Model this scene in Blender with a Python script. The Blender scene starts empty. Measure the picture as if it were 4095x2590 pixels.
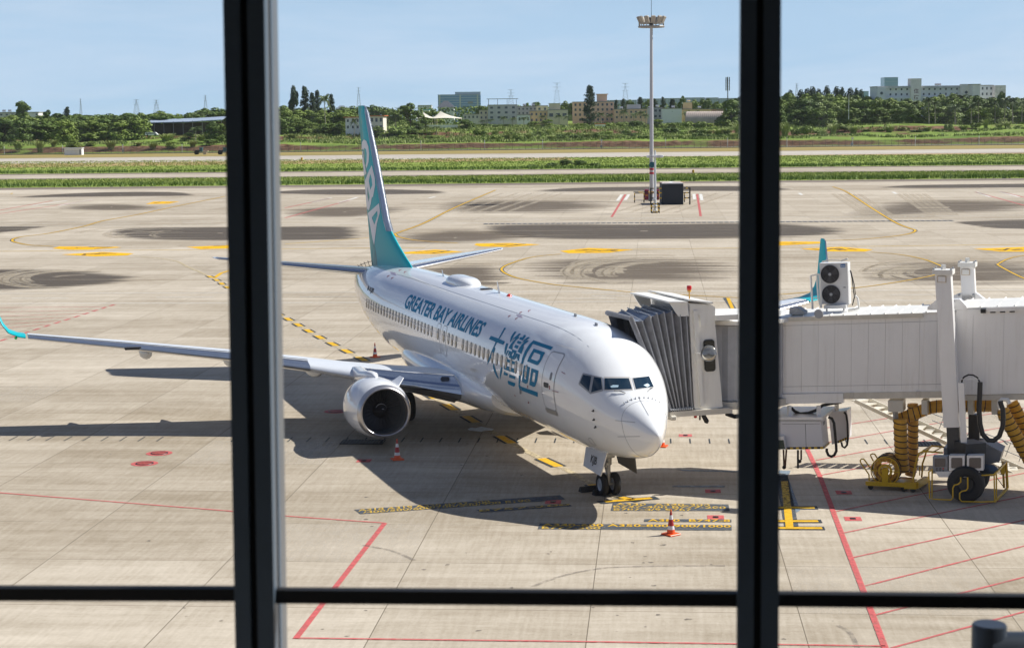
import bpy, bmesh, math, random
from math import sin, cos, pi, radians, sqrt, atan2, tan
from mathutils import Vector, Matrix
from mathutils.bvhtree import BVHTree
random.seed(7)
sc = bpy.context.scene
COL = sc.collection
R_ = radians
# ---------------------------------------------------------------- camera model (also used to turn survey points into places)
PW, PH, PF = 4095.0, 2590.0, 6984.0
CAM = Vector((-45.3, 18.7, 11.42))
YAW, PITCH, ROLL = R_(-17.613), R_(-6.62), -.011
Fw = Vector((cos(PITCH)*cos(YAW), cos(PITCH)*sin(YAW), sin(PITCH)))
_r = Vector((sin(YAW), -cos(YAW), 0)); _u = _r.cross(Fw)
Rt = _r*cos(ROLL)+_u*sin(ROLL); Up = _u*cos(ROLL)-_r*sin(ROLL)
def ray(px, py): return Fw+Rt*((px-PW/2)/PF)-Up*((py-PH/2)/PF)
def G(px, py, z=0.0):
    d = ray(px, py); return CAM+d*((z-CAM.z)/d.z)
def AT(px, py, D): return CAM+ray(px, py)*D
def toY(px, py, y):
    d = ray(px, py); return CAM+d*((y-CAM.y)/d.y)
# apron frame: U runs right along the stands, V runs away from the terminal
AU = R_(-22.3)
Uv = Vector((cos(AU-pi/2), sin(AU-pi/2), 0)); Vv = Vector((cos(AU), sin(AU), 0))
def UV(u, v, z=0.0): return Uv*u+Vv*v+Vector((0, 0, z))
# ---------------------------------------------------------------- materials
def srgb(r, g, b):
    f = lambda c: (c/12.92 if c <= .04045 else ((c+.055)/1.055)**2.4)
    return (f(r/255), f(g/255), f(b/255), 1)
MATS = {}
def mat(name, col, rough=.5, metal=0.0, coat=0.0, noise=0.0, nscale=4.0, emis=None, spec=.5, bump=0.0, bscale=40.0, alpha=1.0):
    if name in MATS: return MATS[name]
    m = bpy.data.materials.new(name); m.use_nodes = True
    nt = m.node_tree; b = nt.nodes['Principled BSDF']
    c = col if len(col) == 4 else (*col, 1)
    b.inputs['Base Color'].default_value = c
    b.inputs['Roughness'].default_value = rough; b.inputs['Metallic'].default_value = metal
    b.inputs['Coat Weight'].default_value = coat; b.inputs['Coat Roughness'].default_value = .05
    b.inputs['Specular IOR Level'].default_value = spec
    if noise > 0:
        tc = nt.nodes.new('ShaderNodeTexCoord'); n = nt.nodes.new('ShaderNodeTexNoise')
        n.inputs['Scale'].default_value = nscale; n.inputs['Detail'].default_value = 6; n.inputs['Roughness'].default_value = .65
        nt.links.new(tc.outputs['Object'], n.inputs['Vector'])
        mx = nt.nodes.new('ShaderNodeMix'); mx.data_type = 'RGBA'
        mx.inputs[6].default_value = tuple(min(1, x*(1+noise)) for x in c[:3])+(1,)
        mx.inputs[7].default_value = tuple(x*(1-noise) for x in c[:3])+(1,)
        cr = nt.nodes.new('ShaderNodeMapRange'); cr.inputs[1].default_value = .3; cr.inputs[2].default_value = .7
        nt.links.new(n.outputs[0], cr.inputs[0]); nt.links.new(cr.outputs[0], mx.inputs[0])
        nt.links.new(mx.outputs[2], b.inputs['Base Color'])
    if bump > 0:
        tc = nt.nodes.new('ShaderNodeTexCoord'); n = nt.nodes.new('ShaderNodeTexNoise')
        n.inputs['Scale'].default_value = bscale; n.inputs['Detail'].default_value = 3
        nt.links.new(tc.outputs['Object'], n.inputs['Vector'])
        bp = nt.nodes.new('ShaderNodeBump'); bp.inputs['Strength'].default_value = bump; bp.inputs['Distance'].default_value = .02
        nt.links.new(n.outputs[0], bp.inputs['Height']); nt.links.new(bp.outputs[0], b.inputs['Normal'])
    if emis:
        b.inputs['Emission Color'].default_value = (*emis[:3], 1); b.inputs['Emission Strength'].default_value = emis[3]
    MATS[name] = m
    return m
# ---------------------------------------------------------------- mesh builder
class MB:
    def __init__(s): s.v = []; s.f = []; s.m = []; s.cur = 0
    def vert(s, p): s.v.append(tuple(p)); return len(s.v)-1
    def face(s, ids): s.f.append(tuple(ids)); s.m.append(s.cur)
    def poly(s, pts): s.face([s.vert(p) for p in pts]); return s
    def box(s, c, size, M=None, bev=0.0):
        c = Vector(c); hx, hy, hz = size[0]/2, size[1]/2, size[2]/2
        if bev > 0:
            b = min(bev, hx*.9, hy*.9, hz*.9); idx = {}
            for sx in (-1, 1):
                for sy in (-1, 1):
                    for sz in (-1, 1):
                        for k, (dx, dy, dz) in enumerate(((0, b, b), (b, 0, b), (b, b, 0))):
                            p = Vector((sx*(hx-dx), sy*(hy-dy), sz*(hz-dz)))
                            idx[(sx, sy, sz, k)] = s.vert((M @ p if M else p)+c)
            q = lambda *a: s.face([idx[t] for t in a])
            for sx in (-1, 1):
                o = [(sx, -1, -1, 0), (sx, 1, -1, 0), (sx, 1, 1, 0), (sx, -1, 1, 0)]; q(*(o if sx > 0 else o[::-1]))
            for sy in (-1, 1):
                o = [(-1, sy, -1, 1), (-1, sy, 1, 1), (1, sy, 1, 1), (1, sy, -1, 1)]; q(*(o if sy > 0 else o[::-1]))
            for sz in (-1, 1):
                o = [(-1, -1, sz, 2), (1, -1, sz, 2), (1, 1, sz, 2), (-1, 1, sz, 2)]; q(*(o if sz > 0 else o[::-1]))
            for a in (-1, 1):
                for d in (-1, 1):
                    q((a, d, -1, 0), (a, d, 1, 0), (a, d, 1, 1), (a, d, -1, 1))
                    q((a, -1, d, 0), (a, 1, d, 0), (a, 1, d, 2), (a, -1, d, 2))
                    q((-1, a, d, 1), (1, a, d, 1), (1, a, d, 2), (-1, a, d, 2))
            for sx in (-1, 1):
                for sy in (-1, 1):
                    for sz in (-1, 1): q((sx, sy, sz, 0), (sx, sy, sz, 1), (sx, sy, sz, 2))
            return s
        i = []
        for sx, sy, sz in ((-1, -1, -1), (1, -1, -1), (1, 1, -1), (-1, 1, -1), (-1, -1, 1), (1, -1, 1), (1, 1, 1), (-1, 1, 1)):
            p = Vector((sx*hx, sy*hy, sz*hz)); i.append(s.vert((M @ p if M else p)+c))
        for a in ((0, 3, 2, 1), (4, 5, 6, 7), (0, 1, 5, 4), (1, 2, 6, 5), (2, 3, 7, 6), (3, 0, 4, 7)): s.face([i[k] for k in a])
        return s
    def tube(s, pts, r, n=8, caps=True):
        pts = [Vector(p) for p in pts]; rs = r if isinstance(r, (list, tuple)) else [r]*len(pts)
        rings = []; last = None
        for k, p in enumerate(pts):
            t = (pts[min(k+1, len(pts)-1)]-pts[max(k-1, 0)])
            if t.length < 1e-9: t = Vector((0, 0, 1))
            t.normalize()
            if last is None:
                a = Vector((0, 0, 1)) if abs(t.z) < .9 else Vector((1, 0, 0)); x = t.cross(a).normalized()
            else: x = (last-t*last.dot(t)).normalized()
            last = x; y = t.cross(x)
            rings.append([s.vert(p+(x*cos(2*pi*j/n)+y*sin(2*pi*j/n))*rs[k]) for j in range(n)])
        for a, b in zip(rings, rings[1:]):
            for j in range(n): s.face((a[j], a[(j+1) % n], b[(j+1) % n], b[j]))
        if caps: s.face(rings[0][::-1]); s.face(rings[-1])
        return s
    def bar(s, a, b, w, h=None, up=None):
        """rectangular bar from a to b, w wide, h high"""
        h = h or w; a = Vector(a); b = Vector(b); t = (b-a).normalized()
        up = Vector(up) if up else (Vector((0, 0, 1)) if abs(t.z) < .95 else Vector((1, 0, 0)))
        x = t.cross(up).normalized(); y = x.cross(t)
        i = [s.vert(p+x*sx*w/2+y*sy*h/2) for p in (a, b) for sx, sy in ((-1, -1), (1, -1), (1, 1), (-1, 1))]
        for q in ((0, 1, 2, 3), (7, 6, 5, 4), (0, 4, 5, 1), (1, 5, 6, 2), (2, 6, 7, 3), (3, 7, 4, 0)): s.face([i[k] for k in q])
        return s
    def lathe(s, prof, o=(0, 0, 0), ax=(0, 0, 1), n=32, a0=0.0, a1=2*pi):
        """prof: (distance along the axis, radius)"""
        o = Vector(o); ax = Vector(ax).normalized(); t = Vector((0, 0, 1)) if abs(ax.z) < .9 else Vector((1, 0, 0))
        x = ax.cross(t).normalized(); y = ax.cross(x); full = abs(a1-a0-2*pi) < 1e-6
        m = n if full else n+1; rings = []
        for h, r in prof: rings.append([s.vert(o+ax*h+(x*cos(a0+(a1-a0)*j/n)+y*sin(a0+(a1-a0)*j/n))*r) for j in range(m)])
        for a, b in zip(rings, rings[1:]):
            for j in range(n): s.face((a[j], a[(j+1) % m], b[(j+1) % m], b[j]))
        return s
    def loft(s, rings, closed=True, cap=True):
        ids = [[s.vert(p) for p in r] for r in rings]; n = len(ids[0])
        for a, b in zip(ids, ids[1:]):
            for j in range(n if closed else n-1): s.face((a[j], a[(j+1) % n], b[(j+1) % n], b[j]))
        if cap and closed: s.face(ids[0][::-1]); s.face(ids[-1])
        return s
    def prism(s, pts, d):
        """extrude a flat polygon by the vector d"""
        d = Vector(d); a = [s.vert(p) for p in pts]; b = [s.vert(Vector(p)+d) for p in pts]; n = len(a)
        s.face(a[::-1]); s.face(b)
        for j in range(n): s.face((a[j], a[(j+1) % n], b[(j+1) % n], b[j]))
        return s
    def build(s, name, mats, parent=None, smooth=None, loc=None, fix=True):
        me = bpy.data.meshes.new(name); me.from_pydata(s.v, [], s.f)
        mats = mats if isinstance(mats, (list, tuple)) else [mats]
        for m in mats: me.materials.append(m)
        if len(mats) > 1:
            for p, k in zip(me.polygons, s.m): p.material_index = k
        if fix:
            bm = bmesh.new(); bm.from_mesh(me)
            bmesh.ops.recalc_face_normals(bm, faces=bm.faces); bm.to_mesh(me); bm.free()
        if smooth:
            me.polygons.foreach_set('use_smooth', [True]*len(me.polygons))
            me.set_sharp_from_angle(angle=R_(smooth))
        me.update()
        o = bpy.data.objects.new(name, me); COL.objects.link(o)
        if parent: o.parent = parent
        if loc: o.location = loc
        return o
def tag(o, label, cat, group=None):
    o['label'] = label; o['category'] = cat
    if group: o['group'] = group
    return o
def thing(name, label, cat, loc=(0, 0, 0), rz=0.0, group=None):
    o = bpy.data.objects.new(name, None); COL.objects.link(o); o.location = loc; o.rotation_euler = (0, 0, rz)
    o.empty_display_size = .2
    return tag(o, label, cat, group)
def struct(o): o['kind'] = 'structure'; return o
def stuff(o): o['kind'] = 'stuff'; return o
def copy_tree(o, parent=None):
    c = o.copy(); COL.objects.link(c)
    if parent: c.parent = parent
    for ch in o.children: copy_tree(ch, c)
    return c
# ---------------------------------------------------------------- text as mesh
_tc = {}
def text_mesh(s, bold=0.0):
    """2D triangles of a text, unit cap height, origin bottom left -> (verts, faces, width)"""
    k = (s, bold)
    if k in _tc: return _tc[k]
    cu = bpy.data.curves.new('t', 'FONT'); cu.body = s; cu.size = 1.0; cu.resolution_u = 3; cu.offset = bold
    o = bpy.data.objects.new('t', cu); COL.objects.link(o)
    bpy.context.view_layer.update()
    me = bpy.data.meshes.new_from_object(o.evaluated_get(bpy.context.evaluated_depsgraph_get()))
    vs = [(v.co.x, v.co.y) for v in me.vertices]; fs = [tuple(p.vertices) for p in me.polygons]
    bpy.data.objects.remove(o); bpy.data.curves.remove(cu); bpy.data.meshes.remove(me)
    x0 = min(v[0] for v in vs); x1 = max(v[0] for v in vs); y0 = min(v[1] for v in vs); y1 = max(v[1] for v in vs)
    _tc[k] = ([((x-x0)/(x1-x0), (y-y0)/(y1-y0)) for x, y in vs], fs, (x1-x0)/(y1-y0))
    return _tc[k]
def flat_mesh(polys, cut=None, holes=()):
    """fill 2D polygons (with holes) and cut them into a grid -> verts2d, faces"""
    bm = bmesh.new()
    for P in polys:
        # each entry: [outer] or [outer, hole, ...]
        edges = []
        for loop in P:
            vs = [bm.verts.new((x, y, 0)) for x, y in loop]
            edges += [bm.edges.new((vs[i], vs[(i+1) % len(vs)])) for i in range(len(vs))]
        bmesh.ops.triangle_fill(bm, edges=edges, use_beauty=True, use_dissolve=False)
    if cut:
        xs = [v.co.x for v in bm.verts]; ys = [v.co.y for v in bm.verts]
        for ax, lo, hi in ((0, min(xs), max(xs)), (1, min(ys), max(ys))):
            n = int((hi-lo)/cut)
            for k in range(1, n+1):
                co = Vector((0, 0, 0)); co[ax] = lo+k*cut; no = Vector((0, 0, 0)); no[ax] = 1
                bmesh.ops.bisect_plane(bm, geom=bm.verts[:]+bm.edges[:]+bm.faces[:], plane_co=co, plane_no=no)
    bm.verts.ensure_lookup_table(); bm.verts.index_update()
    V = [(v.co.x, v.co.y) for v in bm.verts]; F = [tuple(v.index for v in f.verts) for f in bm.faces]; bm.free()
    return V, F
def cut_mesh(V, F, cut):
    bm = bmesh.new(); vs = [bm.verts.new((x, y, 0)) for x, y in V]
    for f in F:
        try: bm.faces.new([vs[i] for i in f])
        except ValueError: pass
    for ax in (0, 1):
        n = int(1/cut[ax])
        for k in range(1, n+1):
            co = Vector((0, 0, 0)); co[ax] = k*cut[ax]; no = Vector((0, 0, 0)); no[ax] = 1
            bmesh.ops.bisect_plane(bm, geom=bm.verts[:]+bm.edges[:]+bm.faces[:], plane_co=co, plane_no=no)
    bm.verts.index_update(); V = [(v.co.x, v.co.y) for v in bm.verts]; F = [tuple(v.index for v in f.verts) for f in bm.faces]; bm.free()
    return V, F
def bil(q, s, t):
    """q = bottom-left, bottom-right, top-left, top-right"""
    a, b, c, d = [Vector(p) for p in q]
    return (a*(1-s)+b*s)*(1-t)+(c*(1-s)+d*s)*t
M = dict(
    white=mat('white_paint', (.80, .81, .83), .16, coat=.6),
    wing=mat('wing_grey_paint', (.62, .65, .70), .32, noise=.04, nscale=1.5),
    silver=mat('bare_aluminium', (.74, .75, .77), .28, 1.0, noise=.06, nscale=2),
    polish=mat('polished_aluminium', (.70, .71, .73), .17, 1.0),
    liprg=mat('engine_lip_metal', (.52, .50, .50), .33, .9, noise=.08, nscale=6),
    teal=mat('teal_paint', (.0, .40, .46), .4, spec=.3),
    blue=mat('blue_lettering', (.0, .19, .36), .5, spec=.15),
    dark=mat('dark_rubber', (.012, .012, .014), .7),
    black=mat('black_line', (.02, .02, .025), .5),
    grey=mat('seal_grey', (.22, .23, .25), .5),
    mid=mat('mid_grey', (.35, .36, .38), .45),
    glass=mat('cockpit_glass', (.01, .03, .055), .06, coat=.3),
    hub=mat('wheel_hub', (.45, .47, .5), .45, .3),
    strut=mat('gear_strut', (.42, .43, .45), .4, .3),
    letter=mat('pale_lettering', (.74, .75, .80), .4, spec=.3),
    red=mat('red_lens', (.6, .02, .02), .2),
)
# ================================================================ the airliner
XS = [0, .06, .2, .45, .8, 1.2, 1.6, 1.9, 2.3, 2.75, 3.3, 4.0, 5.0, 6.2, 7.5, 24, 26, 28, 30, 32, 34, 36, 37.3, 37.7]
TOP = [2.5, 2.61, 2.73, 2.91, 3.13, 3.34, 3.55, 3.76, 4.10, 4.44, 4.74, 4.97, 5.13, 5.20, 5.22, 5.22, 5.20, 5.17, 5.10, 5.00, 4.84, 4.62, 4.40, 4.25]
BOT = [2.5, 2.32, 2.14, 1.95, 1.78, 1.66, 1.58, 1.53, 1.48, 1.44, 1.40, 1.37, 1.35, 1.35, 1.35, 1.35, 1.40, 1.58, 1.90, 2.32, 2.80, 3.28, 3.62, 3.75]
HW = [0.0, .11, .22, .37, .56, .77, .97, 1.10, 1.26, 1.41, 1.56, 1.70, 1.81, 1.86, 1.88, 1.88, 1.88, 1.84, 1.72, 1.50, 1.18, .76, .40, .2]
ZC = [2.5, 2.5, 2.52, 2.58, 2.66, 2.76, 2.86, 2.94, 3.04, 3.14, 3.24, 3.33, 3.40, 3.44, 3.45, 3.45, 3.46, 3.50, 3.60, 3.74, 3.90, 4.0, 4.03, 4.0]
def pch(ys, x, xs=XS):
    i = 0
    while i < len(xs)-2 and x > xs[i+1]: i += 1
    h = [xs[k+1]-xs[k] for k in range(len(xs)-1)]; d = [(ys[k+1]-ys[k])/h[k] for k in range(len(h))]
    def m(k):
        if k == 0: return d[0]
        if k == len(xs)-1: return d[-1]
        if d[k-1]*d[k] <= 0: return 0
        return 2*d[k-1]*d[k]/(d[k-1]+d[k])
    t = (x-xs[i])/h[i]
    return ys[i]*(1+2*t)*(1-t)**2+m(i)*h[i]*t*(1-t)**2+ys[i+1]*t*t*(3-2*t)+m(i+1)*h[i]*t*t*(t-1)
def fsec(x): return pch(HW, x), pch(ZC, x), pch(TOP, x), pch(BOT, x)
def fpt(x, th):
    w, zc, t, b = fsec(x); c, s_ = cos(th), sin(th)
    return Vector((x, w*c, zc+((t-zc) if s_ > 0 else (zc-b))*s_))
plane = thing('passenger_jet', 'white twin engine airliner with teal tail and blue lettering parked nose toward the terminal', 'airliner')
def fus_rings(x0, x1, n, N=96):
    return [[fpt(x, 2*pi*j/N) for j in range(N)] for x in [x0+(x1-x0)*k/n for k in range(n+1)]]
mb = MB()
xs_ = [.004, .02, .05, .09, .14]+[.2+.08*k for k in range(36)]+[3.1+.35*k for k in range(99)]
xs_ = [x for x in xs_ if x < 37.6]+[37.7]
mb.loft([[fpt(x, 2*pi*j/96) for j in range(96)] for x in xs_])
def panel_paint():
    """white paint with faint frame and lap lines"""
    m = mat('fuselage_paint', (.88, .89, .90), .10, coat=.5); nt = m.node_tree; b = nt.nodes['Principled BSDF']
    tc = nt.nodes.new('ShaderNodeTexCoord'); n = nt.nodes.new('ShaderNodeTexNoise'); n.inputs['Scale'].default_value = .9; n.inputs['Detail'].default_value = 3
    nt.links.new(tc.outputs['Object'], n.inputs['Vector'])
    bp = nt.nodes.new('ShaderNodeBump'); bp.inputs['Strength'].default_value = .35; bp.inputs['Distance'].default_value = .012
    w = nt.nodes.new('ShaderNodeTexWave'); w.wave_type = 'BANDS'; w.bands_direction = 'X'; w.inputs['Scale'].default_value = .62; w.inputs['Distortion'].default_value = .4
    nt.links.new(tc.outputs['Object'], w.inputs['Vector'])
    ad = nt.nodes.new('ShaderNodeMath'); ad.operation = 'MULTIPLY_ADD'; ad.inputs[1].default_value = .12
    nt.links.new(w.outputs[1], ad.inputs[0]); nt.links.new(n.outputs[0], ad.inputs[2])
    nt.links.new(ad.outputs[0], bp.inputs['Height']); nt.links.new(bp.outputs[0], b.inputs['Normal'])
    return m
M['fus'] = panel_paint()
fus = mb.build('fuselage', M['fus'], plane, smooth=50)
BV = BVHTree.FromPolygons([Vector(v) for v in mb.v], mb.f)
def fhit(px, py, bv=None):
    h = (bv or BV).ray_cast(CAM, ray(px, py).normalized()); return h[0], h[1]
def hit_xt(px, py):
    p, n = fhit(px, py)
    if p is None: raise ValueError('miss %s %s' % (px, py))
    w, zc, t, b = fsec(p.x); a = (t-zc) if p.z > zc else (zc-b)
    return (p.x, atan2((p.z-zc)/a, p.y/w))
def fnorm(x, th):
    e = .01; a = fpt(x+e, th)-fpt(x-e, th); b = fpt(x, th+e)-fpt(x, th-e); n = a.cross(b).normalized()
    c = fpt(x, th)-Vector((x, 0, fsec(x)[1])); return n if n.dot(c) > 0 else -n
def on_fus(x, th, off): return fpt(x, th)+fnorm(x, th)*off
def decal_px(name, polys, m, off=.006, cut=8, parent=None, bv=None):
    """filled shapes surveyed on the skin"""
    V, F = flat_mesh(polys, cut); mb = MB(); ok = {}
    for i, (x, y) in enumerate(V):
        p, n = fhit(x, y, bv)
        if p is None: continue
        if n.dot(CAM-p) < 0: n = -n
        ok[i] = mb.vert(p+n*off)
    for f in F:
        if all(k in ok for k in f): mb.face([ok[k] for k in f])
    return mb.build(name, m, parent or plane, smooth=60, fix=False)
def decal_xt(name, polys, m, off=.006, parent=None, cut=.12, build=True, mb=None):
    """shapes in (x, height z) pushed out on the starboard skin"""
    V, F = flat_mesh(polys, cut); mb = mb or MB(); ids = []
    for x, z in V:
        w, zc, t, b = fsec(x); a = (t-zc) if z > zc else (zc-b); q = max(-.999, min(.999, (z-zc)/a)); th = math.asin(q)
        ids.append(mb.vert(on_fus(x, th, off)))
    for f in F: mb.face([ids[k] for k in f])
    return mb.build(name, m, parent or plane, smooth=60, fix=False) if build else mb
def rrect(cx, cy, w, h, r, n=5):
    P = []
    for sx, sy, a in ((1, 1, 0), (-1, 1, 90), (-1, -1, 180), (1, -1, 270)):
        for k in range(n+1):
            t = R_(a+90*k/n); P.append((cx+sx*(w/2-r)+r*cos(t), cy+sy*(h/2-r)+r*sin(t)))
    return P
def text_fus(name, s, quad_px, m, bold=.0, off=.008, parent=None, cut=(.02, .12)):
    q = [hit_xt(*p) for p in quad_px]; q = [(x, t, 0) for x, t in q]
    V, F, w = text_mesh(s, bold); V, F = cut_mesh(V, F, cut); mb = MB()
    for u, v in V:
        p = bil(q, u, v); mb.vert(on_fus(p.x, p.y, off))
    for f in F: mb.face(f)
    return mb.build(name, m, parent or plane, smooth=60, fix=False)
CB = lambda pts: [(1350+x*.4596, 950+y*.4596) for x, y in pts]
C7 = lambda pts: [(1950+x*.2299, 1300+y*.2299) for x, y in pts]
# airline name
text_fus('airline_lettering', 'GREATER BAY AIRLINES', CB([(575, 612), (1222, 872), (628, 488), (1308, 742)]), M['blue'], bold=.028)
text_fus('registration_lettering', 'B-KJB', CB([(256, 468), (302, 497), (268, 418), (323, 445)]), M['black'], bold=.02, cut=(.1, .3))
# large characters
CH = [
 [C7([(60,185),(190,232),(292,45),(320,55),(285,105),(235,195),(205,240),(303,285),(275,342),(165,300),(120,385),(135,392),(130,430),(105,500),(85,520),(40,610),(0,690),(0,640),(30,560),(70,450),(112,360),(140,290),(23,242)])],
 [C7([(100,660),(118,690),(145,790),(192,910),(192,938),(150,880),(115,800),(95,720)])],
 [C7([(232,735),(262,735),(255,800),(232,890),(222,948),(215,900),(218,820)])],
 [C7([(475,110),(503,115),(460,180),(425,250),(400,300),(393,280),(405,210),(440,150)])],
 [C7([(552,145),(580,155),(500,235),(455,240),(420,300),(445,235),(500,185)])],
 [C7([(535,205),(558,212),(500,262),(440,345),(430,430),(365,400),(395,340),(435,290),(480,240)])],
 [C7([(632,165),(667,178),(650,215),(632,240),(612,270),(550,245),(575,205),(610,210)])],
 [C7([(530,268),(595,292),(570,335),(507,308)])],
 [C7([(490,340),(545,362),(520,415),(463,385)])],
 [C7([(705,203),(738,215),(640,290),(605,300),(575,360),(600,300),(640,250)])],
 [C7([(690,262),(720,275),(640,340),(610,400),(640,365),(590,500),(520,460),(560,385),(600,330),(640,290)])],
 [C7([(325,312),(360,322),(330,440),(305,520),(293,480),(300,400)])],
 [C7([(350,432),(375,438),(345,500),(310,552),(325,490)])],
 [C7([(380,445),(400,450),(385,500),(348,545),(365,490)])],
 [C7([(400,450),(418,455),(395,560),(370,565),(385,510)])],
 [C7([(435,420),(510,448),(480,530),(455,600),(390,570),(410,500)]), C7([(440,475),(462,483),(440,535),(420,528)])],
 [C7([(500,485),(530,495),(505,560),(462,605),(480,545)])],
 [C7([(530,498),(565,510),(545,620),(520,612),(540,560),(505,600)])],
 [C7([(318,575),(520,650),(505,700),(320,630)])],
 [C7([(290,690),(480,760),(470,830),(280,760)])],
 [C7([(285,800),(355,840),(350,880),(280,860)])],
 [C7([(380,850),(485,890),(480,940),(375,905)])],
 [C7([(355,960),(485,1005),(480,1050),(460,1066),(365,1025),(352,990)])],
 [C7([(800,262),(1142,382),(1098,435),(790,325),(690,480),(640,590),(618,675),(585,665),(600,580),(650,450),(730,330)])],
 [C7([(805,406),(1002,475),(930,620),(885,688),(860,695),(690,630),(720,550)]), C7([(815,472),(920,512),(905,590),(865,625),(755,582)])],
 [C7([(635,695),(740,730),(715,900),(700,1000),(670,1018),(600,985),(610,850)]), C7([(668,900),(690,760),(655,750),(640,900),(640,930),(670,940)])],
 [C7([(765,745),(888,790),(865,960),(830,1065),(800,1072),(728,1035),(745,880)]), C7([(795,815),(835,832),(815,990),(768,975)])],
 [C7([(545,870),(580,880),(570,1000),(560,1030),(580,1062),(875,1165),(875,1245),(560,1120),(540,1060)])],
]
decal_px('character_lettering', CH, M['blue'], off=.008, cut=6)
# cabin windows
WINZ = 3.61
wx = [17.70+.5083*i for i in range(23)]
px_ex = [16.78, 15.98]
fr = [15.35, 14.86, 14.35]
wx2 = [6.36+.5083*i for i in range(15)]
Mskypane = mat('cabin_pane_sky_tint', (.26, .31, .36), .12, coat=.2)  # pale blue paints the sky's reflection into the pane colour
rwn = random.Random(4)
Mbl = mat('window_blind', (.40, .34, .25), .35)
for x in wx+px_ex+fr+wx2:
    w = decal_xt('cabin_window', [[rrect(x, WINZ, 0.26, .42, .125)]], M['grey'], .007, cut=.3)
    decal_xt('pane', [[rrect(x, WINZ, 0.20, .35, .098)]], Mskypane, .011, parent=w, cut=.3)
    bh = rwn.uniform(-.09, .06)
    P = sorted([p for p in rrect(x, WINZ, 0.20, .35, .098) if p[1] <= WINZ+min(bh, -.03)]+[(x-.1, WINZ+bh), (x+.1, WINZ+bh)], key=lambda p: atan2(p[1]-(WINZ-.09), p[0]-x))
    decal_xt('window_blind', [[P]], Mbl, .015, parent=w, cut=.3)
# doors
def outline(name, cx, cz, w, h, r, lw, m, par=None, off=.009):
    return decal_xt(name, [[rrect(cx, cz, w, h, r), rrect(cx, cz, w-2*lw, h-2*lw, r-lw)]], m, off, parent=par, cut=.15)
door = decal_xt('service_door', [[rrect(4.52, 3.54, .84, 1.72, .13)]], M['fus'], .006)
outline('door_seal', 4.52, 3.54, .88, 1.76, .15, .034, M['mid'], door)
decal_xt('door_window', [[rrect(4.36, 3.72, .13, .24, .06)]], M['grey'], .012, parent=door)
decal_xt('door_handle', [[rrect(4.62, 3.42, .36, .15, .05)]], M['black'], .012, parent=door)
decal_xt('door_sill', [[[(4.1, 2.60), (4.12, 2.67), (4.95, 2.67), (4.97, 2.60), (4.93, 2.53), (4.14, 2.53)]]], mat('sill_metal', (.42, .40, .36), .5, .4), .02, parent=door)
for x in px_ex:
    ex = decal_xt('overwing_exit', [[rrect(x, 3.45, .52, 1.10, .12), rrect(x, WINZ, .31, .45, .15)]], M['fus'], .0045)
    outline('exit_seal', x, 3.45, .54, 1.12, .14, .026, M['mid'], ex, .007)
# rain gutter over the door
decal_xt('door_gutter', [[[(4.0, 4.56), (5.0, 4.60), (5.0, 4.63), (4.0, 4.59)]]], mat('gutter', (.9, .9, .9), .3), .025)
# cockpit windows (frame below, pane on top)
CW = lambda pts: [(2300+x*.2626, 1450+y*.2626) for x, y in pts]
for fr_, pn in (([(435, 212), (830, 212), (850, 240), (885, 420), (440, 425)], [(450, 238), (815, 238), (868, 405), (450, 410)]),
                ([(862, 225), (1128, 198), (1150, 215), (1205, 372), (910, 412)], [(878, 238), (1122, 206), (1193, 368), (925, 402)]),
                ([(262, 190), (405, 218), (415, 230), (430, 420), (415, 432), (235, 478), (222, 468)], [(288, 218), (398, 236), (413, 405), (247, 452)]),
                ([(128, 155), (258, 188), (230, 470), (60, 335), (55, 312), (112, 168)], [(125, 184), (248, 208), (213, 432), (78, 305)])):
    f_ = decal_px('cockpit_window', [[CW(fr_)]], M['mid'] if fr_[0][0] < 400 else mat('windscreen_frame', (.62, .6, .58), .35), .010, 5)
    decal_px('pane', [[CW(pn)]], M['glass'], .016, 5, parent=f_)
for L in ([(2440, 1546), (2452, 1540), (2474, 1541), (2472, 1549), (2446, 1551)], [(2572, 1541), (2588, 1534), (2598, 1541), (2588, 1549)]): decal_px('dashboard_paper', [[L]], mat('paper', (.45, .62, .72), .5), .020, 4)
for L in ([(2551, 1586), (2553, 1585), (2595, 1660), (2593, 1661)], [(2460, 1679), (2540, 1687), (2540, 1689), (2460, 1681)], [(2470, 1744), (2560, 1743), (2560, 1745), (2470, 1746)]): decal_px('lightning_strip', [[L]], M['mid'], .006, 10)
for x_, y_ in ((2079, 1248), (2113, 1241), (2034, 1262), (2062, 1272), (1596, 1079), (1617, 1086), (1550, 1102), (1566, 1110)):
    decal_px('red_corner_mark', [[[(x_, y_), (x_+9, y_-2), (x_+9, y_), (x_+3, y_+1.5), (x_+1, y_+6), (x_-1, y_+6)]]], mat('stencil_red', (.28, .05, .06), .5), .006, 10)
for x_, y_ in ((2075, 1260), (1570, 1090)):
    for k in range(3): decal_px('stencil_line', [[[(x_-9+k*2, y_-3+k*4), (x_+12+k*2, y_+1+k*4), (x_+12+k*2, y_+2.6+k*4), (x_-9+k*2, y_-1.4+k*4)]]], mat('stencil_violet', (.30, .22, .34), .5), .006, 10)
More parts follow.
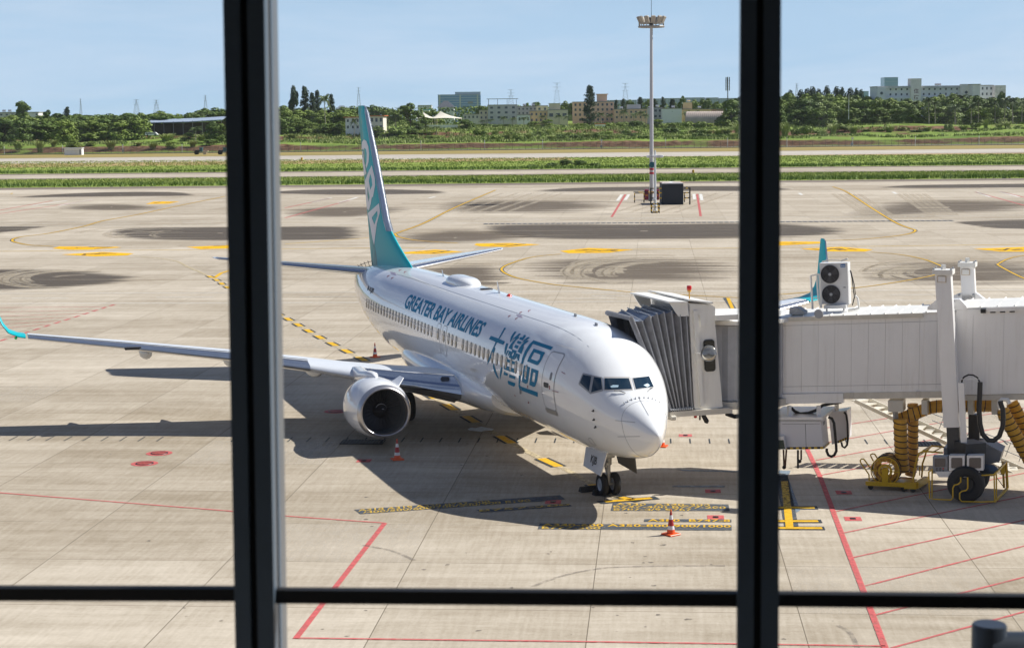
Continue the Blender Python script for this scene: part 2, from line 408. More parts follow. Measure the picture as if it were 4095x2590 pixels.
for L in ([(2247, 1486), (2262, 1494), (2261, 1496), (2246, 1488)], [(2208, 1560), (2234, 1567), (2234, 1569), (2208, 1562)], [(2187, 1532), (2192, 1533), (2194, 1548), (2190, 1548)], [(2196, 1540), (2200, 1541), (2201, 1556), (2197, 1556)], [(2110, 1540), (2113, 1541), (2112, 1552), (2109, 1550)], [(2113, 1604), (2116, 1606), (2117, 1612), (2112, 1611)], [(2058, 1576), (2060, 1577), (2063, 1584), (2060, 1585)]): decal_px('stencil_mark', [[L]], mat('stencil_red', (.28, .05, .06), .5), .010, 10)
decal_px('access_hatch_outline', [[[(2356, 1748), (2366, 1752), (2384, 1778), (2378, 1783), (2360, 1768), (2352, 1754)], [(2358, 1751), (2365, 1754), (2381, 1778), (2377, 1780), (2361, 1766), (2354, 1755)]]], M['mid'], .006, 10)
decal_px('dark_vent', [[rrect(2082, 1562, 8, 26, 3.9)]], M['grey'], .008, 10)
# radome seam and small fittings
mb = MB()
rp = []
for k in range(60):
    th = 2*pi*k/60; x = 1.05+.15*sin(th)
    rp.append(on_fus(x, th, .001))
mb.tube(rp+[rp[0]], .007, 4, caps=False); mb.build('radome_seam', M['mid'], plane)
for k in range(10):
    th = R_(52+k*9); MB().tube([on_fus(1.28+.02*sin(th), th, 0), on_fus(1.36, th, .03)], .012, 5).build('vortex_strip', M['grey'], plane)
for z_, kind in ((2.98, 0), (2.72, 0), (2.5, 1)):
    th = math.asin(max(-1, min(1, (z_-fsec(2.1)[1])/((fsec(2.1)[2]-fsec(2.1)[1]) if z_ > fsec(2.1)[1] else (fsec(2.1)[1]-fsec(2.1)[3])))))
    a = on_fus(2.1, th, 0); b = on_fus(2.1, th, .07)
    mb = MB(); mb.lathe([(0, .04), (.008, .035), (.01, 0)], a, (b-a), 12); mb.tube([a, b, b+Vector((-.11, 0, .0))], .010, 6)
    mb.build('pitot_probe', M['black'], plane, smooth=40)
for (x1, x2, y, z) in ((1, 0, .42, 0), (1, 0, -.38, 0)):
    th = atan2(1, y); a = on_fus(1.62, R_(90)-y*.9, .02); b = on_fus(1.84, R_(90)-y*1.5, .03)
    mb = MB(); mb.tube([a, (a+b)/2+Vector((0, 0, .03)), b], .012, 5); mb.build('windscreen_wiper', M['black'], plane)
# crown fittings
mb = MB()
rows = []
for k in range(17):
    t = k/16; x = 18.3+2.9*t; s_ = (1-(1-min(1, t/.35))**2)**.5 if t < .35 else (1-max(0, (t-.72)/.28)**2.5)**.6 if t < 1 else 0.0
    rows.append([Vector((x, .50*max(.03, s_)*cos(a)*(abs(cos(a))**-.25 if abs(cos(a)) > .01 else 1), 5.12+(.33*s_+.02)*sin(a)**.8)) for a in [pi*j/18 for j in range(19)]])
mb.loft(rows, closed=False); mb.build('satellite_radome', M['white'], plane, smooth=60)
mb = MB()
for x0, h in ((15.1, .42), (22.7, .26)):
    z = fsec(x0)[2]-.02; r0 = [Vector((x0-.16, 0, z)), Vector((x0, .02, z)), Vector((x0+.16, 0, z)), Vector((x0, -.02, z))]
    mb = MB(); mb.loft([r0, [Vector((x0+.18, 0, z+h)), Vector((x0+.22, .008, z+h)), Vector((x0+.27, 0, z+h)), Vector((x0+.22, -.008, z+h))]]); mb.build('blade_antenna', M['white'], plane)
mb = MB(); mb.lathe([(0, .11), (.03, .1), (.09, .05), (.1, 0)], (13.9, 0, fsec(13.9)[2]-.02), (0, 0, 1), 14); mb.build('beacon_light', M['red'], plane, smooth=40)
mb = MB(); mb.lathe([(0, .24), (.03, .23), (.04, 0)], (16.7, 0, fsec(16)[2]-.005), (0, 0, 1), 20); mb.build('antenna_disc', M['black'], plane, smooth=40)
for x0 in (5.0, 6.9): 
    mb = MB(); mb.box((x0, .0, fsec(x0)[2]+.03), (.22, .03, .1), bev=.01); mb.build('crown_aerial', M['mid'], plane)
# seam lines along the crown
mb = MB(); mb.tube([on_fus(3.6+.6*k, R_(62), .001) for k in range(40)], .005, 4); mb.build('crown_seam', M['mid'], plane)
# ---------------------------------------------------------------- lifting surfaces
def foil(n=14):
    P = []
    for k in range(n+1):
        x = .5*(1-cos(pi*k/n)); t = 5*(.2969*sqrt(x)-.126*x-.3516*x*x+.2843*x**3-.1036*x**4)
        P.append((x, t+.02*(1-(2*x-1)**2)))
    Q = []
    for k in range(1, n):
        x = .5*(1+cos(pi*k/n)); t = 5*(.2969*sqrt(x)-.126*x-.3516*x*x+.2843*x**3-.1036*x**4)
        Q.append((x, -t*.8+.02*(1-(2*x-1)**2)))
    return P+Q
def fsect(le, chord, tk, up=(0, 0, 1), fwd=(1, 0, 0), lim=None, grow=1.0):
    le = Vector(le); up = Vector(up).normalized(); fwd = Vector(fwd).normalized(); out = []
    for x, t in foil():
        if lim and x > lim: x = lim
        out.append(le+fwd*(x*chord)+up*(t*tk*chord*grow))
    return out
WS = [  # y, xLE, zLE, chord, thick
    (.9, 12.9, 1.62, 8.2, .15), (1.88, 13.7, 1.80, 7.1, .15), (3.3, 15.2, 1.98, 5.9, .13), (4.83, 16.75, 2.15, 4.85, .12), (6.45, 18.0, 2.40, 3.9, .115), (9.1, 19.35, 2.74, 3.15, .11), (12.9, 21.0, 3.16, 2.4, .105), (16.3, 22.5, 3.50, 1.70, .10)]
WL = [(16.65, 22.65, 3.55, 1.63, 12), (17.0, 22.85, 3.69, 1.50, 38), (17.22, 23.05, 3.98, 1.30, 64), (17.38, 23.25, 4.4, 1.12, 76), (17.68, 23.65, 5.2, .85, 79), (17.88, 23.95, 6.0, .52, 80), (17.9, 24.15, 6.1, .3, 80)]
def wing(s):
    w = MB().loft([fsect((x, s*y, z), c, t) for y, x, z, c, t in WS]).build('wing', M['wing'], plane, smooth=40)
    L = [(16.4, 22.54, 3.51, 1.68, 8)]+[(y+(.30 if s < 0 and 16.9 < y < 17.6 else .14 if s < 0 and y < 17.8 else 0), x, z, c, a) for y, x, z, c, a in WL]
    MB().loft([fsect((x, s*y, z), c, .09, up=(0, -s*sin(R_(a)), cos(R_(a)))) for y, x, z, c, a in L]).build('winglet', M['teal'], w, smooth=40)
    MB().loft([fsect((x-.01, s*y, z), c, .09, up=(0, -s*sin(R_(a)), cos(R_(a))), lim=.09, grow=1.12) for y, x, z, c, a in L[4:]]).build('winglet_leading_edge', M['silver'], w, smooth=40)
    for a, b, m, nm in ((4, 7, M['silver'], 'slat'), (1, 3, M['polish'], 'krueger_flap')):
        S_ = WS[a:b+1]
        MB().loft([fsect((x-.015, s*y, z), c, t, lim=.13, grow=1.07) for y, x, z, c, t in S_]).build(nm, m, w, smooth=40)
    # flap line and flap track fairings
    for y in (5.9, 8.9, 12.0):
        k = max(i for i in range(len(WS)) if WS[i][0] <= y); f_ = (y-WS[k][0])/(WS[k+1][0]-WS[k][0])
        xl = WS[k][1]*(1-f_)+WS[k+1][1]*f_; zl = WS[k][2]*(1-f_)+WS[k+1][2]*f_; ch = WS[k][3]*(1-f_)+WS[k+1][3]*f_
        MB().tube([(xl+ch*q, s*y, zl-.22-.1*sin(pi*i/6)) for i, q in enumerate((.30, .42, .55, .72, .9, 1.05, 1.18))], [.03, .16, .22, .24, .2, .12, .02], 12).build('flap_track_fairing', M['wing'], w, smooth=50)
    # static line between slat and panel
    MB().tube([(x+c*.135, s*y, z+c*t*.62) for y, x, z, c, t in WS[4:8]], .014, 4).build('panel_gap', M['grey'], w)
    # landing light window and wing tip light
    if s > 0:
        mbx = MB(); mbx.box((0, 0, 0), (.05, .9, .14), bev=.02)
    return w
wg = wing(1); wing(-1)
kf = MB().loft([fsect((x-.015, y, z), c, t, lim=.13, grow=1.07) for y, x, z, c, t in WS[1:4]]); BK_ = BVHTree.FromPolygons([Vector(v) for v in kf.v], kf.f)
decal_px('landing_light', [[rrect(1780, 1516, 44, 25, 12)]], M['polish'], .008, 6, parent=wg, bv=BK_); decal_px('landing_light', [[rrect(1780, 1516, 37, 19, 9.4)]], M['black'], .012, 6, parent=wg, bv=BK_)
MB().box((20.86, 12.6, 3.13), (.2, .62, .1), bev=.02).build('dark_panel', M['black'], wg)
MB().lathe([(0, .06), (.05, .05), (.08, 0)], (22.75, 16.75, 3.50), (-1, .2, 0), 10).build('green_tip_light', mat('green_lens', (.02, .7, .15), .3), wg, smooth=40)
# wing to body fairing
rows = []
for k in range(33):
    t = k/32; x = 11.3+12.6*t; e = sin(pi*t)**.55 if 0 < t < 1 else 0
    w_, zc, tp, bt = fsec(x)
    rows.append([Vector((x, (w_*.80+ (.42*e))*cos(a), 1.98-(.05*e)+(.62+.42*e)*sin(a)*(1.0 if sin(a) < 0 else .95))) for a in [2*pi*j/40 for j in range(40)]])
MB().loft(rows).build('belly_fairing', M['fus'], plane, smooth=60)
rows = []
# fin
FZ = [4.7, 5.0, 5.3, 5.6, 5.95, 6.25, 6.54, 7.0, 7.8, 10.04, 11.9, 12.15, 12.23]
FL = [27.2, 27.4, 28.1, 29.0, 30.0, 30.75, 31.45, 32.06, 32.65, 34.25, 35.75, 36.05, 36.4]
FT = [35.5, 35.6, 35.7, 35.8, 35.88, 35.95, 36.03, 36.17, 36.42, 37.1, 37.66, 37.72, 37.7]
def fin_sec(z, l, t, g=1.0, lim=None):
    c = t-l; th = min(.10, .32/c) if z < 12.1 else .05
    return fsect((l, 0, z), c, th*1.15, up=(0, 1, 0), lim=lim, grow=g)
mf = MB(); mf.loft([fin_sec(z, l, t) for z, l, t in zip(FZ, FL, FT)])
def teal_pat():
    m = mat('tail_teal', (.0, .42, .48), .45, spec=.2); nt = m.node_tree; b = nt.nodes['Principled BSDF']
    tc = nt.nodes.new('ShaderNodeTexCoord'); sp = nt.nodes.new('ShaderNodeSeparateXYZ'); nt.links.new(tc.outputs['Object'], sp.inputs[0])
    n = nt.nodes.new('ShaderNodeTexNoise'); n.inputs['Scale'].default_value = 1.1; n.inputs['Detail'].default_value = 5; n.inputs['Distortion'].default_value = 1.2
    mp = nt.nodes.new('ShaderNodeMapping'); mp.inputs['Scale'].default_value = (1.6, 1, .5); nt.links.new(tc.outputs['Object'], mp.inputs[0]); nt.links.new(mp.outputs[0], n.inputs['Vector'])
    # landscape art towards the trailing edge: x - 0.32*z
    a = nt.nodes.new('ShaderNodeMath'); a.operation = 'MULTIPLY_ADD'; a.inputs[1].default_value = -.42; nt.links.new(sp.outputs[2], a.inputs[0]); nt.links.new(sp.outputs[0], a.inputs[2])
    a2 = nt.nodes.new('ShaderNodeMath'); a2.operation = 'MULTIPLY_ADD'; a2.inputs[1].default_value = 1.2; nt.links.new(n.outputs[0], a2.inputs[0]); nt.links.new(a.outputs[0], a2.inputs[2])
    r1 = nt.nodes.new('ShaderNodeMapRange'); r1.inputs[1].default_value = 32.3; r1.inputs[2].default_value = 32.4; nt.links.new(a2.outputs[0], r1.inputs[0])
    cr = nt.nodes.new('ShaderNodeValToRGB'); cr.color_ramp.interpolation = 'LINEAR'
    E = cr.color_ramp.elements; E[0].position = .35; E[0].color = (.0, .20, .22, 1); E[1].position = .7; E[1].color = (.26, .46, .40, 1)
    e = E.new(.46); e.color = (.01, .3, .32, 1); e = E.new(.52); e.color = (.07, .36, .34, 1)
    nt.links.new(n.outputs[0], cr.inputs[0])
    mx = nt.nodes.new('ShaderNodeMix'); mx.data_type = 'RGBA'; mx.inputs[6].default_value = (.0, .42, .48, 1)
    nt.links.new(r1.outputs[0], mx.inputs[0]); nt.links.new(cr.outputs[0], mx.inputs[7]); nt.links.new(mx.outputs[2], b.inputs['Base Color'])
    return m
fin = mf.build('tail_fin', teal_pat(), plane, smooth=40)
BF = BVHTree.FromPolygons([Vector(v) for v in mf.v], mf.f)
MB().loft([fin_sec(z, l-.012, t, 1.07, .042) for z, l, t in list(zip(FZ, FL, FT))[6:]]).build('fin_leading_edge', M['silver'], fin, smooth=40)
C5 = lambda pts: [(1350+x*.5251, 400+y*.5251) for x, y in pts]
decal_px('tail_lettering', [
 [C5([(203, 300), (222, 315), (236, 355), (242, 410), (238, 470), (222, 520), (215, 500), (222, 470), (224, 410), (218, 375), (205, 365), (197, 395), (203, 460), (215, 530), (221, 560), (205, 575), (193, 480), (184, 380), (188, 320)])],
 [C5([(262, 497), (268, 520), (285, 590), (288, 650), (272, 735), (262, 745), (255, 790), (240, 840), (228, 830), (208, 620), (240, 540)]), C5([(250, 560), (262, 600), (266, 650), (252, 685), (240, 620)]), C5([(230, 660), (246, 740), (238, 775), (228, 720)])],
 [C5([(318, 785), (325, 850), (300, 945), (280, 1105), (268, 1060), (236, 880), (232, 862)]), C5([(304, 842), (306, 880), (282, 950), (262, 895)])],
], M['letter'], off=.012, cut=8, bv=BF, parent=fin)
def stab(s):
    S_ = [(.3, 32.6, 4.50, 4.0, .10), (.9, 33.1, 4.58, 3.6, .10), (7.0, 37.15, 5.12, 1.25, .09), (7.17, 37.5, 5.14, .85, .05)]
    w = MB().loft([fsect((x, s*y, z), c, t) for y, x, z, c, t in S_]).build('tailplane', mat('tailplane_paint', (.70, .76, .84), .18, coat=.4), plane, smooth=40)
    MB().loft([fsect((x-.012, s*y, z), c, t, lim=.08, grow=1.08) for y, x, z, c, t in S_[:3]]).build('leading_edge', M['polish'], w, smooth=40)
stab(1); stab(-1)
mb = MB()
for k in range(7):
    a = on_fus(34.2+.22*k, R_(78-7*k), 0); mb.tube([a, on_fus(34.2+.22*k, R_(78-7*k), .28)], .012, 4)
mb.tube([on_fus(34.2+.22*k, R_(78-7*k), .2) for k in range(7)], .012, 4)
mb.build('static_wicks', M['black'], plane)
# ---------------------------------------------------------------- engines
def engine(s):
    y = 4.83*s; z = 1.43; x0 = 13.0; o = (x0, y, z); ax = (1, 0, -.03)
    e = MB().lathe([(.20, .955), (.35, 1.0), (.7, 1.06), (1.2, 1.10), (1.8, 1.09), (2.4, 1.0), (2.95, .86), (3.2, .80), (3.22, .74), (2.6, .78)], o, ax, 64)
    for i, v in enumerate(e.v):
        if v[2] < z-.5: e.v[i] = (v[0], v[1], z-.5+(v[2]-(z-.5))*.86)
    e = e.build('engine_nacelle', M['white'], plane, smooth=50)
    def sq(m):
        for i, v in enumerate(m.v):
            if v[2] < z-.5: m.v[i] = (v[0], v[1], z-.5+(v[2]-(z-.5))*.86)
        return m
    sq(MB().lathe([(.215, .960), (.12, .935), (.05, .90), (.01, .865), (0, .845), (.012, .822), (.05, .80), (.12, .785), (.22, .775)], o, ax, 64)).build('inlet_lip', M['liprg'], e, smooth=60)
    sq(MB().lathe([(.215, .776), (.5, .77), (.9, .775), (.95, .0)], o, ax, 48)).build('inlet_duct', mat('duct_grey', (.10, .11, .12), .4), e, smooth=40)
    fb = MB()
    for k in range(24):
        a = 2*pi*k/24; d = Vector((0, cos(a), sin(a))); t = Vector((0, -sin(a), cos(a))); c = Vector(o)+Vector((.80, 0, 0))
        fb.poly([c+d*.26-t*.03, c+d*.76-t*.10+Vector((-.03, 0, 0)), c+d*.76+t*.09+Vector((.1, 0, 0)), c+d*.26+t*.05+Vector((.12, 0, 0))])
    fb.build('fan_blades', mat('fan_titanium', (.16, .17, .19), .35, .7), e, fix=False)
    MB().lathe([(.42, 0), (.5, .07), (.62, .15), (.8, .25), (.86, .27)], o, ax, 24).build('spinner', mat('spinner_dark', (.05, .05, .055), .35), e, smooth=60)
    MB().tube([Vector(o)+Vector((.42+.13*q+.02, (.02+.075*q)*cos(3.2*q), (.02+.075*q)*sin(3.2*q))) for q in [k/6 for k in range(3, 19)]], .016, 5).build('spinner_swirl', M['letter'], e)
    MB().lathe([(3.0, .60), (3.5, .55), (4.1, .42), (4.15, .36), (3.9, .3), (4.6, .05)], o, ax, 32).build('exhaust_nozzle', mat('hot_metal', (.25, .22, .2), .4, .9), e, smooth=40)
    # pylon
    rows = []
    for t_, zt, zb, hw in ((14.15, z+1.02, z+.9, .02), (14.6, z+1.20, z+.8, .16), (15.4, z+1.16, z+.7, .22), (16.3, z+1.04, z+.6, .24), (17.2, 2.52, z+.5, .22), (18.6, 2.30, z+.45, .15), (20.3, 2.2, z+.62, .03)):
        rows.append([Vector((t_, y+hw*c_, (zt+zb)/2+(zt-zb)/2*s2)) for c_, s2 in [(cos(2*pi*j/16)*1.0, max(-1, min(1, 1.25*sin(2*pi*j/16)))) for j in range(16)]])
    MB().loft(rows).build('pylon', M['white'], e, smooth=50)
    ch = MB(); b = Vector((14.2, y-s*.80, z+.72)); dr = Vector((0, -s*.75, .65))
    ch.prism([b, b+Vector((.35, 0, 0))+dr*.36, b+Vector((.85, 0, 0))+dr*.36, b+Vector((1.1, 0, 0))], Vector((0, .02, .02)))
    ch.build('nacelle_strake', M['white'], e)
engine(1); engine(-1)
# ---------------------------------------------------------------- landing gear
def wheel(o, par, r, w, side=1):
    o = Vector(o)
    t = MB().lathe([(-w*.42, r*.55), (-w*.5, r*.72), (-w*.46, r*.9), (-w*.3, r*.985), (0, r), (w*.3, r*.985), (w*.46, r*.9), (w*.5, r*.72), (w*.42, r*.55)], o, (0, 1, 0), 40).build('tyre', M['dark'], par, smooth=50)
    MB().lathe([(-w*.3, 0), (-w*.32, r*.2), (-w*.26, r*.45), (-w*.43, r*.56), (w*.43, r*.56), (w*.26, r*.45), (w*.32, r*.2), (w*.3, 0)], o, (0, 1, 0), 32).build('wheel_rim', M['hub'], par, smooth=30)
ng = MB().tube([(4.0, 0, .40), (4.0, 0, 1.0)], .065, 16).tube([(4.0, 0, .95), (3.98, 0, 1.9)], .10, 16).tube([(4.0, -.28, .345), (4.0, .28, .345)], .05, 12).tube([(4.12, 0, .62), (4.3, 0, .85), (4.12, 0, 1.1)], .03, 8).tube([(3.98, .0, 1.3), (3.0, 0, 1.75)], .045, 8).box((3.86, .0, 1.28), (.12, .3, .2), bev=.03).box((3.84, .1, 1.0), (.1, .12, .1), bev=.02).build('nose_gear', M['strut'], plane, smooth=40)
for sy in (1, -1): wheel((4.0, .205*sy, .345), ng, .345, .21)
for sy in (1, -1):
    P = [Vector((2.95, .42*sy, 1.50)), Vector((4.72, .42*sy, 1.48)), Vector((4.62, .56*sy, .84)), Vector((3.12, .56*sy, .80))]
    d = MB().prism(P, (0, .035*sy, 0)).build('nose_gear_door', M['white'] if sy > 0 else mat('door_inside', (.10, .095, .085), .6), ng)
    if sy > 0:
        V, F, w_ = text_mesh('KJB', .02); tm = MB()
        for u, v in V: tm.vert((4.10-.52*u, .552-.060*v+.02, .97+.31*v))
        for f in F: tm.face(f)
        tm.build('registration_lettering', M['black'], d, fix=False)
mgx = 19.3
for sy in (1, -1):
    g = MB().tube([(mgx, 2.86*sy, .55), (mgx, 2.86*sy, 2.0)], .14, 14).tube([(mgx, 2.3*sy, .56), (mgx, 3.35*sy, .56)], .07, 10).tube([(mgx, 2.86*sy, .95), (mgx, 1.5*sy, 1.7)], .08, 10).box((mgx-.1, 2.86*sy, 1.6), (.5, .12, .8), bev=.03).build('main_gear', M['strut'], plane, smooth=40)
    for q in (-.43, .43): wheel((mgx, (2.86+q)*sy, .56), g, .56, .40)
    MB().prism([(mgx-.6, 3.2*sy, 2.1), (mgx+.7, 3.2*sy, 2.1), (mgx+.6, 3.25*sy, 1.2), (mgx-.5, 3.25*sy, 1.2)], (0, .04, 0)).build('gear_door', M['white'], g)
# ================================================================ ground, markings, runway
def node(nt, t, **k):
    n = nt.nodes.new('ShaderNode'+t)
    for a, b in k.items(): setattr(n, a, b)
    return n
def vmath(nt, op, a, b=None, c=None):
    n = nt.nodes.new('ShaderNodeMath'); n.operation = op
    for i, x in enumerate((a, b, c)):
        if x is None: continue
        if isinstance(x, (int, float)): n.inputs[i].default_value = x
        else: nt.links.new(x, n.inputs[i])
    return n.outputs[0]
def concrete():
    m = bpy.data.materials.new('apron_concrete'); m.use_nodes = True; nt = m.node_tree; b = nt.nodes['Principled BSDF']
    tc = node(nt, 'TexCoord'); mp = node(nt, 'Mapping', vector_type='POINT'); mp.inputs['Rotation'].default_value = (0, 0, -AU)
    nt.links.new(tc.outputs['Object'], mp.inputs[0]); sp = node(nt, 'SeparateXYZ'); nt.links.new(mp.outputs[0], sp.inputs[0])
    v = vmath(nt, 'DIVIDE', vmath(nt, 'ADD', sp.outputs[0], .42), 4.33); u = vmath(nt, 'DIVIDE', vmath(nt, 'ADD', vmath(nt, 'MULTIPLY', sp.outputs[1], -1), 1.62), 4.85)
    fl = node(nt, 'CombineXYZ'); nt.links.new(vmath(nt, 'FLOOR', v), fl.inputs[0]); nt.links.new(vmath(nt, 'FLOOR', u), fl.inputs[1])
    wn = node(nt, 'TexWhiteNoise', noise_dimensions='3D'); nt.links.new(fl.outputs[0], wn.inputs['Vector'])
    def jt(x, s):
        f = vmath(nt, 'ABSOLUTE', vmath(nt, 'SUBTRACT', vmath(nt, 'FRACT', vmath(nt, 'ADD', x, .5)), .5))
        return vmath(nt, 'LESS_THAN', vmath(nt, 'MULTIPLY', f, s), .012)
    j = vmath(nt, 'MAXIMUM', jt(v, 4.33), jt(u, 4.85))
    def ns(sx, sy, sc_, det=5, ro=.6, dist=0):
        mm = node(nt, 'Mapping'); mm.inputs['Scale'].default_value = (sx, sy, 1); nt.links.new(mp.outputs[0], mm.inputs[0])
        n = node(nt, 'TexNoise'); n.inputs['Scale'].default_value = sc_; n.inputs['Detail'].default_value = det; n.inputs['Roughness'].default_value = ro; n.inputs['Distortion'].default_value = dist
        nt.links.new(mm.outputs[0], n.inputs['Vector']); return n.outputs[0]
    big = ns(1, .25, .05, 4); mid_ = ns(1.2, .35, .35, 6, .7, .6); streak = ns(.35, 5, 1.4, 4, .7); blot = ns(1, 1, .5, 6, .75, 1.0); fine = ns(1, 1, 9, 3, .7); ustreak = ns(3, .12, .25, 6, .75, .4)
    t = vmath(nt, 'MULTIPLY_ADD', vmath(nt, 'SUBTRACT', big, .5), 1.0, 1.0)
    for n_, k in ((mid_, .55), (blot, .40), (streak, .42), (fine, .30), (ustreak, .80)): t = vmath(nt, 'ADD', t, vmath(nt, 'MULTIPLY', vmath(nt, 'SUBTRACT', n_, .5), k))
    t = vmath(nt, 'ADD', t, vmath(nt, 'MULTIPLY', vmath(nt, 'SUBTRACT', wn.outputs[0], .5), .13))
    t = vmath(nt, 'MULTIPLY', t, vmath(nt, 'SUBTRACT', 1, vmath(nt, 'MULTIPLY', j, .55)))
    cr = node(nt, 'Mix', data_type='RGBA'); cr.inputs[6].default_value = (.275, .225, .160, 1); cr.inputs[7].default_value = (.56, .495, .405, 1)
    k = node(nt, 'MapRange'); k.inputs[1].default_value = .72; k.inputs[2].default_value = 1.32; nt.links.new(t, k.inputs[0]); nt.links.new(k.outputs[0], cr.inputs[0])
    dk = node(nt, 'Mix', data_type='RGBA', blend_type='MULTIPLY'); dk.inputs[0].default_value = 1; nt.links.new(cr.outputs[2], dk.inputs[6])
    jj = node(nt, 'CombineColor'); q = vmath(nt, 'SUBTRACT', 1, vmath(nt, 'MULTIPLY', j, .45))
    for i in range(3): nt.links.new(q, jj.inputs[i])
    nt.links.new(jj.outputs[0], dk.inputs[7]); nt.links.new(dk.outputs[2], b.inputs['Base Color'])
    b.inputs['Roughness'].default_value = .82; b.inputs['Specular IOR Level'].default_value = .25
    bp = node(nt, 'Bump'); bp.inputs['Strength'].default_value = .25; bp.inputs['Distance'].default_value = .01; nt.links.new(fine, bp.inputs['Height']); nt.links.new(bp.outputs[0], b.inputs['Normal'])
    return m
mb = MB(); mb.poly([(-200, -2600, 0), (5500, -4600, 0), (5500, 2600, 0), (-200, 1600, 0)])
struct(mb.build('apron', concrete()))
LZ = .004
def wear_mat(name, col, rough=.7, keep=.62, scale=5, streak=(1, 1), lo=.35, hi=.6, ragged=0):
    """paint or stain that is worn through to what lies under it"""
    m = bpy.data.materials.new(name); m.use_nodes = True; nt = m.node_tree; b = nt.nodes['Principled BSDF']
    b.inputs['Base Color'].default_value = (*col, 1); b.inputs['Roughness'].default_value = rough; b.inputs['Specular IOR Level'].default_value = .2
    tc = node(nt, 'TexCoord'); mp = node(nt, 'Mapping'); mp.inputs['Rotation'].default_value = (0, 0, -AU); nt.links.new(tc.outputs['Object'], mp.inputs[0])
    m2 = node(nt, 'Mapping'); m2.inputs['Scale'].default_value = (streak[0], streak[1], 1); nt.links.new(mp.outputs[0], m2.inputs[0])
    n = node(nt, 'TexNoise'); n.inputs['Scale'].default_value = scale; n.inputs['Detail'].default_value = 7; n.inputs['Roughness'].default_value = .72; nt.links.new(m2.outputs[0], n.inputs['Vector'])
    r = node(nt, 'MapRange'); r.inputs[1].default_value = lo; r.inputs[2].default_value = hi; r.inputs[3].default_value = keep; r.inputs[4].default_value = 1.0; nt.links.new(n.outputs[0], r.inputs[0])
    at = node(nt, 'Attribute', attribute_name='fall')
    if ragged:
        q = node(nt, 'MapRange', interpolation_type='SMOOTHSTEP'); q.inputs[1].default_value = .45; q.inputs[2].default_value = 1.05; q.inputs[4].default_value = ragged
        nt.links.new(vmath(nt, 'ADD', at.outputs['Fac'], vmath(nt, 'MULTIPLY', vmath(nt, 'SUBTRACT', n.outputs[0], .5), 1.9)), q.inputs[0]); a = vmath(nt, 'MULTIPLY', q.outputs[0], vmath(nt, 'MINIMUM', vmath(nt, 'MULTIPLY', at.outputs['Fac'], 5), 1))
    else: a = vmath(nt, 'MULTIPLY', r.outputs[0], at.outputs['Fac'])
    nt.links.new(a, b.inputs['Alpha'])
    return m
def set_fall(o, vals):
    a = o.data.attributes.new('fall', 'FLOAT', 'POINT'); a.data.foreach_set('value', vals)
MK = dict(yellow=wear_mat('yellow_paint', (.72, .42, .02), keep=.72, scale=6), white=wear_mat('white_line_paint', (.75, .74, .70), keep=.55, scale=3),
          red=wear_mat('red_paint', (.58, .12, .12), keep=.5, scale=5), black=wear_mat('black_paint', (.035, .045, .055), keep=.75, scale=6),
          dull=wear_mat('dull_black_paint', (.075, .09, .11), keep=.42, scale=3), old=wear_mat('old_and_shaded_yellow', (.62, .40, .06), keep=.12, scale=7, lo=.38, hi=.55),
          pale=wear_mat('pale_red_paint', (.55, .13, .13), keep=.38, scale=3), box=wear_mat('sign_yellow_paint', (.80, .44, .0), keep=.85, scale=3))
def strip_w(mb, P, w, z, vals=None):
    n = len(P); ids = []
    for i, p in enumerate(P):
        t = (P[min(i+1, n-1)]-P[max(i-1, 0)]); t.z = 0; t.normalize(); s = Vector((-t.y, t.x, 0))*w/2
        ids.append((mb.vert((p.x+s.x, p.y+s.y, z)), mb.vert((p.x-s.x, p.y-s.y, z))))
    for a, b in zip(ids, ids[1:]): mb.face((a[0], a[1], b[1], b[0]))
def smoothline(pts, k=6):
    P = [G(*p) for p in pts]
    if len(P) < 3: return P
    out = []
    for i in range(len(P)-1):
        a = P[max(i-1, 0)]; b = P[i]; c = P[i+1]; d = P[min(i+2, len(P)-1)]
        for j in range(k):
            t = j/k; out.append(.5*((2*b)+(c-a)*t+(2*a-5*b+4*c-d)*t*t+(3*b-a-3*c+d)*t**3))
    return out+[P[-1]]
def marking(name, lines, m, w, z, curved=False, dash=None):
    mb = MB()
    for L in lines:
        P = smoothline(L) if curved else [G(*p) for p in L]
        if dash:
            a, b = P[0], P[-1]; n = int((b-a).length/dash); 
            for i in range(n): strip_w(mb, [a+(b-a)*(i/n), a+(b-a)*((i+.55)/n)], w, z)
        else: strip_w(mb, P, w, z)
    o = mb.build(name, m, fix=False); set_fall(o, [1.0]*len(mb.v)); return struct(o)
def patch(name, polys, m, z, px=True):
    mb = MB()
    for L in polys:
        P = [G(*p) for p in L] if px else [Vector(p) for p in L]; mb.poly([(p.x, p.y, z) for p in P])
    o = mb.build(name, m, fix=False); set_fall(o, [1.0]*len(mb.v)); return struct(o)
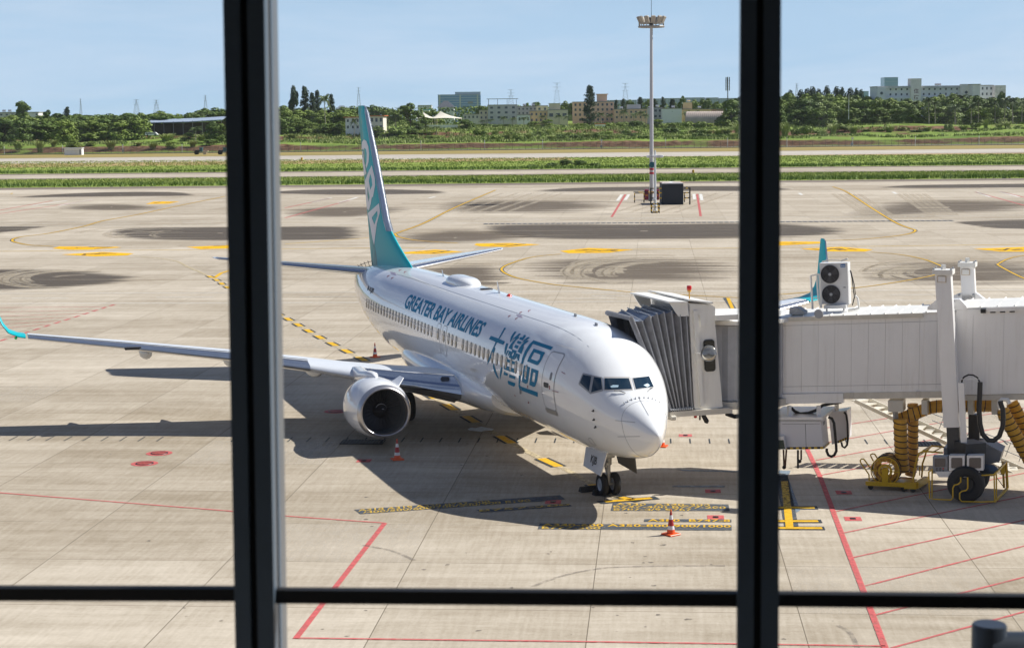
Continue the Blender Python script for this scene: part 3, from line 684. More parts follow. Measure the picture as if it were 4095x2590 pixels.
# tyre and rubber stains with soft rims
def stain(name, L, m, z, soft=.42, grow=1.0):
    P = [G(*p) for p in L]; n = len(P)
    # resample the rim, then pull a copy inwards
    R = []
    for i in range(n):
        for j in range(6):
            t = j/6; a, b, c, d = P[i-1], P[i], P[(i+1) % n], P[(i+2) % n]
            R.append(.5*((2*b)+(c-a)*t+(2*a-5*b+4*c-d)*t*t+(3*b-a-3*c+d)*t**3))
    c = sum(R, Vector())/len(R); mb = MB(); vals = []
    U = lambda p: (p-c).dot(Uv); Vd = lambda p: (p-c).dot(Vv)
    rings = ((1.0, 0.0), (1-soft*.5, .55), (1-soft, .92), (.4, .95), (.02, .95))
    ids = []
    for s, a in rings:
        row = []
        for p in R:
            q = c+Uv*(U(p)*(s if s < .5 else 1-(1-s)*.6))+Vv*(Vd(p)*s); row.append(mb.vert((q.x, q.y, z))); vals.append(a)
        ids.append(row)
    for A, B in zip(ids, ids[1:]):
        for j in range(len(R)): mb.face((A[j], A[(j+1) % len(R)], B[(j+1) % len(R)], B[j]))
    o = mb.build(name, m, fix=False); set_fall(o, vals); return struct(o)
ST1 = wear_mat('rubber_stain_dark', (.092, .076, .062), rough=.85, keep=.30, scale=.22, streak=(3.4, .10), ragged=.92)
ST2 = wear_mat('rubber_stain_mid', (.135, .108, .082), rough=.85, scale=.26, streak=(3.2, .13), ragged=.80)
ST3 = wear_mat('light_sweep', (.50, .43, .33), rough=.85, keep=.10, scale=.5, streak=(2.5, .2), lo=.38, hi=.75)
for L in ([(1860, 925), (1900, 898), (2100, 889), (2600, 890), (3100, 884), (3420, 905), (3470, 935), (3300, 955), (2900, 963), (2400, 968), (2050, 958), (1900, 942)],
          [(390, 935), (430, 912), (560, 904), (1000, 900), (1450, 901), (1500, 935), (1450, 962), (1000, 972), (600, 965), (450, 955)],
          [(20, 792), (200, 776), (450, 766), (700, 765), (810, 776), (760, 785), (400, 788)],
          [(1000, 770), (1200, 757), (1500, 754), (1750, 760), (1830, 772), (1700, 778), (1300, 782)],
          [(2080, 768), (2250, 750), (2600, 744), (3000, 742), (3220, 755), (3100, 766), (2600, 766)],
          [(3470, 752), (3600, 740), (3900, 735), (4300, 733), (4400, 748), (3900, 754)],
          [(3780, 890), (3900, 878), (4300, 874), (4500, 900), (4300, 925), (4000, 918)],
          [(-900, 940), (-700, 905), (100, 903), (230, 906), (60, 930), (-300, 950)],
          [(-1200, 1172), (-1300, 1090), (-600, 1068), (150, 1066), (420, 1078), (640, 1110), (420, 1150), (0, 1174), (-600, 1178)]):
    stain('rubber_stain', L, ST1, LZ, soft=.36)
for L in ([(2020, 1090), (2060, 1040), (2250, 1015), (2600, 1012), (2950, 1030), (3050, 1100), (2900, 1150), (2500, 1160), (2200, 1150)],
          [(3380, 1100), (3450, 1050), (3700, 1030), (4100, 1030), (4400, 1080), (4200, 1150), (3700, 1160), (3450, 1140)],
          [(200, 840), (260, 818), (420, 810), (600, 816), (700, 835), (500, 850)],
          [(1500, 980), (1600, 930), (1900, 905), (2200, 940), (2000, 975), (1700, 985)],
          [(1550, 1150), (1700, 1060), (1950, 1040), (2050, 1080), (2050, 1150), (1800, 1170)],
          [(3300, 880), (3500, 800), (3800, 790), (4200, 800), (4200, 850), (3700, 870)],
          [(1700, 860), (1750, 800), (2100, 790), (2500, 800), (2450, 850), (2000, 870)],
          [(1100, 870), (1150, 830), (1500, 815), (1700, 830), (1500, 870), (1300, 880)]):
    stain('rubber_stain', L, ST2, LZ*1.5, soft=.6)
mb = MB()
rnd = random.Random(3)
for (cx, cy, rx, ry, n_) in ((2600, 1085, 330, 60, 16), (3750, 1095, 300, 50, 10), (300, 1120, 330, 45, 10), (700, 935, 330, 32, 6)):
    for k in range(n_):
        q = .35+.65*rnd.random(); a0 = rnd.uniform(1.2, 2.6); a1 = a0+rnd.uniform(.9, 2.4); ox = rnd.uniform(-60, 60); oy = rnd.uniform(-10, 10)
        for off in (0, .05):
            P = [G(cx+ox+(rx*(q+off))*cos(a0+(a1-a0)*i/16), cy+oy-(ry*(q+off))*sin(a0+(a1-a0)*i/16)) for i in range(17)]
            strip_w(mb, P, rnd.choice((.25, .35, .6)), LZ*2+.0004*k)
for k in range(10):   # straight sweeps left by turning aircraft
    x = 1780+k*60+(380 if k > 4 else 0); P = [G(x, 850), G(x+230, 772)]; strip_w(mb, P, .7, LZ*2+.0004*k)
    x = 3330+k*26+(130 if k > 4 else 0); P = [G(x, 775), G(x+130, 860)]; strip_w(mb, P, .7, LZ*2+.0004*(k+12))
o = mb.build('tyre_tracks', ST3, fix=False); set_fall(o, [1.0]*len(mb.v)); struct(o)
Z1, Z2, Z3 = .012, .016, .020
# white lines
marking('white_line', [[(-600, 1176), (4700, 1157)], [(-600, 1216), (4700, 1198)]], MK['white'], .16, Z1)
marking('white_line', [[(-900, 896), (5000, 855)], [(-900, 912), (5000, 869)], [(-900, 800), (5000, 750)]], MK['white'], .22, Z1)
marking('white_dashes', [[(47, 1193), (275, 1192)], [(625, 1189), (855, 1188)], [(1200, 1187), (1420, 1186)], [(2325, 1172), (2490, 1171)], [(2365, 1183), (2560, 1182)], [(2300, 1194), (2465, 1193)], [(3560, 1179), (3760, 1178)], [(3110, 1181), (3190, 1181)]], MK['white'], .15, Z1)
marking('white_dashes', [[(0, 897), (230, 895)], [(430, 894), (545, 893)], [(730, 892), (860, 891)], [(1360, 889), (1500, 888)], [(1690, 885), (1815, 884)], [(2015, 881), (2240, 880)], [(2335, 879), (2465, 878)], [(2500, 875), (2620, 874)], [(2665, 876), (2790, 875)], [(3320, 870), (3450, 869)], [(3500, 869), (3700, 867)]], MK['white'], .2, Z1)
marking('white_marks', [[(2487, 778), (2469, 803)], [(2515, 778), (2500, 800)], [(2775, 776), (2777, 797)], [(2802, 776), (2807, 801)], [(1245, 810), (1325, 791)], [(1355, 812), (1430, 789)], [(1715, 793), (1740, 786)], [(235, 822), (370, 799)], [(130, 822), (270, 802)], [(3196, 772), (3207, 780)], [(3570, 768), (3587, 776)], [(3905, 768), (3960, 788)], [(4000, 766), (4075, 788)]], MK['white'], .45, Z1)
# red lines
marking('red_line', [[(-400, 1937), (0, 1970), (930, 2044), (1155, 2064), (1541, 2091)]], MK['red'], .09, Z1)
marking('red_line', [[(1539, 2091), (1183, 2553)]], MK['red'], .15, Z1)
marking('red_line', [[(1183, 2551), (2380, 2566), (3540, 2583)]], MK['red'], .09, Z2)
marking('red_line', [[(3190, 1690), (3230, 1800), (3277, 1900), (3345, 2080), (3540, 2590), (3640, 2850)]], MK['red'], .155, Z2)
marking('red_hatching', [[(3337, 2046), (4300, 1850)], [(3371, 2131), (4300, 1942)], [(3414, 2228), (4300, 2035)], [(3460, 2342), (4300, 2132)], [(3503, 2458), (4300, 2255)], [(3565, 2590), (4300, 2390)], [(3282, 1900), (4200, 1730)], [(3262, 1840), (4200, 1675)], [(3245, 1780), (4100, 1630)], [(3215, 1725), (4100, 1585)]], MK['pale'], .085, Z1)
marking('red_line', [[(2501, 778), (2446, 868)], [(2788, 776), (2802, 865)]], MK['pale'], .3, Z1)
marking('red_dashes', [[(-100, 1395), (473, 1213)]], MK['pale'], .22, Z1, dash=1.6)
marking('red_hatching', [[(-100, 1213+18*k), (470-45*k, 1213+14*k)] for k in range(1, 7)], MK['pale'], .12, Z1)
marking('red_hatching', [[(-50, 850), (210, 803)], [(-50, 862), (370, 800)], [(1140, 832), (1320, 793)], [(1140, 872), (1400, 800)], [(3900, 768), (4200, 850)], [(4000, 766), (4300, 840)]], MK['pale'], .3, Z1)
# yellow lines
curves = [[(2241, 1016), (2125, 1029), (2042, 1054), (2010, 1070), (2008, 1083), (2033, 1099), (2087, 1116), (2208, 1137), (2332, 1150), (2540, 1169), (2955, 1191)],
          [(3484, 1008), (3596, 1018), (3691, 1036), (3753, 1059), (3769, 1069), (3769, 1086), (3728, 1102), (3596, 1127), (3422, 1151), (3100, 1180)],
          [(4300, 1000), (4095, 1022), (4030, 1036), (3993, 1055), (3990, 1059), (4030, 1082), (4095, 1113), (4200, 1150)]]
marking('yellow_line_border', curves, MK['dull'], .34, Z1, True); marking('yellow_line', curves, MK['yellow'], .17, Z2, True)
far = [[(1983, 760), (1822, 829), (1694, 893), (1588, 932), (1583, 939), (1597, 948), (1671, 962), (1832, 973)],
       [(903, 785), (710, 824), (552, 858), (414, 883), (335, 905), (197, 933), (99, 945), (63, 952), (49, 960), (59, 968), (118, 980), (213, 985)],
       [(3330, 747), (3384, 767), (3492, 836), (3581, 890), (3635, 912), (3660, 921), (3645, 932), (3581, 944), (3443, 957), (3295, 962)]]
marking('yellow_line_border', far, MK['dull'], .46, Z1, True); marking('yellow_line', far, MK['yellow'], .24, Z2, True)
marking('yellow_line', [[(1140, 976), (1475, 951)], [(-200, 1007), (900, 998), (1700, 990)], [(2300, 1000), (4300, 975)], [(0, 775), (50, 772), (44, 776)]], MK['old'], .35, Z1)
# dashed lead-in line with dark edges
lead = [(536, 1023), (690, 1041), (750, 1067), (856, 1114), (915, 1152), (1130, 1264), (1281, 1350), (1425, 1424), (1660, 1549), (1762, 1606), (2063, 1781), (2210, 1854), (2284, 1888), (2410, 1962), (2480, 1995)]
P = smoothline(lead, 8); D_ = [0]
for a, b in zip(P, P[1:]): D_.append(D_[-1]+(b-a).length)
marking('lead_in_line', [lead], wear_mat('faded_lead_in', (.55, .46, .30), keep=.1, scale=4), .26, Z1, True)
def at_len(s):
    for i in range(len(P)-1):
        if D_[i+1] >= s: return P[i]+(P[i+1]-P[i])*((s-D_[i])/(D_[i+1]-D_[i]))
    return P[-1]
m1, m2 = MB(), MB(); s = 24.0
while s < D_[-1]-1:
    L_ = 1.55; a, b = at_len(s), at_len(s+L_); t = (b-a).normalized(); n_ = Vector((-t.y, t.x, 0)); half = s < 92
    strip_w(m1, [a, b], .32, Z2)
    for q in (-1, 1): strip_w(m2, [a+n_*q*.23, b+n_*q*.23], .10, Z2)
    s += 3.1 if half else 4.6
for m_, nm, k in ((m1, 'lead_in_blocks', 'yellow'), (m2, 'lead_in_block_edges', 'black')):
    o = m_.build(nm, MK[k], fix=False); set_fall(o, [1.0]*len(m_.v)); struct(o)
marking('lead_in_branch', [[(856, 1112), (885, 1092), (960, 1070)]], MK['yellow'], .3, Z2)
# stop bars
marking('stop_bar_border', [[(2395, 2009), (2630, 1990)], [(2470, 1985), (2560, 2004)], [(3100, 2084), (3286, 2084)], [(3100, 2111), (3298, 2112)], [(3100, 2030), (3270, 2030)]], MK['black'], .42, Z1)
marking('stop_bar_border', [[(3125, 1900), (3168, 2118)], [(2903, 1191), (2940, 1246)]], MK['dull'], .40, Z1)
marking('stop_bar', [[(2418, 2006), (2605, 1992)], [(2484, 1988), (2530, 1999)], [(3060, 2084), (3272, 2084)], [(3060, 2111), (3288, 2112)], [(3060, 2030), (3257, 2030)]], MK['yellow'], .24, Z2)
marking('stop_bar', [[(3149, 2030), (3158, 2112)], [(2911, 1192), (2934, 1245)]], MK['yellow'], .22, Z3)
marking('stop_bar', [[(3137, 1925), (3149, 2030)]], MK['old'], .22, Z3)  # worn yellow stands in for the shadow dulling the upper stem
# stand number boxes on the far taxiway
SB = lambda L: [(x*.3945, 700+y*.3945) for x, y in L]
SR = lambda L: [(3100+x*.4132, 900+y*.4132) for x, y in L]
boxes = [SB([(530, 745), (600, 725), (1180, 728), (1230, 735), (900, 758), (700, 758)]), SB([(620, 806), (1040, 780), (1355, 795), (1290, 815), (960, 825)]), SB([(1890, 730), (2310, 712), (2700, 716), (2500, 738), (2040, 752)]), SB([(1475, 295), (1560, 270), (1820, 268), (1710, 292)]),
         [(1897, 980), (1904, 974), (2039, 972), (2163, 978), (2039, 988), (1925, 986)], [(1607, 1010), (1741, 998), (1851, 1007), (1741, 1016), (1626, 1015)], [(2239, 1004), (2353, 992), (2532, 998), (2436, 1011), (2274, 1013)],
         [(2950, 972), (3100, 966), (3282, 967), (3280, 974), (3117, 982)], SR([(240, 230), (640, 213), (945, 238), (870, 257), (500, 255)]), SR([(1920, 230), (2408, 212), (2700, 235), (2450, 258), (2180, 257)])]
patch('stand_number_box', boxes, MK['box'], Z1)
mk = [SB([(650, 745), (790, 742)]), SB([(770, 737), (960, 733)]), SB([(900, 728), (1140, 731)]), SB([(960, 748), (1100, 735)]), SB([(820, 808), (1050, 800)]), SB([(850, 812), (860, 800), (1010, 798)]), SB([(960, 806), (1090, 796), (1180, 798)]), SB([(1000, 790), (1150, 797)]), SB([(1560, 287), (1630, 274)]), SB([(1670, 286), (1780, 272)]),
      SB([(2050, 742), (2120, 742)]), SB([(2160, 722), (2290, 718)]),
      [(1960, 983), (2030, 978)], [(1975, 976), (2080, 979)], [(2020, 986), (2100, 976)], [(1660, 1008), (1740, 1011)], [(1700, 1003), (1790, 1006)], [(1730, 1013), (1800, 1003)], [(2300, 1005), (2380, 1000), (2330, 998)], [(2340, 1009), (2400, 1003)], [(2395, 1006), (2470, 999)], [(2430, 1001), (2470, 1006)],
      SR([(360, 232), (480, 245)]), SR([(480, 245), (560, 228)]), SR([(560, 228), (640, 245)]), SR([(600, 224), (690, 243)]), SR([(700, 228), (790, 240)]), SR([(60, 178), (200, 182)]), SR([(160, 172), (300, 180)]), SR([(2120, 235), (2210, 246)]), SR([(2210, 246), (2260, 228)]), SR([(2280, 240), (2380, 232)]), SR([(2300, 246), (2400, 238)])]
marking('stand_number_strokes', mk, MK['black'], .34, Z2)
# aircraft type lettering on dark panels
TG = lambda L: [(1300+x*.706, 1960+y*.706) for x, y in L]
patch('lettering_panel', [TG([(165, 110), (1330, 28), (1362, 52), (200, 135)]), TG([(858, 112), (1380, 76), (1400, 90), (884, 126)]), TG([(1808, 163), (2302, 165), (2302, 181), (1806, 178)]), TG([(1216, 188), (2302, 197), (2304, 228), (1205, 220)])], MK['dull'], Z1)
patch('lettering_panel', [TG([(1630, 72), (2285, 80), (2292, 118), (1618, 116)])], MK['dull'], Z1)
def ground_text(s, q, m):
    q = TG(q); V, F, w = text_mesh(s, .018); mb = MB()
    for u, v in V:
        p = bil([(x, y, 0) for x, y in q], u, v); g = G(p.x, p.y); mb.vert((g.x, g.y, Z2))
    for f in F: mb.face(f)
    o = mb.build('aircraft_type_lettering', m, fix=False); set_fall(o, [1.0]*len(mb.v)); struct(o)
ground_text('A318 A319 A320 B737-300', [(188, 121), (935, 72), (188, 108), (930, 58)], MK['old'])
ground_text('/400/500/600/700/800/900 E190', [(214, 133), (1165, 66), (212, 121), (1160, 52)], MK['old'])
ground_text('B757-200', [(874, 123), (1390, 86), (872, 111), (1385, 76)], MK['old'])
ground_text('A330  A340-300', [(1645, 86), (2180, 92), (1645, 73), (2180, 79)], MK['old'])
ground_text('B747-400 B777-200', [(1632, 100), (2270, 106), (1634, 88), (2270, 93)], MK['old'])
ground_text('B787-8/9 B767', [(1634, 115), (2080, 117), (1634, 103), (2080, 105)], MK['old'])
ground_text('A380  B747-8', [(1828, 178), (2295, 180), (1828, 164), (2295, 166)], MK['yellow'])
ground_text('A340-600 A350-800/900/1000', [(1230, 204), (2298, 212), (1230, 189), (2298, 198)], MK['yellow'])
ground_text('B777-300', [(1226, 220), (1560, 222), (1228, 206), (1560, 208)], MK['old'])
# drain slots across the stand
mb = MB()
for k in range(-46, 30):
    u = -1.6+k*.69
    if -3.2 < u-(-14.5) < -1.2: continue
    strip_w(mb, [UV(u, 12.35), UV(u, 13.25)], .05, Z1)
o = mb.build('drain_slots', MK['black'], fix=False); set_fall(o, [1.0]*len(mb.v)); struct(o)
mb = MB()
for k in range(-24, 60): 
    a = G(2480+k*22.4, 892-.0072*k*22); strip_w(mb, [a-Vv*.9, a+Vv*.9], .5, Z1)
o = mb.build('drain_slots', MK['dull'], fix=False); set_fall(o, [1.0]*len(mb.v)); struct(o)
# pale spilt foam under the wing
L = [(1869, 1717), (1885, 1710), (1902, 1712), (1925, 1706), (1950, 1711), (1975, 1716), (1968, 1722), (1940, 1722), (1925, 1727), (1900, 1724), (1880, 1722)]
patch('spilt_foam', [L, [(2018, 1752), (2032, 1757), (2045, 1758), (2035, 1761)]], wear_mat('foam', (.72, .76, .80), keep=.8), Z2)
patch('blue_grey_repaint', [[(3115, 1880), (3162, 1882), (3158, 1893), (3150, 1905), (3200, 2040), (3185, 2050), (3110, 1935)]], wear_mat('repaint', (.20, .26, .33), keep=.35), Z1)
patch('patched_lines', [TG([(2100, 40)]*3)] if False else [[(2690, 1941), (2900, 1942), (2898, 1949), (2688, 1948)], [(2700, 1877), (3000, 1883), (2998, 1889), (2740, 1884)]], wear_mat('grey_patch', (.30, .33, .36), keep=.3), Z1)
# scuff arcs on the near slabs
mb = MB()
for L in ([(2130, 2345), (2230, 2308), (2350, 2280), (2500, 2266), (2900, 2262)], [(1450, 2180), (1560, 2200), (1660, 2240)], [(3350, 2500), (3400, 2530), (3430, 2590)]): strip_w(mb, smoothline(L), .12, Z1)
o = mb.build('scuff_marks', wear_mat('scuff', (.24, .21, .18), keep=.0, scale=3), fix=False); set_fall(o, [.5]*len(mb.v)); struct(o)
# ---------------------------------------------------------------- bands beyond the apron
def band(name, near, far_, m, z, ext=(-1.2, 2.2), n=1):
    """near / far_: (y at the left edge, y at the right edge) of the photo"""
    L = lambda yy, t: (PW*t, yy[0]+(yy[1]-yy[0])*t)
    a, b = G(*L(near, 0)), G(*L(near, 1)); c, d = G(*L(far_, 0)), G(*L(far_, 1)); e0, e1 = ext
    P = [a+(b-a)*e0, a+(b-a)*e1, c+(d-c)*e1, c+(d-c)*e0]
    mb = MB(); mb.poly([(p.x, p.y, z) for p in P]); return struct(mb.build(name, m, fix=False)), P
def ground_mat(name, c1, c2, scale=.15, streak=(1, .15), rough=.9, c3=None):
    m = bpy.data.materials.new(name); m.use_nodes = True; nt = m.node_tree; b = nt.nodes['Principled BSDF']; b.inputs['Roughness'].default_value = rough; b.inputs['Specular IOR Level'].default_value = .1
    tc = node(nt, 'TexCoord'); mp = node(nt, 'Mapping'); mp.inputs['Rotation'].default_value = (0, 0, -AU-R_(2)); nt.links.new(tc.outputs['Object'], mp.inputs[0])
    m2 = node(nt, 'Mapping'); m2.inputs['Scale'].default_value = (streak[0], streak[1], 1); nt.links.new(mp.outputs[0], m2.inputs[0])
    n = node(nt, 'TexNoise'); n.inputs['Scale'].default_value = scale; n.inputs['Detail'].default_value = 8; n.inputs['Roughness'].default_value = .75; nt.links.new(m2.outputs[0], n.inputs['Vector'])
    cr = node(nt, 'ValToRGB'); E = cr.color_ramp.elements; E[0].position = .36; E[0].color = (*c1, 1); E[1].position = .64; E[1].color = (*c2, 1)
    if c3: e = E.new(.5); e.color = (*c3, 1)
    nt.links.new(n.outputs[0], cr.inputs[0]); nt.links.new(cr.outputs[0], b.inputs['Base Color']); return m
GR = ground_mat('grass_ground', (.14, .19, .03), (.30, .36, .075), .12, (1, .12), c3=(.21, .28, .05))
DRY = ground_mat('dry_grass', (.28, .20, .09), (.42, .30, .15), .2, (1, .1))
TAR = ground_mat('shoulder_asphalt', (.16, .13, .11), (.24, .20, .17), .2, (1, .1))
band('taxiway_shoulder', (760, 721), (747, 709), TAR, .012)
band('grass', (752, 713), (720, 683), GR, .020)
band('taxiway_shoulder', (722, 685), (696, 659), TAR, .024)
band('taxiway', (716, 679), (702, 665), concrete(), .030)
band('grass', (697, 660), (646, 613), GR, .034)
band('dry_grass', (672, 617), (652, 609), DRY, .040, ext=(-1.2, .55))
band('dry_grass', (650, 616.5), (645, 612), DRY, .044)
band('runway_shoulder', (645, 612), (636, 600), TAR, .048)
band('runway', (656, 611), (636, 597), ground_mat('runway_concrete', (.36, .32, .27), (.52, .48, .42), .1, (1, .06)), .055)
marking('runway_edge_line', [[(-3000, 665), (6500, 585)]], MK['white'], 1.2, .07)
marking('runway_edge_line', [[(-3000, 676), (6500, 589)]], MK['white'], .8, .07)
band('dry_grass', (634, 594), (618, 580), ground_mat('verge_grass', (.22, .19, .06), (.36, .27, .11), .15, (1, .1)), .060)
# embankment and plateau behind the fence
YB = radians(-19.5)                     # the far side of the field runs at this bearing
Bu = Vector((cos(YB-pi/2), sin(YB-pi/2), 0)); Bv = Vector((cos(YB), sin(YB), 0))
FV = G(2047, 597).dot(Bv)               # how far the fence is along Bv
def hgt(p):
    """ground height at p"""
    d = p.dot(Bv)-FV; u = p.dot(Bu)
    if d <= 8: return 0.0
    left = max(0.0, min(1.0, (u-60)/90.0)) if False else 0
    prof = ((8, 0), (26, 2.6), (60, 3.6), (95, 4.3), (112, 6.6), (170, 7.6), (260, 9.0), (360, 9.8), (900, 10.2), (6000, 9.0))
    z = prof[-1][1]
    for (a, za), (b, zb) in zip(prof, prof[1:]):
        if a <= d < b: z = za+(zb-za)*((d-a)/(b-a)); break
    k = min(1, (d-8)/60.0)
    return z+k*(.8*sin(u*.031+d*.02)+.5*sin(u*.083-d*.051+1.3)+.25*sin(u*.21+d*.13))
def at_ground(px, D):
    """the spot on the ground seen in column px at distance D"""
    p = CAM+ray(px, 560)*D; p.z = 0; p.z = hgt(p); return p
mb = MB(); rows = []
ds = [6, 8, 12, 16, 20, 24, 28, 34, 42, 50, 60, 70, 80, 90, 96, 100, 104, 108, 113, 120, 135, 150, 170, 200, 240, 290, 360, 500, 800, 1500, 3500]
us = [-520+8*k for k in range(160)]
cu = CAM.dot(Bu)
for d in ds:
    rows.append([])
    for u in us:
        uu = cu+u*(1 if d < 600 else 1+(d-600)/500); p = Bu*uu+Bv*(FV+d); rows[-1].append((p.x, p.y, hgt(p)+random.uniform(-.12, .12)*(d > 12)))
mb.loft(rows, closed=False)
def earth():
    m = ground_mat('bank_earth', (.10, .16, .028), (.24, .32, .07), .06, (1, .5), c3=(.17, .24, .045)); nt = m.node_tree; b = nt.nodes['Principled BSDF']
    old = b.inputs['Base Color'].links[0].from_socket
    g = node(nt, 'NewGeometry'); sx = node(nt, 'SeparateXYZ'); nt.links.new(g.outputs['Normal'], sx.inputs[0])
    tc = node(nt, 'TexCoord'); n = node(nt, 'TexNoise'); n.inputs['Scale'].default_value = .035; n.inputs['Detail'].default_value = 7; n.inputs['Roughness'].default_value = .7; nt.links.new(tc.outputs['Object'], n.inputs['Vector'])
    a = vmath(nt, 'ADD', vmath(nt, 'MULTIPLY', vmath(nt, 'SUBTRACT', 1, sx.outputs[2]), 62), vmath(nt, 'MULTIPLY', vmath(nt, 'SUBTRACT', n.outputs[0], .60), 2.6))
    r = node(nt, 'MapRange'); r.inputs[1].default_value = .0; r.inputs[2].default_value = .22; nt.links.new(a, r.inputs[0])
    n2 = node(nt, 'TexNoise'); n2.inputs['Scale'].default_value = .4; n2.inputs['Detail'].default_value = 6; nt.links.new(tc.outputs['Object'], n2.inputs['Vector'])
    e = node(nt, 'ValToRGB'); E = e.color_ramp.elements; E[0].position = .35; E[0].color = (.07, .03, .015, 1); E[1].position = .66; E[1].color = (.22, .13, .08, 1); nt.links.new(n2.outputs[0], e.inputs[0])
    mx = node(nt, 'Mix', data_type='RGBA'); nt.links.new(r.outputs[0], mx.inputs[0]); nt.links.new(old, mx.inputs[6]); nt.links.new(e.outputs[0], mx.inputs[7]); nt.links.new(mx.outputs[2], b.inputs['Base Color'])
    return m
struct(mb.build('hill_terrain', earth(), smooth=80))

# oil drips and small dark spots on the stand
mb = MB(); r4 = random.Random(9)
for k in range(110):
    c = G(r4.choice((2420, 1600, 2300, 2650, 3300, 1500, 900, 2000))+r4.gauss(0, 260), r4.uniform(1700, 2560)); q = r4.uniform(.015, .07); e = r4.uniform(.6, 1.4); a0 = r4.uniform(0, 3)
    mb.poly([(c.x+q*cos(a0+t)*(1+.25*sin(3*t+k)), c.y+q*e*sin(a0+t)*(1+.25*sin(2*t+k)), .009) for t in [2*pi*j/12 for j in range(12)]])
o = mb.build('oil_spots', wear_mat('oil', (.16, .14, .12), keep=.05, scale=9), fix=False); set_fall(o, [.8]*len(mb.v)); stuff(o)
# paler and darker recast slabs
mb = MB()
for u_, v_ in ((-3, 2), (1, -2), (2, 4), (-6, 5), (4, 1), (-2, -1), (5, -3), (-8, 0), (0, 7), (3, -1), (-5, -2), (-4, 9), (6, 3), (-9, 6)):
    a, b = -1.62+4.85*u_+.03, -.42+4.33*v_+.03; mb.poly([UV(a, b, .0025), UV(a+4.79, b, .0025), UV(a+4.79, b+4.27, .0025), UV(a, b+4.27, .0025)])
o = mb.build('recast_slabs', wear_mat('recast_concrete', (.60, .54, .45), keep=.05, scale=1.2, streak=(1, 3)), fix=False); set_fall(o, [.38]*len(mb.v)); struct(o)
# ================================================================ boarding bridge
W1 = Vector((4.17, -6.0, 0)); BT = Vector((-3.15, -3.9, 0)).normalized(); BN = Vector((BT.y, -BT.x, 0)); SL = .0619
def BP(px, py, n):
    d = ray(px, py); t = (n-(CAM-W1).dot(BN))/d.dot(BN); return CAM+d*t
def BL(s, n, z): return W1+BT*s+BN*n+Vector((0, 0, 2.77+SL*s+z))      # z above the underside line
def sn(p): return (p-W1).dot(BT), (p-W1).dot(BN)
def toX(px, py, x):
    d = ray(px, py); return CAM+d*((x-CAM.x)/d.x)
K3b = lambda x, y: (2400+x*.4267, 1100+y*.4267)
K4 = lambda x, y: (3000+x*.4924, 950+y*.4924)
K5 = lambda x, y: (3000+x*.4548, 1500+y*.4548)
bw = mat('bridge_white_paint', (.84, .83, .82), .30, coat=.25, noise=.03, nscale=.8)
def streaky(m, k=.10):
    nt = m.node_tree; b = nt.nodes['Principled BSDF']; old = b.inputs['Base Color'].links[0].from_socket
    tc = node(nt, 'TexCoord'); mp = node(nt, 'Mapping'); mp.inputs['Scale'].default_value = (5, 5, .35); nt.links.new(tc.outputs['Object'], mp.inputs[0]); n = node(nt, 'TexNoise'); n.inputs['Scale'].default_value = 1.2; n.inputs['Detail'].default_value = 7; n.inputs['Roughness'].default_value = .7; nt.links.new(mp.outputs[0], n.inputs['Vector'])
    r = node(nt, 'MapRange'); r.inputs[1].default_value = .52; r.inputs[2].default_value = .78; r.inputs[4].default_value = .38; nt.links.new(n.outputs[0], r.inputs[0])
    mx = node(nt, 'Mix', data_type='RGBA'); nt.links.new(r.outputs[0], mx.inputs[0]); nt.links.new(old, mx.inputs[6]); mx.inputs[7].default_value = (.56, .52, .46, 1); nt.links.new(mx.outputs[2], b.inputs['Base Color'])
streaky(bw)
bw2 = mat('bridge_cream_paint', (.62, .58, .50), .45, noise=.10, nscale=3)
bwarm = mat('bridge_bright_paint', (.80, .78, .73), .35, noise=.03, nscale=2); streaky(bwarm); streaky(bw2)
fab = mat('canopy_fabric', (.19, .192, .21), .75, noise=.25, nscale=3, bump=.4, bscale=9)
fab2 = mat('canopy_roof_fabric', (.22, .26, .34), .55, noise=.2, nscale=4)
blk = mat('cable_black', (.012, .012, .014), .45)
yel = mat('safety_yellow', (.72, .44, .01), .4, noise=.08, nscale=5)
dst = mat('dark_steel', (.045, .048, .055), .4, .5)
br = thing('boarding_bridge', 'white telescopic boarding bridge with grey bellows docked at the jet nose', 'boarding bridge', (0, 0, 0))
# --- bellows
NK = [(285, 410), (330, 418), (390, 435), (425, 405), (460, 380), (495, 375), (530, 365), (562, 360), (595, 350), (630, 348), (665, 340), (705, 350), (745, 378), (775, 384), (805, 388), (835, 392)]
BK = [(640, 1270), (652, 1268), (668, 1266), (680, 1264), (694, 1262), (706, 1260), (720, 1258), (732, 1256), (746, 1254), (762, 1252), (780, 1250), (800, 1246), (820, 1243), (840, 1240), (860, 1236), (880, 1232)]
FK = [(70, 360), (130, 350), (200, 330), (230, 322), (260, 315), (296, 306), (330, 300), (366, 292), (400, 285), (438, 282), (475, 280), (508, 274), (540, 270), (575, 264), (610, 262), (660, 250)]
N_, B_, F_ = [], [], []
for k in range(16):
    o = (.10 if k % 2 else 0)
    N_.append(toX(*K3b(*NK[k]), 3.78)+Vector((o, 0, -.5*o))); B_.append(toX(*K3b(*BK[k]), 3.78)+Vector((o*.8, 0, 0))); F_.append(toX(*K3b(*FK[k]), 6.7)+Vector((-o, 0, -.5*o)))
def rowpts(a, b, n=8, sag=0): return [a+(b-a)*(i/n)+Vector((0, 0, -sag*sin(pi*i/n))) for i in range(n+1)]
mb = MB(); mb.loft([rowpts(B_[k], N_[k], 10) for k in range(16)], closed=False); mb.build('bellows_side', fab, br, fix=False)
mb = MB(); mb.loft([rowpts(N_[k], F_[k], 8, .05) for k in range(16)], closed=False); mb.build('bellows_roof', fab2, br, fix=False)
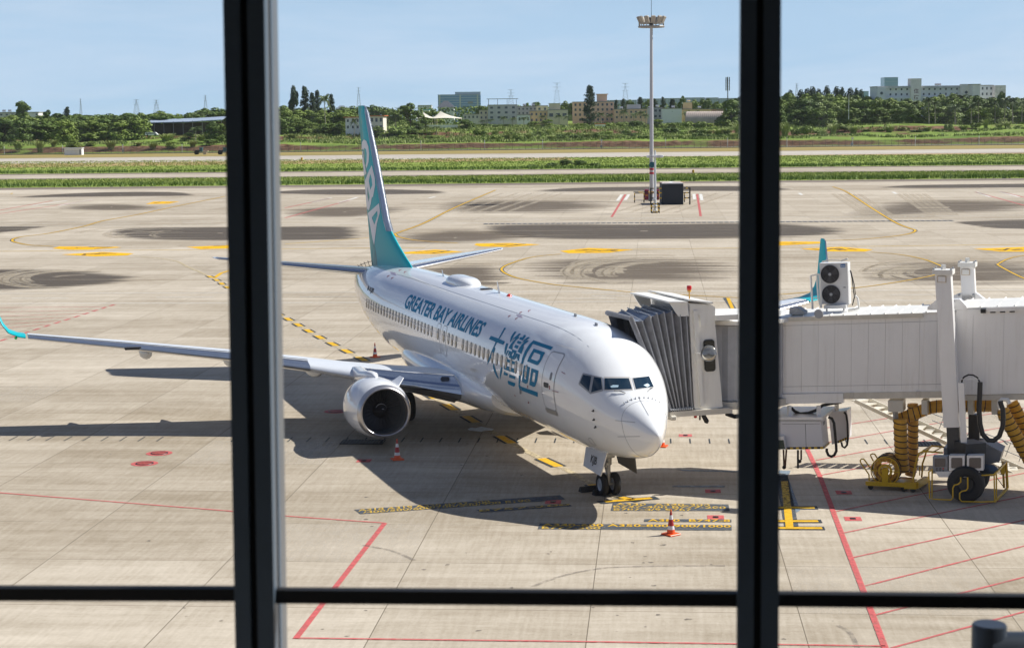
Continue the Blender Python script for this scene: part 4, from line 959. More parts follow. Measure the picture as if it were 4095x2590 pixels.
mb = MB(); mb.loft([rowpts(Vector((6.7, B_[k].y, 2.5)), F_[k], 6) for k in range(16)], closed=False); mb.build('bellows_far_side', fab, br, fix=False)
for k in range(0, 16, 2):
    mb = MB().tube([B_[k]+Vector((-.03, 0, 0)), N_[k]+Vector((-.03, 0, .02)), F_[k]+Vector((.02, 0, .02))], .022 if k else .085, 8)
    mb.build('bellows_hoop', mat('hoop_grey', (.30, .31, .33), .4) if k else fab, br, smooth=40)
mb = MB()
for k in range(12): mb.lathe([(0, .035), (.02, .05), (.05, .035)], B_[0]+Vector((-.06, -.02-.065*k, .03)), (0, -1, 0), 8)
mb.tube([B_[0]+Vector((-.06, 0, .03)), B_[15]+Vector((-.06, 0, .0))], .025, 6); mb.build('sliding_rail', M['mid'], br, smooth=40)
# --- cab
CP = [toX(*K3b(*p), 3.80) for p in ((832, 262), (1040, 272), (1068, 300), (1078, 450), (1148, 1235), (895, 1285), (880, 1235))]
MB().prism(CP, (3.1, 0, 0)).build('cab_wall', bwarm, br)
hood = [toX(*K3b(*p), 3.74) for p in ((655, 262), (818, 262), (834, 383), (738, 388), (706, 345))]
MB().prism(hood, (.05, 0, 0)).build('hood_cheek', bwarm, br)
H2 = [p+Vector((3.05, 0, 0)) for p in hood]; MB().prism(H2, (.05, 0, 0)).build('hood_cheek', bwarm, br)
a, b = hood[0], hood[1]; MB().prism([a+Vector((-.04, .05, .0)), b+Vector((-.04, -.0, .0)), b+Vector((3.2, 0, 0)), a+Vector((3.2, .05, 0))], (0, 0, .05)).build('hood_roof', bwarm, br)
c1 = toX(*K3b(832, 262), 3.7); c2 = toX(*K3b(1045, 270), 3.7)
MB().prism([c1+Vector((0, .0, .06)), c2+Vector((0, -.05, .0)), c2+Vector((3.3, -.05, 0)), c1+Vector((3.3, 0, .06))], (0, 0, .05)).build('cab_roof', bwarm, br)
Q = [toX(*K3b(*p), 3.73) for p in ((876, 335), (912, 332), (972, 1228), (942, 1236))]; MB().prism(Q, (.08, 0, 0)).build('cab_rib', bwarm, br)
Q = [toX(*K3b(*p), 3.77) for p in ((918, 375), (932, 375), (945, 480), (1030, 470), (1078, 425), (1078, 300), (1040, 275), (842, 275), (842, 340), (876, 330))]; MB().prism(Q, (.04, 0, 0)).build('cab_panel', bwarm, br)
c = toX(*K3b(1026, 753), 3.765); P = []
def rr3(c, w, h, r, shear, dx, n=5): return [Vector((c.x+dx, c.y-px_-shear*pz_, c.z+pz_)) for px_, pz_ in rrect(0, 0, w, h, r, n)]
MB().prism(rr3(c, .37, .99, .1, -.05, 0), (.02, 0, 0)).build('window_frame', mat('window_seal', (.03, .03, .03), .6), br)
MB().prism(rr3(c, .31, .93, .08, -.05, -.012), (.012, 0, 0)).build('cab_window', mat('tinted_glass', (.01, .012, .012), .06), br)
c = toX(*K3b(1018, 733), 3.45)
m_ = MB().lathe([(0, .24), (.015, .235), (.05, .16), (.065, .0)], c, (-.85, .42, .30), 28).build('mirror', mat('mirror_face', (.45, .42, .36), .12, .7), br, smooth=60)
MB().lathe([(-.02, .0), (-.015, .245), (.012, .25), (.02, .235)], c, (-.85, .42, .30), 28).build('mirror_rim', M['mid'], m_, smooth=40)
MB().tube([c, toX(*K3b(868, 732), 3.78)], .012, 5).tube([c, toX(*K3b(872, 840), 3.78)], .012, 5).build('mirror_arm', bwarm, m_)
p = toX(*K3b(840, 275), 4.2); t = toX(*K3b(834, 155), 4.2)
l_ = MB().tube([p, t], .02, 6).lathe([(0, .06), (.05, .06), (.06, .04)], t, (0, 0, 1), 12).build('warning_light', mat('amber', (.7, .35, .02), .4), br)
MB().lathe([(.05, .062), (.07, .075), (.17, .075), (.19, .06), (.19, 0)], t, (0, 0, 1), 14).build('red_lens', M['red'], l_, smooth=40)
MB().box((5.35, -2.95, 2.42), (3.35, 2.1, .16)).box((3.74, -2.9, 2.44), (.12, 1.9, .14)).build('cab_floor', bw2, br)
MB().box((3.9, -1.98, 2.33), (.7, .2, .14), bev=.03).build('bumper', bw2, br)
p = toX(*K3b(893, 1310), 3.9); MB().lathe([(-.09, .03), (-.07, .05), (.06, .055), (.08, .03)], p, (0, 0, 1), 12).build('marker_lamp', M['red'], br, smooth=40)
p = toX(*K3b(985, 1345), 3.9); MB().lathe([(-.18, .03), (-.14, .07), (.1, .08), (.16, .03)], p, (0, -.5, -.85), 12).build('loudspeaker', blk, br, smooth=40)
p = toX(*K3b(935, 1320), 3.9); MB().tube([p+Vector((0, 0, .15)), p+Vector((0, 0, -.12))], .03, 6).build('floodlight', blk, br)
# --- rotunda with roller slats
rc = Vector((5.55, -4.95, 0)); mb = MB(); n = 56
pr = []
for j in range(n):
    a = 2*pi*j/n; r = 1.72+(.03 if j % 2 else -.03); pr.append((rc.x+r*cos(a), rc.y+r*sin(a)))
mb.loft([[Vector((x, y, z)) for x, y in pr] for z in (2.66, 5.02)]); mb.build('rotunda_slats', mat('slat_grey', (.42, .43, .45), .4, noise=.1, nscale=3), br)
MB().lathe([(0, 0), (0, 1.9), (.12, 1.9), (.16, 0)], (rc.x, rc.y, 5.06), (0, 0, 1), 40).build('rotunda_roof', bwarm, br, smooth=30)
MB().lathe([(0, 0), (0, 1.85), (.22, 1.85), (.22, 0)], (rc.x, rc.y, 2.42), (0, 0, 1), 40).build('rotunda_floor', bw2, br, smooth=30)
p0 = toX(*K3b(1085, 400), 3.75); MB().box((p0.x+.5, p0.y-.35, p0.z), (1.1, .75, .16)).build('roof_ledge', bwarm, br)
MB().tube([(3.9, -3.9, 2.30), (3.95, -4.2, 2.18), (4.1, -4.9, 2.2), (4.3, -5.6, 2.4)], .07, 8).build('cable_bundle', blk, br, smooth=40)
# --- tunnels
H = 2.38
def tunnel(s0, s1, n0, n1, z0, z1, nm):
    return MB().prism([BL(s0, n0, z0), BL(s0, n1, z0), BL(s0, n1, z1), BL(s0, n0, z1)], BL(s1, n0, z0)-BL(s0, n0, z0)).build(nm, bw, br)
S2 = 5.3; SE = 26.0
ti = tunnel(-1.6, SE, -2.5, 0, 0, H, 'inner_tunnel'); to = tunnel(S2, SE, -2.66, .13, -.1, H+.12, 'outer_tunnel')
pjm = mat('panel_joint_grey', (.64, .63, .62), .5)  # thin joint lines, a little darker than the wall paint
for par, s0, s1, n in ((ti, -1.0, S2, .004), (to, S2+.5, SE, .134)):
    s = s0
    while s < s1:
        MB().bar(BL(s, n, .06), BL(s, n, H-.06), .008, .004).build('panel_joint', pjm, par); s += .52 if par is ti else .9
MB().bar(BL(-1.4, .0, .22), BL(S2, .0, .22), .01, .012).bar(BL(-1.4, .0, H-.22), BL(S2, .0, H-.22), .01, .012).build('panel_seam', M['mid'], ti)
# roof sheets with standing seams
mb = MB(); s = -1.5
mb.prism([BL(-1.6, -2.5, H+.004), BL(-1.6, 0.02, H+.004), BL(-1.6, .02, H+.05), BL(-1.6, -1.25, H+.10), BL(-1.6, -2.5, H+.05)], BL(S2, 0, 0)-BL(-1.6, 0, 0))
while s < S2: mb.bar(BL(s, 0.0, H+.06), BL(s, -2.4, H+.08), .03, .05); s += .42
mb.build('roof_sheet', bwarm, ti)
mb = MB(); s = S2+.2
mb.prism([BL(S2, -2.66, H+.125), BL(S2, 0.10, H+.125), BL(S2, .10, H+.17), BL(S2, -1.25, H+.22), BL(S2, -2.6, H+.17)], BL(SE, 0, 0)-BL(S2, 0, 0))
while s < SE: mb.bar(BL(s, 0.05, H+.18), BL(s, -2.5, H+.2), .03, .05); s += .5
mb.build('roof_sheet', bwarm, to)
MB().bar(BL(-.2, .03, H-.02), BL(4.3, .03, H-.02), .07, .13).build('roof_edge_channel', bw2, ti)
MB().bar(BL(S2+.9, .17, H+.1), BL(SE, .17, H+.1), .06, .12).build('roof_edge_channel', bw, to)
mb = MB()
for k in range(4): mb.bar(BL(S2-.55+.28*k, .04, H-.0), BL(S2-.4+.28*k, .04, H-.0), .05, .10)
for k in range(4): mb.bar(BL(S2+.72+.28*k, .17, H+.06), BL(S2+.87+.28*k, .17, H+.06), .04, .12)
mb.build('dark_slots', blk, to)
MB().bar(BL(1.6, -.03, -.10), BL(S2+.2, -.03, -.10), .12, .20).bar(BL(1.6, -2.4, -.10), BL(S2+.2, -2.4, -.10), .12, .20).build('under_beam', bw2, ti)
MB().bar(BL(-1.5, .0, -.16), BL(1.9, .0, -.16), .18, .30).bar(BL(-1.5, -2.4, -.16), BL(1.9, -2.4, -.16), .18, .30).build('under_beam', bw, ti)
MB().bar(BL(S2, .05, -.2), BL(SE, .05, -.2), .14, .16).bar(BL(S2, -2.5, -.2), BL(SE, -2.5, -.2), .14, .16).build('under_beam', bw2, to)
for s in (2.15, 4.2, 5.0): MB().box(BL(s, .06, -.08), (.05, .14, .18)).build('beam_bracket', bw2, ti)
# box and horn on the roof edge, small dish
MB().prism([BP(*K4(*p), -.2) for p in ((318, 572), (385, 570), (440, 605), (440, 622), (318, 622))], -BN*.5).build('roof_box', mat('weathered_grey', (.36, .37, .37), .6, noise=.3, nscale=6), br)
c = BP(*K4(557, 618), .10); MB().lathe([(0, .15), (.03, .13), (.035, 0)], c, BN, 20).build('round_plate', M['mid'], br, smooth=40)
# ladder rail on the roof
p = [BP(*K4(*q), -.6) for q in ((492, 310), (507, 580), (540, 300), (552, 490), (562, 296), (576, 570))]
MB().bar(p[0], p[1], .05).bar(p[2], p[3], .04).bar(p[4], p[5], .05).bar(p[0], p[4], .05).bar(p[3], p[5], .04).bar(p[3], BP(*K4(515, 490), -.6), .03).build('roof_rail', bwarm, br)
# --- portal columns
up_ = (Vector((0, 0, 1))-BT*SL).normalized()
def column(px_top, px_bot, n, w, cap):
    a, b = BP(*px_top, n), BP(*px_bot, n); c_ = MB().bar(a, b, w, w*.95, up=BN).build('column', bw, br)
    MB().box(a+up_*.06, (w*1.3, w*1.3, .14), Matrix.Rotation(atan2(BT.y, BT.x), 3, 'Z')).box(a+up_*.16, (.1, .1, .22)).build('column_cap', bwarm, c_)
    for q in (-1, 1):
        for r in (-1, 1): MB().lathe([(0, .03), (.06, .03), (.07, 0)], a+up_*.12+BT*q*w*.55+BN*r*w*.5, (0, 0, 1), 8).build('cap_bolt', M['mid'], c_)
    return c_
c1 = column(K4(1571, 292), K5(1777, 448), .62, .46, True)
q = BP(*K4(1556, 338), .86); MB().bar(q-BT*.13, q+BT*.13, .012, .19, up=up_).build('access_plate', mat('rusty_edge', (.50, .38, .26), .6), c1)
MB().bar(q-BT*.11+BN*.01, q+BT*.11+BN*.01, .012, .16, up=up_).build('plate_cover', bw, c1)
c2 = column(K4(1766, 232), K4(1778, 450), -3.1, .42, True)
q = BP(*K4(1750, 280), -2.86); MB().bar(q-BT*.13, q+BT*.13, .012, .19, up=up_).build('access_plate', mat('rusty_edge', (.5, .38, .26), .6), c2)
MB().bar(q-BT*.11+BN*.01, q+BT*.11+BN*.01, .012, .16, up=up_).build('plate_cover', bwarm, c2)
b2 = BP(*K4(1778, 450), -3.1); MB().bar(b2, b2-up_*3.2, .4, .4, up=BN).build('column', bw, br)
for n, pts, off in ((.15, ((1440, 588), (1440, 565), (1508, 508), (1700, 498), (1758, 560), (1758, 584)), .28), (-2.9, ((1640, 500), (1655, 470), (1720, 446), (1830, 446), (1918, 512), (1920, 526)), .28)):
    Q = [BP(*K4(*p), n) for p in pts]; MB().prism(Q, -BN*off).build('gusset', bw, br)
    for (x, y) in ((1650, 515), (1650, 565)) if n > 0 else ((1697, 465), (1815, 465), (1815, 505)):
        c_ = BP(*K4(x, y), n+.01); MB().lathe([(0, .045), (.02, .04), (.025, 0)], c_, BN, 10).build('bolt', M['mid'], br)
# --- undercarriage
a = BP(*K5(1785, 448), .62); b = BP(*K5(1795, 705), .62)
MB().bar(a, b, .36, .34, up=BN).build('dark_leg', dst, br)
MB().bar(a+BT*.24, b+BT*.24, .05, .10, up=BN).build('leg_guide', M['mid'], br)
a = BP(*K5(1972, 338), -2.0); b = BP(*K5(1972, 592), -2.0); MB().bar(a, b, .34, .34, up=BN).build('dark_leg', dst, br)
MB().bar(b-BT*.4, b+BT*.7, .3, .12, up=BN).build('leg_foot', dst, br)
gm = mat('housing_grey', (.27, .28, .30), .45, noise=.08, nscale=3)
Q = [BP(*K5(*p), .35) for p in ((1700, 640), (1760, 628), (1950, 626), (2075, 600), (2215, 672), (2190, 760), (2060, 792), (1940, 792), (1700, 792))]
hs = MB().prism(Q, -BN*1.0).build('drive_housing', gm, br)
Q = [BP(*K5(*p), .37) for p in ((2065, 632), (2150, 640), (2210, 690), (2190, 765), (2070, 765))]; MB().prism(Q, BN*.02).build('louvre_door', mat('louvre_grey', (.20, .21, .23), .5), hs)
# control boxes
for x0, y0, x1, y1, m_, n in ((1605, 715, 1735, 862, gm, 1.5), (1748, 705, 1885, 836, bw, 1.52), (1905, 705, 2050, 836, bw, 1.52)):
    Q = [BP(*K5(*p), n) for p in ((x0, y0), (x1, y0), (x1, y1), (x0, y1))]; bx = MB().prism(Q, -BN*.32).build('control_box', m_, br)
    w_, h_ = x1-x0, y1-y0
    Q = [BP(*K5(*p), n+.012) for p in [(x0+w_/2+a_, y0+h_/2+b_) for a_, b_ in rrect(0, 0 if n > 1.51 else -h_*.14, w_*.72, h_*(.70 if n > 1.51 else .5), 10, 4)]]
    MB().prism(Q, -BN*.01).build('box_window', mat('smoked_plastic', (.10, .085, .085), .12), bx)
    if n < 1.51:
        for i in range(3):
            for j in range(2): MB().lathe([(0, .022), (.03, .02), (.031, 0)], BP(*K5(1642+28*i, 818+18*j), n+.002), BN, 8).build('button', M['red'] if (i, j) == (2, 0) else blk, bx)
Q = [BP(*K5(*p), 1.56) for p in ((1625, 845), (2015, 845), (2018, 895), (1660, 895))]; MB().prism(Q, -BN*.12).build('carriage_beam', bw, br)
a = BP(*K5(1855, 65), 1.0); b = BP(*K5(1885, 705), 1.0); MB().bar(a, b, .17, .14, up=BN).build('cable_post', bw, br)
# twin tyres
wc = G(*K5(1885, 1128)); s_, n_ = sn(wc)
for n in (n_-.28, n_-1.6):
    c = W1+BT*s_+BN*n+Vector((0, 0, .55)); r, w_ = .55, .42
    ty = MB().lathe([(-w_*.4, r*.5), (-w_*.5, r*.72), (-w_*.48, r*.9), (-w_*.3, r*.985), (0, r), (w_*.3, r*.985), (w_*.48, r*.9), (w_*.5, r*.72), (w_*.4, r*.5)], c, BN, 44).build('tyre', M['dark'], br, smooth=50)
    MB().lathe([(-w_*.2, 0), (-w_*.2, r*.4), (-w_*.42, r*.52), (w_*.42, r*.52), (w_*.2, r*.4), (w_*.2, 0)], c, BN, 32).build('wheel_rim', dst, ty, smooth=30)
MB().bar(W1+BT*s_+BN*(n_-1.9)+Vector((0, 0, .66)), W1+BT*s_+BN*n_+Vector((0, 0, .66)), .16).box(W1+BT*s_+BN*(n_-.95)+Vector((0, 0, 1.15)), (.7, .7, 1.1)).build('axle', dst, br)
c = BP(*K5(2105, 830), .9); MB().lathe([(-.35, .10), (-.3, .17), (.1, .18), (.22, .13), (.3, .05)], c, BN*.6+BT*.8, 20).build('drive_motor', mat('motor_blue', (.03, .07, .13), .35, .3), br, smooth=40)
# yellow guard rails
def gr(pts, n, r=.022): return MB().tube([BP(*K5(*p), n) for p in pts], r, 8)
gr([(1850, 895), (1852, 935), (1830, 955), (1795, 965), (1782, 990), (1782, 1075), (1765, 1095), (1620, 1088), (1578, 1080), (1570, 850), (1605, 825)], n_+.12).build('guard_rail', yel, br, smooth=60)
gr([(1912, 895), (1914, 990), (1900, 1010), (1862, 1018), (1842, 1035), (1842, 1085), (1860, 1108), (2030, 1112), (2150, 1108)], n_+.12).build('guard_rail', yel, br, smooth=60)
gr([(2145, 870), (2150, 1108)], n_-.2).tube([BP(*K5(2165, 860), n_-.4), BP(*K5(2165, 1090), n_-.4)], .022, 8).tube([BP(*K5(2015, 880), n_-.2), BP(*K5(2145, 872), n_-.2)], .022, 8).tube([BP(*K5(1600, 835), n_-.2), BP(*K5(1598, 1075), n_-.2)], .022, 8).build('guard_rail', yel, br, smooth=60)
A = [BP(*K5(*p), -.4) for p in ((2250, 760), (2262, 990), (2190, 1060))]; B2 = [BP(*K5(*p), n_-.2) for p in ((2150, 870), (2150, 1108))]
MB().bar(A[0], A[1], .06).bar(A[0]-BT*.1, A[1]-BT*.1, .05).bar(A[0], B2[0], .05).bar(A[1], B2[1], .06).build('guard_frame', yel, br)
MB().tube([BP(*K5(2180, 800), -.2), BP(*K5(2235, 880), -.2), BP(*K5(2180, 860), .3)], .012, 5).tube([BP(*K5(2170, 900), .2), BP(*K5(2235, 990), -.2)], .012, 5).build('chain', blk, br)
MB().box(BP(*K5(2222, 830), -.1), (.02, .14, .28)).build('tag_plate', yel, br)
# cable chain loops
MB().tube([BP(*K5(*p), .95) for p in ((1860, 75), (1862, 45), (1880, 15), (1920, -5), (1960, -2), (1998, 20), (2018, 60))], .025, 8).build('cable_loop', blk, br, smooth=60)
MB().tube([BP(*K5(*p), .55) for p in ((2022, 60), (2018, 180), (2012, 300), (2022, 430), (2045, 520), (2095, 570), (2140, 574), (2190, 535), (2220, 450), (2225, 370), (2222, 300), (2205, 255), (2200, 225))], .075, 10).build('cable_chain', blk, br, smooth=60)
MB().tube([BP(*K5(*p), .5) for p in ((2195, 290), (2190, 240), (2215, 212), (2260, 215), (2278, 250))], .07, 8).build('chain_guide', bwarm, br, smooth=60)
MB().bar(BP(*K5(1845, 35), .98), BP(*K5(2020, 33), .98), .015).build('loop_bar', bw, br)
# hangers for the duct
for x in (1530, 1935, 2145):
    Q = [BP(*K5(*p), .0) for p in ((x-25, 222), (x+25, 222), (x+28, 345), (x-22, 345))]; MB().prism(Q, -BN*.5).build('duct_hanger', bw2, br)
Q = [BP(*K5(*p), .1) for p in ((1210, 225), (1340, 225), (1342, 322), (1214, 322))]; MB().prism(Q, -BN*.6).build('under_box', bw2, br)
MB().bar(BP(*K5(1277, 322), -.2), BP(*K5(1280, 392), -.2), .12).build('duct_post', M['mid'], br)
# service stair behind the tunnel
st = thing('service_stair', 'white metal service stair sloping down behind the yellow ducts of the boarding bridge', 'stair')
SA, SB_ = ((1040, 225), (2408, 845)), ((920, 225), (2408, 915))
mS = mat('stair_cream', (.66, .62, .53), .4, noise=.08, nscale=2)
def lp(L, t, n): return BP(*K5(L[0][0]+(L[1][0]-L[0][0])*t, L[0][1]+(L[1][1]-L[0][1])*t), n)
MB().bar(lp(SA, 0, -4.2), lp(SA, 1.15, -4.2), .05, .24, up=BN.cross(BT)).build('stringer', mS, st)
MB().bar(lp(SB_, 0, -3.4), lp(SB_, 1.15, -3.4), .05, .12, up=BN.cross(BT)).build('stringer', mS, st)
for k in range(22):
    t = k/19; a = lp(SB_, t, -3.4); b = lp(SA, t-.02, -4.2); MB().bar(a, b, .26, .035, up=(0, 0, 1)).build('tread', mS, st)
mb = MB(); mb.bar(BP(*K5(1600, 335), -4.2), BP(*K5(2408, 640), -4.2), .03).bar(BP(*K5(1600, 395), -4.2), BP(*K5(2408, 730), -4.2), .025)
for k in range(7):
    x = 1700+k*118; y = 372+k*45; mb.bar(BP(*K5(x, y), -4.2), BP(*K5(x-45, y+115), -4.2), .025)
mb.build('handrail', M['mid'], st)
# cabinet hung under the tunnel
cb = thing('power_cabinet', 'white equipment cabinet with black and yellow hazard edge hung below the boarding bridge', 'equipment cabinet')
K8 = lambda x, y: (3100+x*.2363, 1540+y*.2363)
nf = .35
F1 = [BP(*K8(*p), nf) for p in ((-120, 600), (770, 605), (815, 1072), (-100, 1085))]; 
cw = mat('cabinet_white', (.70, .70, .74), .3, coat=.2)
sd = F1[1]; 
MB().prism(F1, -BN*.9).build('cabinet_body', cw, cb)
Q = [BP(*K8(*p), nf+.05) for p in ((-120, 538), (800, 540), (800, 588), (-120, 590))]; MB().prism(Q, -BN*2.2).build('top_frame', bw, cb)
F2 = [BP(*K8(*p), -1.15) for p in ((900, 470), (1215, 420), (1225, 905), (1060, 975), (960, 1000))]; MB().prism(F2, -BN*.7).build('cabinet_body', cw, cb)
def hazard(a, b, n, w=.07, par=cb, off=None):
    off = off or BN*.012
    for i in range(n):
        p, q = a+(b-a)*(i/n), a+(b-a)*((i+1)/n); MB().bar(p+off, q+off, .012, w).build('hazard_band', yel if i % 2 else blk, par)
hazard(F1[3]+Vector((0, 0, .03)), F1[2]+Vector((0, 0, .03)), 18)
hazard(F2[3]+Vector((0, 0, .03)), F2[2]+Vector((0, 0, .03)), 8)
e = F1[2]; hazard(e+Vector((0, 0, .03))+BT*.008, e-BN*.9+Vector((0, 0, .03))+BT*.008, 8, off=BT*.012)
m0 = (F1[0]+F1[1])/2; MB().bar(BP(*K8(510, 650), nf+.006), BP(*K8(525, 1068), nf+.006), .01).bar(BP(*K8(120, 655), nf+.006), BP(*K8(755, 652), nf+.006), .01).build('door_gap', M['grey'], cb)
v0 = F1[1]+BT*.01-BN*.3+Vector((0, 0, -.22)); MB().box(v0, (.02, .02, .02)).bar(v0, v0-BN*.32, .02, .28).build('vent_grille', M['grey'], cb)
MB().tube([BP(*K8(*p), .0) for p in ((900, 540), (960, 560), (995, 640), (1012, 800), (1030, 1000), (1035, 1110), (1000, 1180), (950, 1205), (900, 1180), (870, 1110), (875, 1070))], .045, 8).build('black_hose', blk, cb, smooth=60)
MB().tube([BP(*K8(*p), -1.0) for p in ((1165, 450), (1205, 500), (1225, 650), (1232, 900), (1215, 1010), (1175, 1055), (1135, 1030), (1120, 960))], .035, 8).build('black_hose', blk, cb, smooth=60)
for x, y0, y1, r_, mm in ((140, 1090, 1380, .03, mat('hook_brown', (.12, .05, .03), .5)), (190, 1090, 1370, .03, mat('hook_brown', (.12, .05, .03), .5)), (385, 1095, 1400, .035, blk), (440, 1090, 1260, .03, mat('hook_brown', (.12, .05, .03), .5))):
    MB().tube([BP(*K8(x, y0), .2), BP(*K8(x+(10 if x == 140 else -20 if x == 190 else 0), y1), .2)], r_, 8).build('hanging_hook', mm, cb, smooth=40)
MB().lathe([(-.03, .0), (-.03, .06), (.03, .06), (.03, 0)], BP(*K8(152, 1385), .2), BN, 14).lathe([(-.03, .0), (-.03, .055), (.03, .055), (.03, 0)], BP(*K8(415, 1285), .2), BN, 14).build('pulley', blk, cb)
for x, n in ((240, nf-.3), (735, nf-.3), (1040, -1.3)):
    a = BP(*K8(x, 345 if x < 1000 else 250), n); b = BP(*K8(x, 540 if x < 1000 else 430), n); MB().bar(a, b, .1).build('hanger', bw, cb)
MB().tube([BP(*K8(*p), -.4) for p in ((270, 380), (330, 440), (420, 480), (560, 470), (700, 420), (800, 340), (1000, 300), (1120, 285))], .05, 7).tube([BP(*K8(*p), -.3) for p in ((300, 500), (450, 490), (620, 450), (720, 400))], .04, 7).build('cable_bundle', blk, cb, smooth=60)
Q = [BP(*K8(*p), nf+.25) for p in ((-100, 870), (140, 865), (175, 1085), (-100, 1085))]; MB().prism(Q, -BN*.2).build('side_lamp_box', bw, cb)
Q = [BP(*K8(*p), nf+.262) for p in ((-60, 925), (140, 925), (165, 1075), (-60, 1075))]; MB().prism(Q, -BN*.01).build('lamp_glass', mat('lamp_glass', (.02, .05, .05), .1), cb)
# --- outdoor air conditioning unit on the roof
def ac():
    t = thing('air_conditioner', 'pale grey air conditioning unit with two round fans standing on the bridge roof', 'air conditioner')
    n = -.75; P4 = lambda x, y, n=n: BP(*K4(x, y), n)
    Q = [P4(562, 208), (P4(790, 204)), P4(800, 545), P4(578, 540)]; m = mat('ac_casing', (.66, .66, .66), .4, noise=.03)
    MB().prism(Q, -BN*.45).build('casing', m, t)
    for (x, y) in ((648, 297), (658, 460)):
        c = P4(x, y, n+.008); f_ = MB()
        f_.lathe([(0, .0), (0, .285), (.02, .29), (.022, .27), (.008, .26)], c, BN, 36); g_ = f_.build('fan_well', blk, t, smooth=40)
        r_ = MB()
        for k in range(7): r_.tube([c+BN*.03+(BT*cos(a)+Vector((0, 0, 1))*sin(a))*(.05+.037*k) for a in [2*pi*j/28 for j in range(29)]], .0045, 4, caps=False)
        for k in range(8): a = 2*pi*k/8; r_.tube([c+BN*.028, c+BN*.028+(BT*cos(a)+Vector((0, 0, 1))*sin(a))*.275], .004, 4)
        r_.build('fan_grille', mat('grille_grey', (.10, .10, .12), .4), g_)
        MB().lathe([(0, .05), (.012, .045), (.014, 0)], c+BN*.03, BN, 16).build('fan_hub', M['mid'], g_, smooth=40)
        b_ = MB()
        for k in range(3):
            a = 2*pi*k/3+.4; d = BT*cos(a)+Vector((0, 0, 1))*sin(a); e = BT*-sin(a)+Vector((0, 0, 1))*cos(a); b_.poly([c+BN*.012+d*.04-e*.03, c+BN*.012+d*.25-e*.08, c+BN*.018+d*.25+e*.10, c+BN*.018+d*.04+e*.04])
        b_.build('fan_blades', mat('blade_dark', (.05, .05, .055), .5), g_, fix=False)
    Q = [P4(733, 217, n+.012), P4(772, 216, n+.012), P4(772, 241, n+.012), P4(734, 242, n+.012)]; bd = MB().prism(Q, -BN*.01).build('badge', mat('badge_blue', (.01, .14, .42), .35), t)
    V, F, w_ = text_mesh('Midea', .02); tm = MB(); q = [P4(737, 236, n+.02), P4(770, 235, n+.02), P4(737, 224, n+.02), P4(770, 223, n+.02)]
    for u, v in V: tm.vert(bil(q, u, v))
    for f in F: tm.face(f)
    tm.build('badge_lettering', mat('white_print', (.8, .8, .8), .5), bd, fix=False)
    MB().bar(P4(757, 403, n+.006), P4(776, 404, n+.006), .01, .03).build('nameplate', M['grey'], t)
    MB().bar(P4(608, 560, n+.02), P4(785, 556, n+.02), .35, .10).bar(P4(622, 575, n), P4(622, 600, n), .04).bar(P4(760, 575, n), P4(760, 592, n), .04).build('stand', m, t)
    MB().bar(P4(585, 196), P4(640, 182), .05).bar(P4(738, 190), P4(792, 172), .05).bar(P4(640, 182), P4(738, 186), .03).build('top_bracket', bwarm, t)
    MB().tube([P4(812, 265, n-.2), P4(828, 330, n-.2), P4(838, 420, n-.2), P4(846, 480, n-.2), P4(830, 550, n-.2)], .018, 6).tube([P4(818, 270, n-.2), P4(845, 380, n-.2), P4(855, 460, n-.2), P4(832, 545, n-.2)], .014, 6).build('pipes', blk, t, smooth=60)
    MB().tube([P4(852, 470, n-.2), P4(872, 490, n-.2), P4(880, 540, n-.2), P4(882, 575, n-.2), P4(800, 590, n)], .035, 8).build('wrapped_pipe', bwarm, t, smooth=60)
ac()
# --- yellow ducts
dy = mat('duct_yellow', (.66, .35, .03), .55, noise=.14, nscale=7, bump=.5, bscale=7)
def duct(label, pts, r, name='air_duct'):
    mb = MB(); P = [Vector(p) for p in pts]; S = []
    for i in range(len(P)-1):
        a, b, c, d = P[max(i-1, 0)], P[i], P[i+1], P[min(i+2, len(P)-1)]
        for j in range(6):
            t = j/6; S.append(.5*((2*b)+(c-a)*t+(2*a-5*b+4*c-d)*t*t+(3*b-a-3*c+d)*t**3))
    S.append(P[-1]); L = [0]
    for a, b in zip(S, S[1:]): L.append(L[-1]+(b-a).length)
    n = max(4, int(L[-1]/.045)); Q = []
    for k in range(n+1):
        s = L[-1]*k/n; i = 0
        while i < len(S)-2 and L[i+1] < s: i += 1
        Q.append(S[i]+(S[i+1]-S[i])*((s-L[i])/max(1e-6, L[i+1]-L[i])))
    mb.tube(Q, [r*(1+.02*(1 if k % 4 == 0 else -.4)) for k in range(n+1)], 18); o = mb.build('duct_sleeve', dy, None, smooth=70)
    t = thing(name, label, 'air duct'); o.parent = t
    m2 = MB(); k = 0
    for k in range(2, n-1, 4):
        t_ = (Q[k+1]-Q[k-1]).normalized(); a = Vector((0, 0, 1)) if abs(t_.z) < .9 else BT
        x = t_.cross(a).normalized(); y = x.cross(t_); m2.tube([Q[k]+(x*cos(g)+y*sin(g))*(r*1.02)+t_*(.16*r*1.6*sin(g+.8)) for g in [2*pi*j/20 for j in range(21)]], .016, 4, caps=False)
    m2.build('spiral_band', blk, t, fix=False)
D = .195
duct('long yellow ribbed air duct running level under the boarding bridge', [BP(*K5(*p), -.55) for p in ((1320, 385), (1370, 365), (1430, 345), (1500, 315), (1580, 285), (1700, 270), (1900, 268), (2130, 265))], D)
duct('front yellow ribbed air duct hanging straight down into the hose cart', [BP(*K5(*p), -.1) for p in ((1318, 385), (1322, 500), (1328, 650), (1338, 780), (1345, 850))], .205)
duct('rear yellow ribbed air duct hanging behind the front one, half hidden by it', [BP(*K5(*p), -.75) for p in ((1430, 250), (1432, 400), (1430, 600), (1428, 760), (1405, 880))], .165)
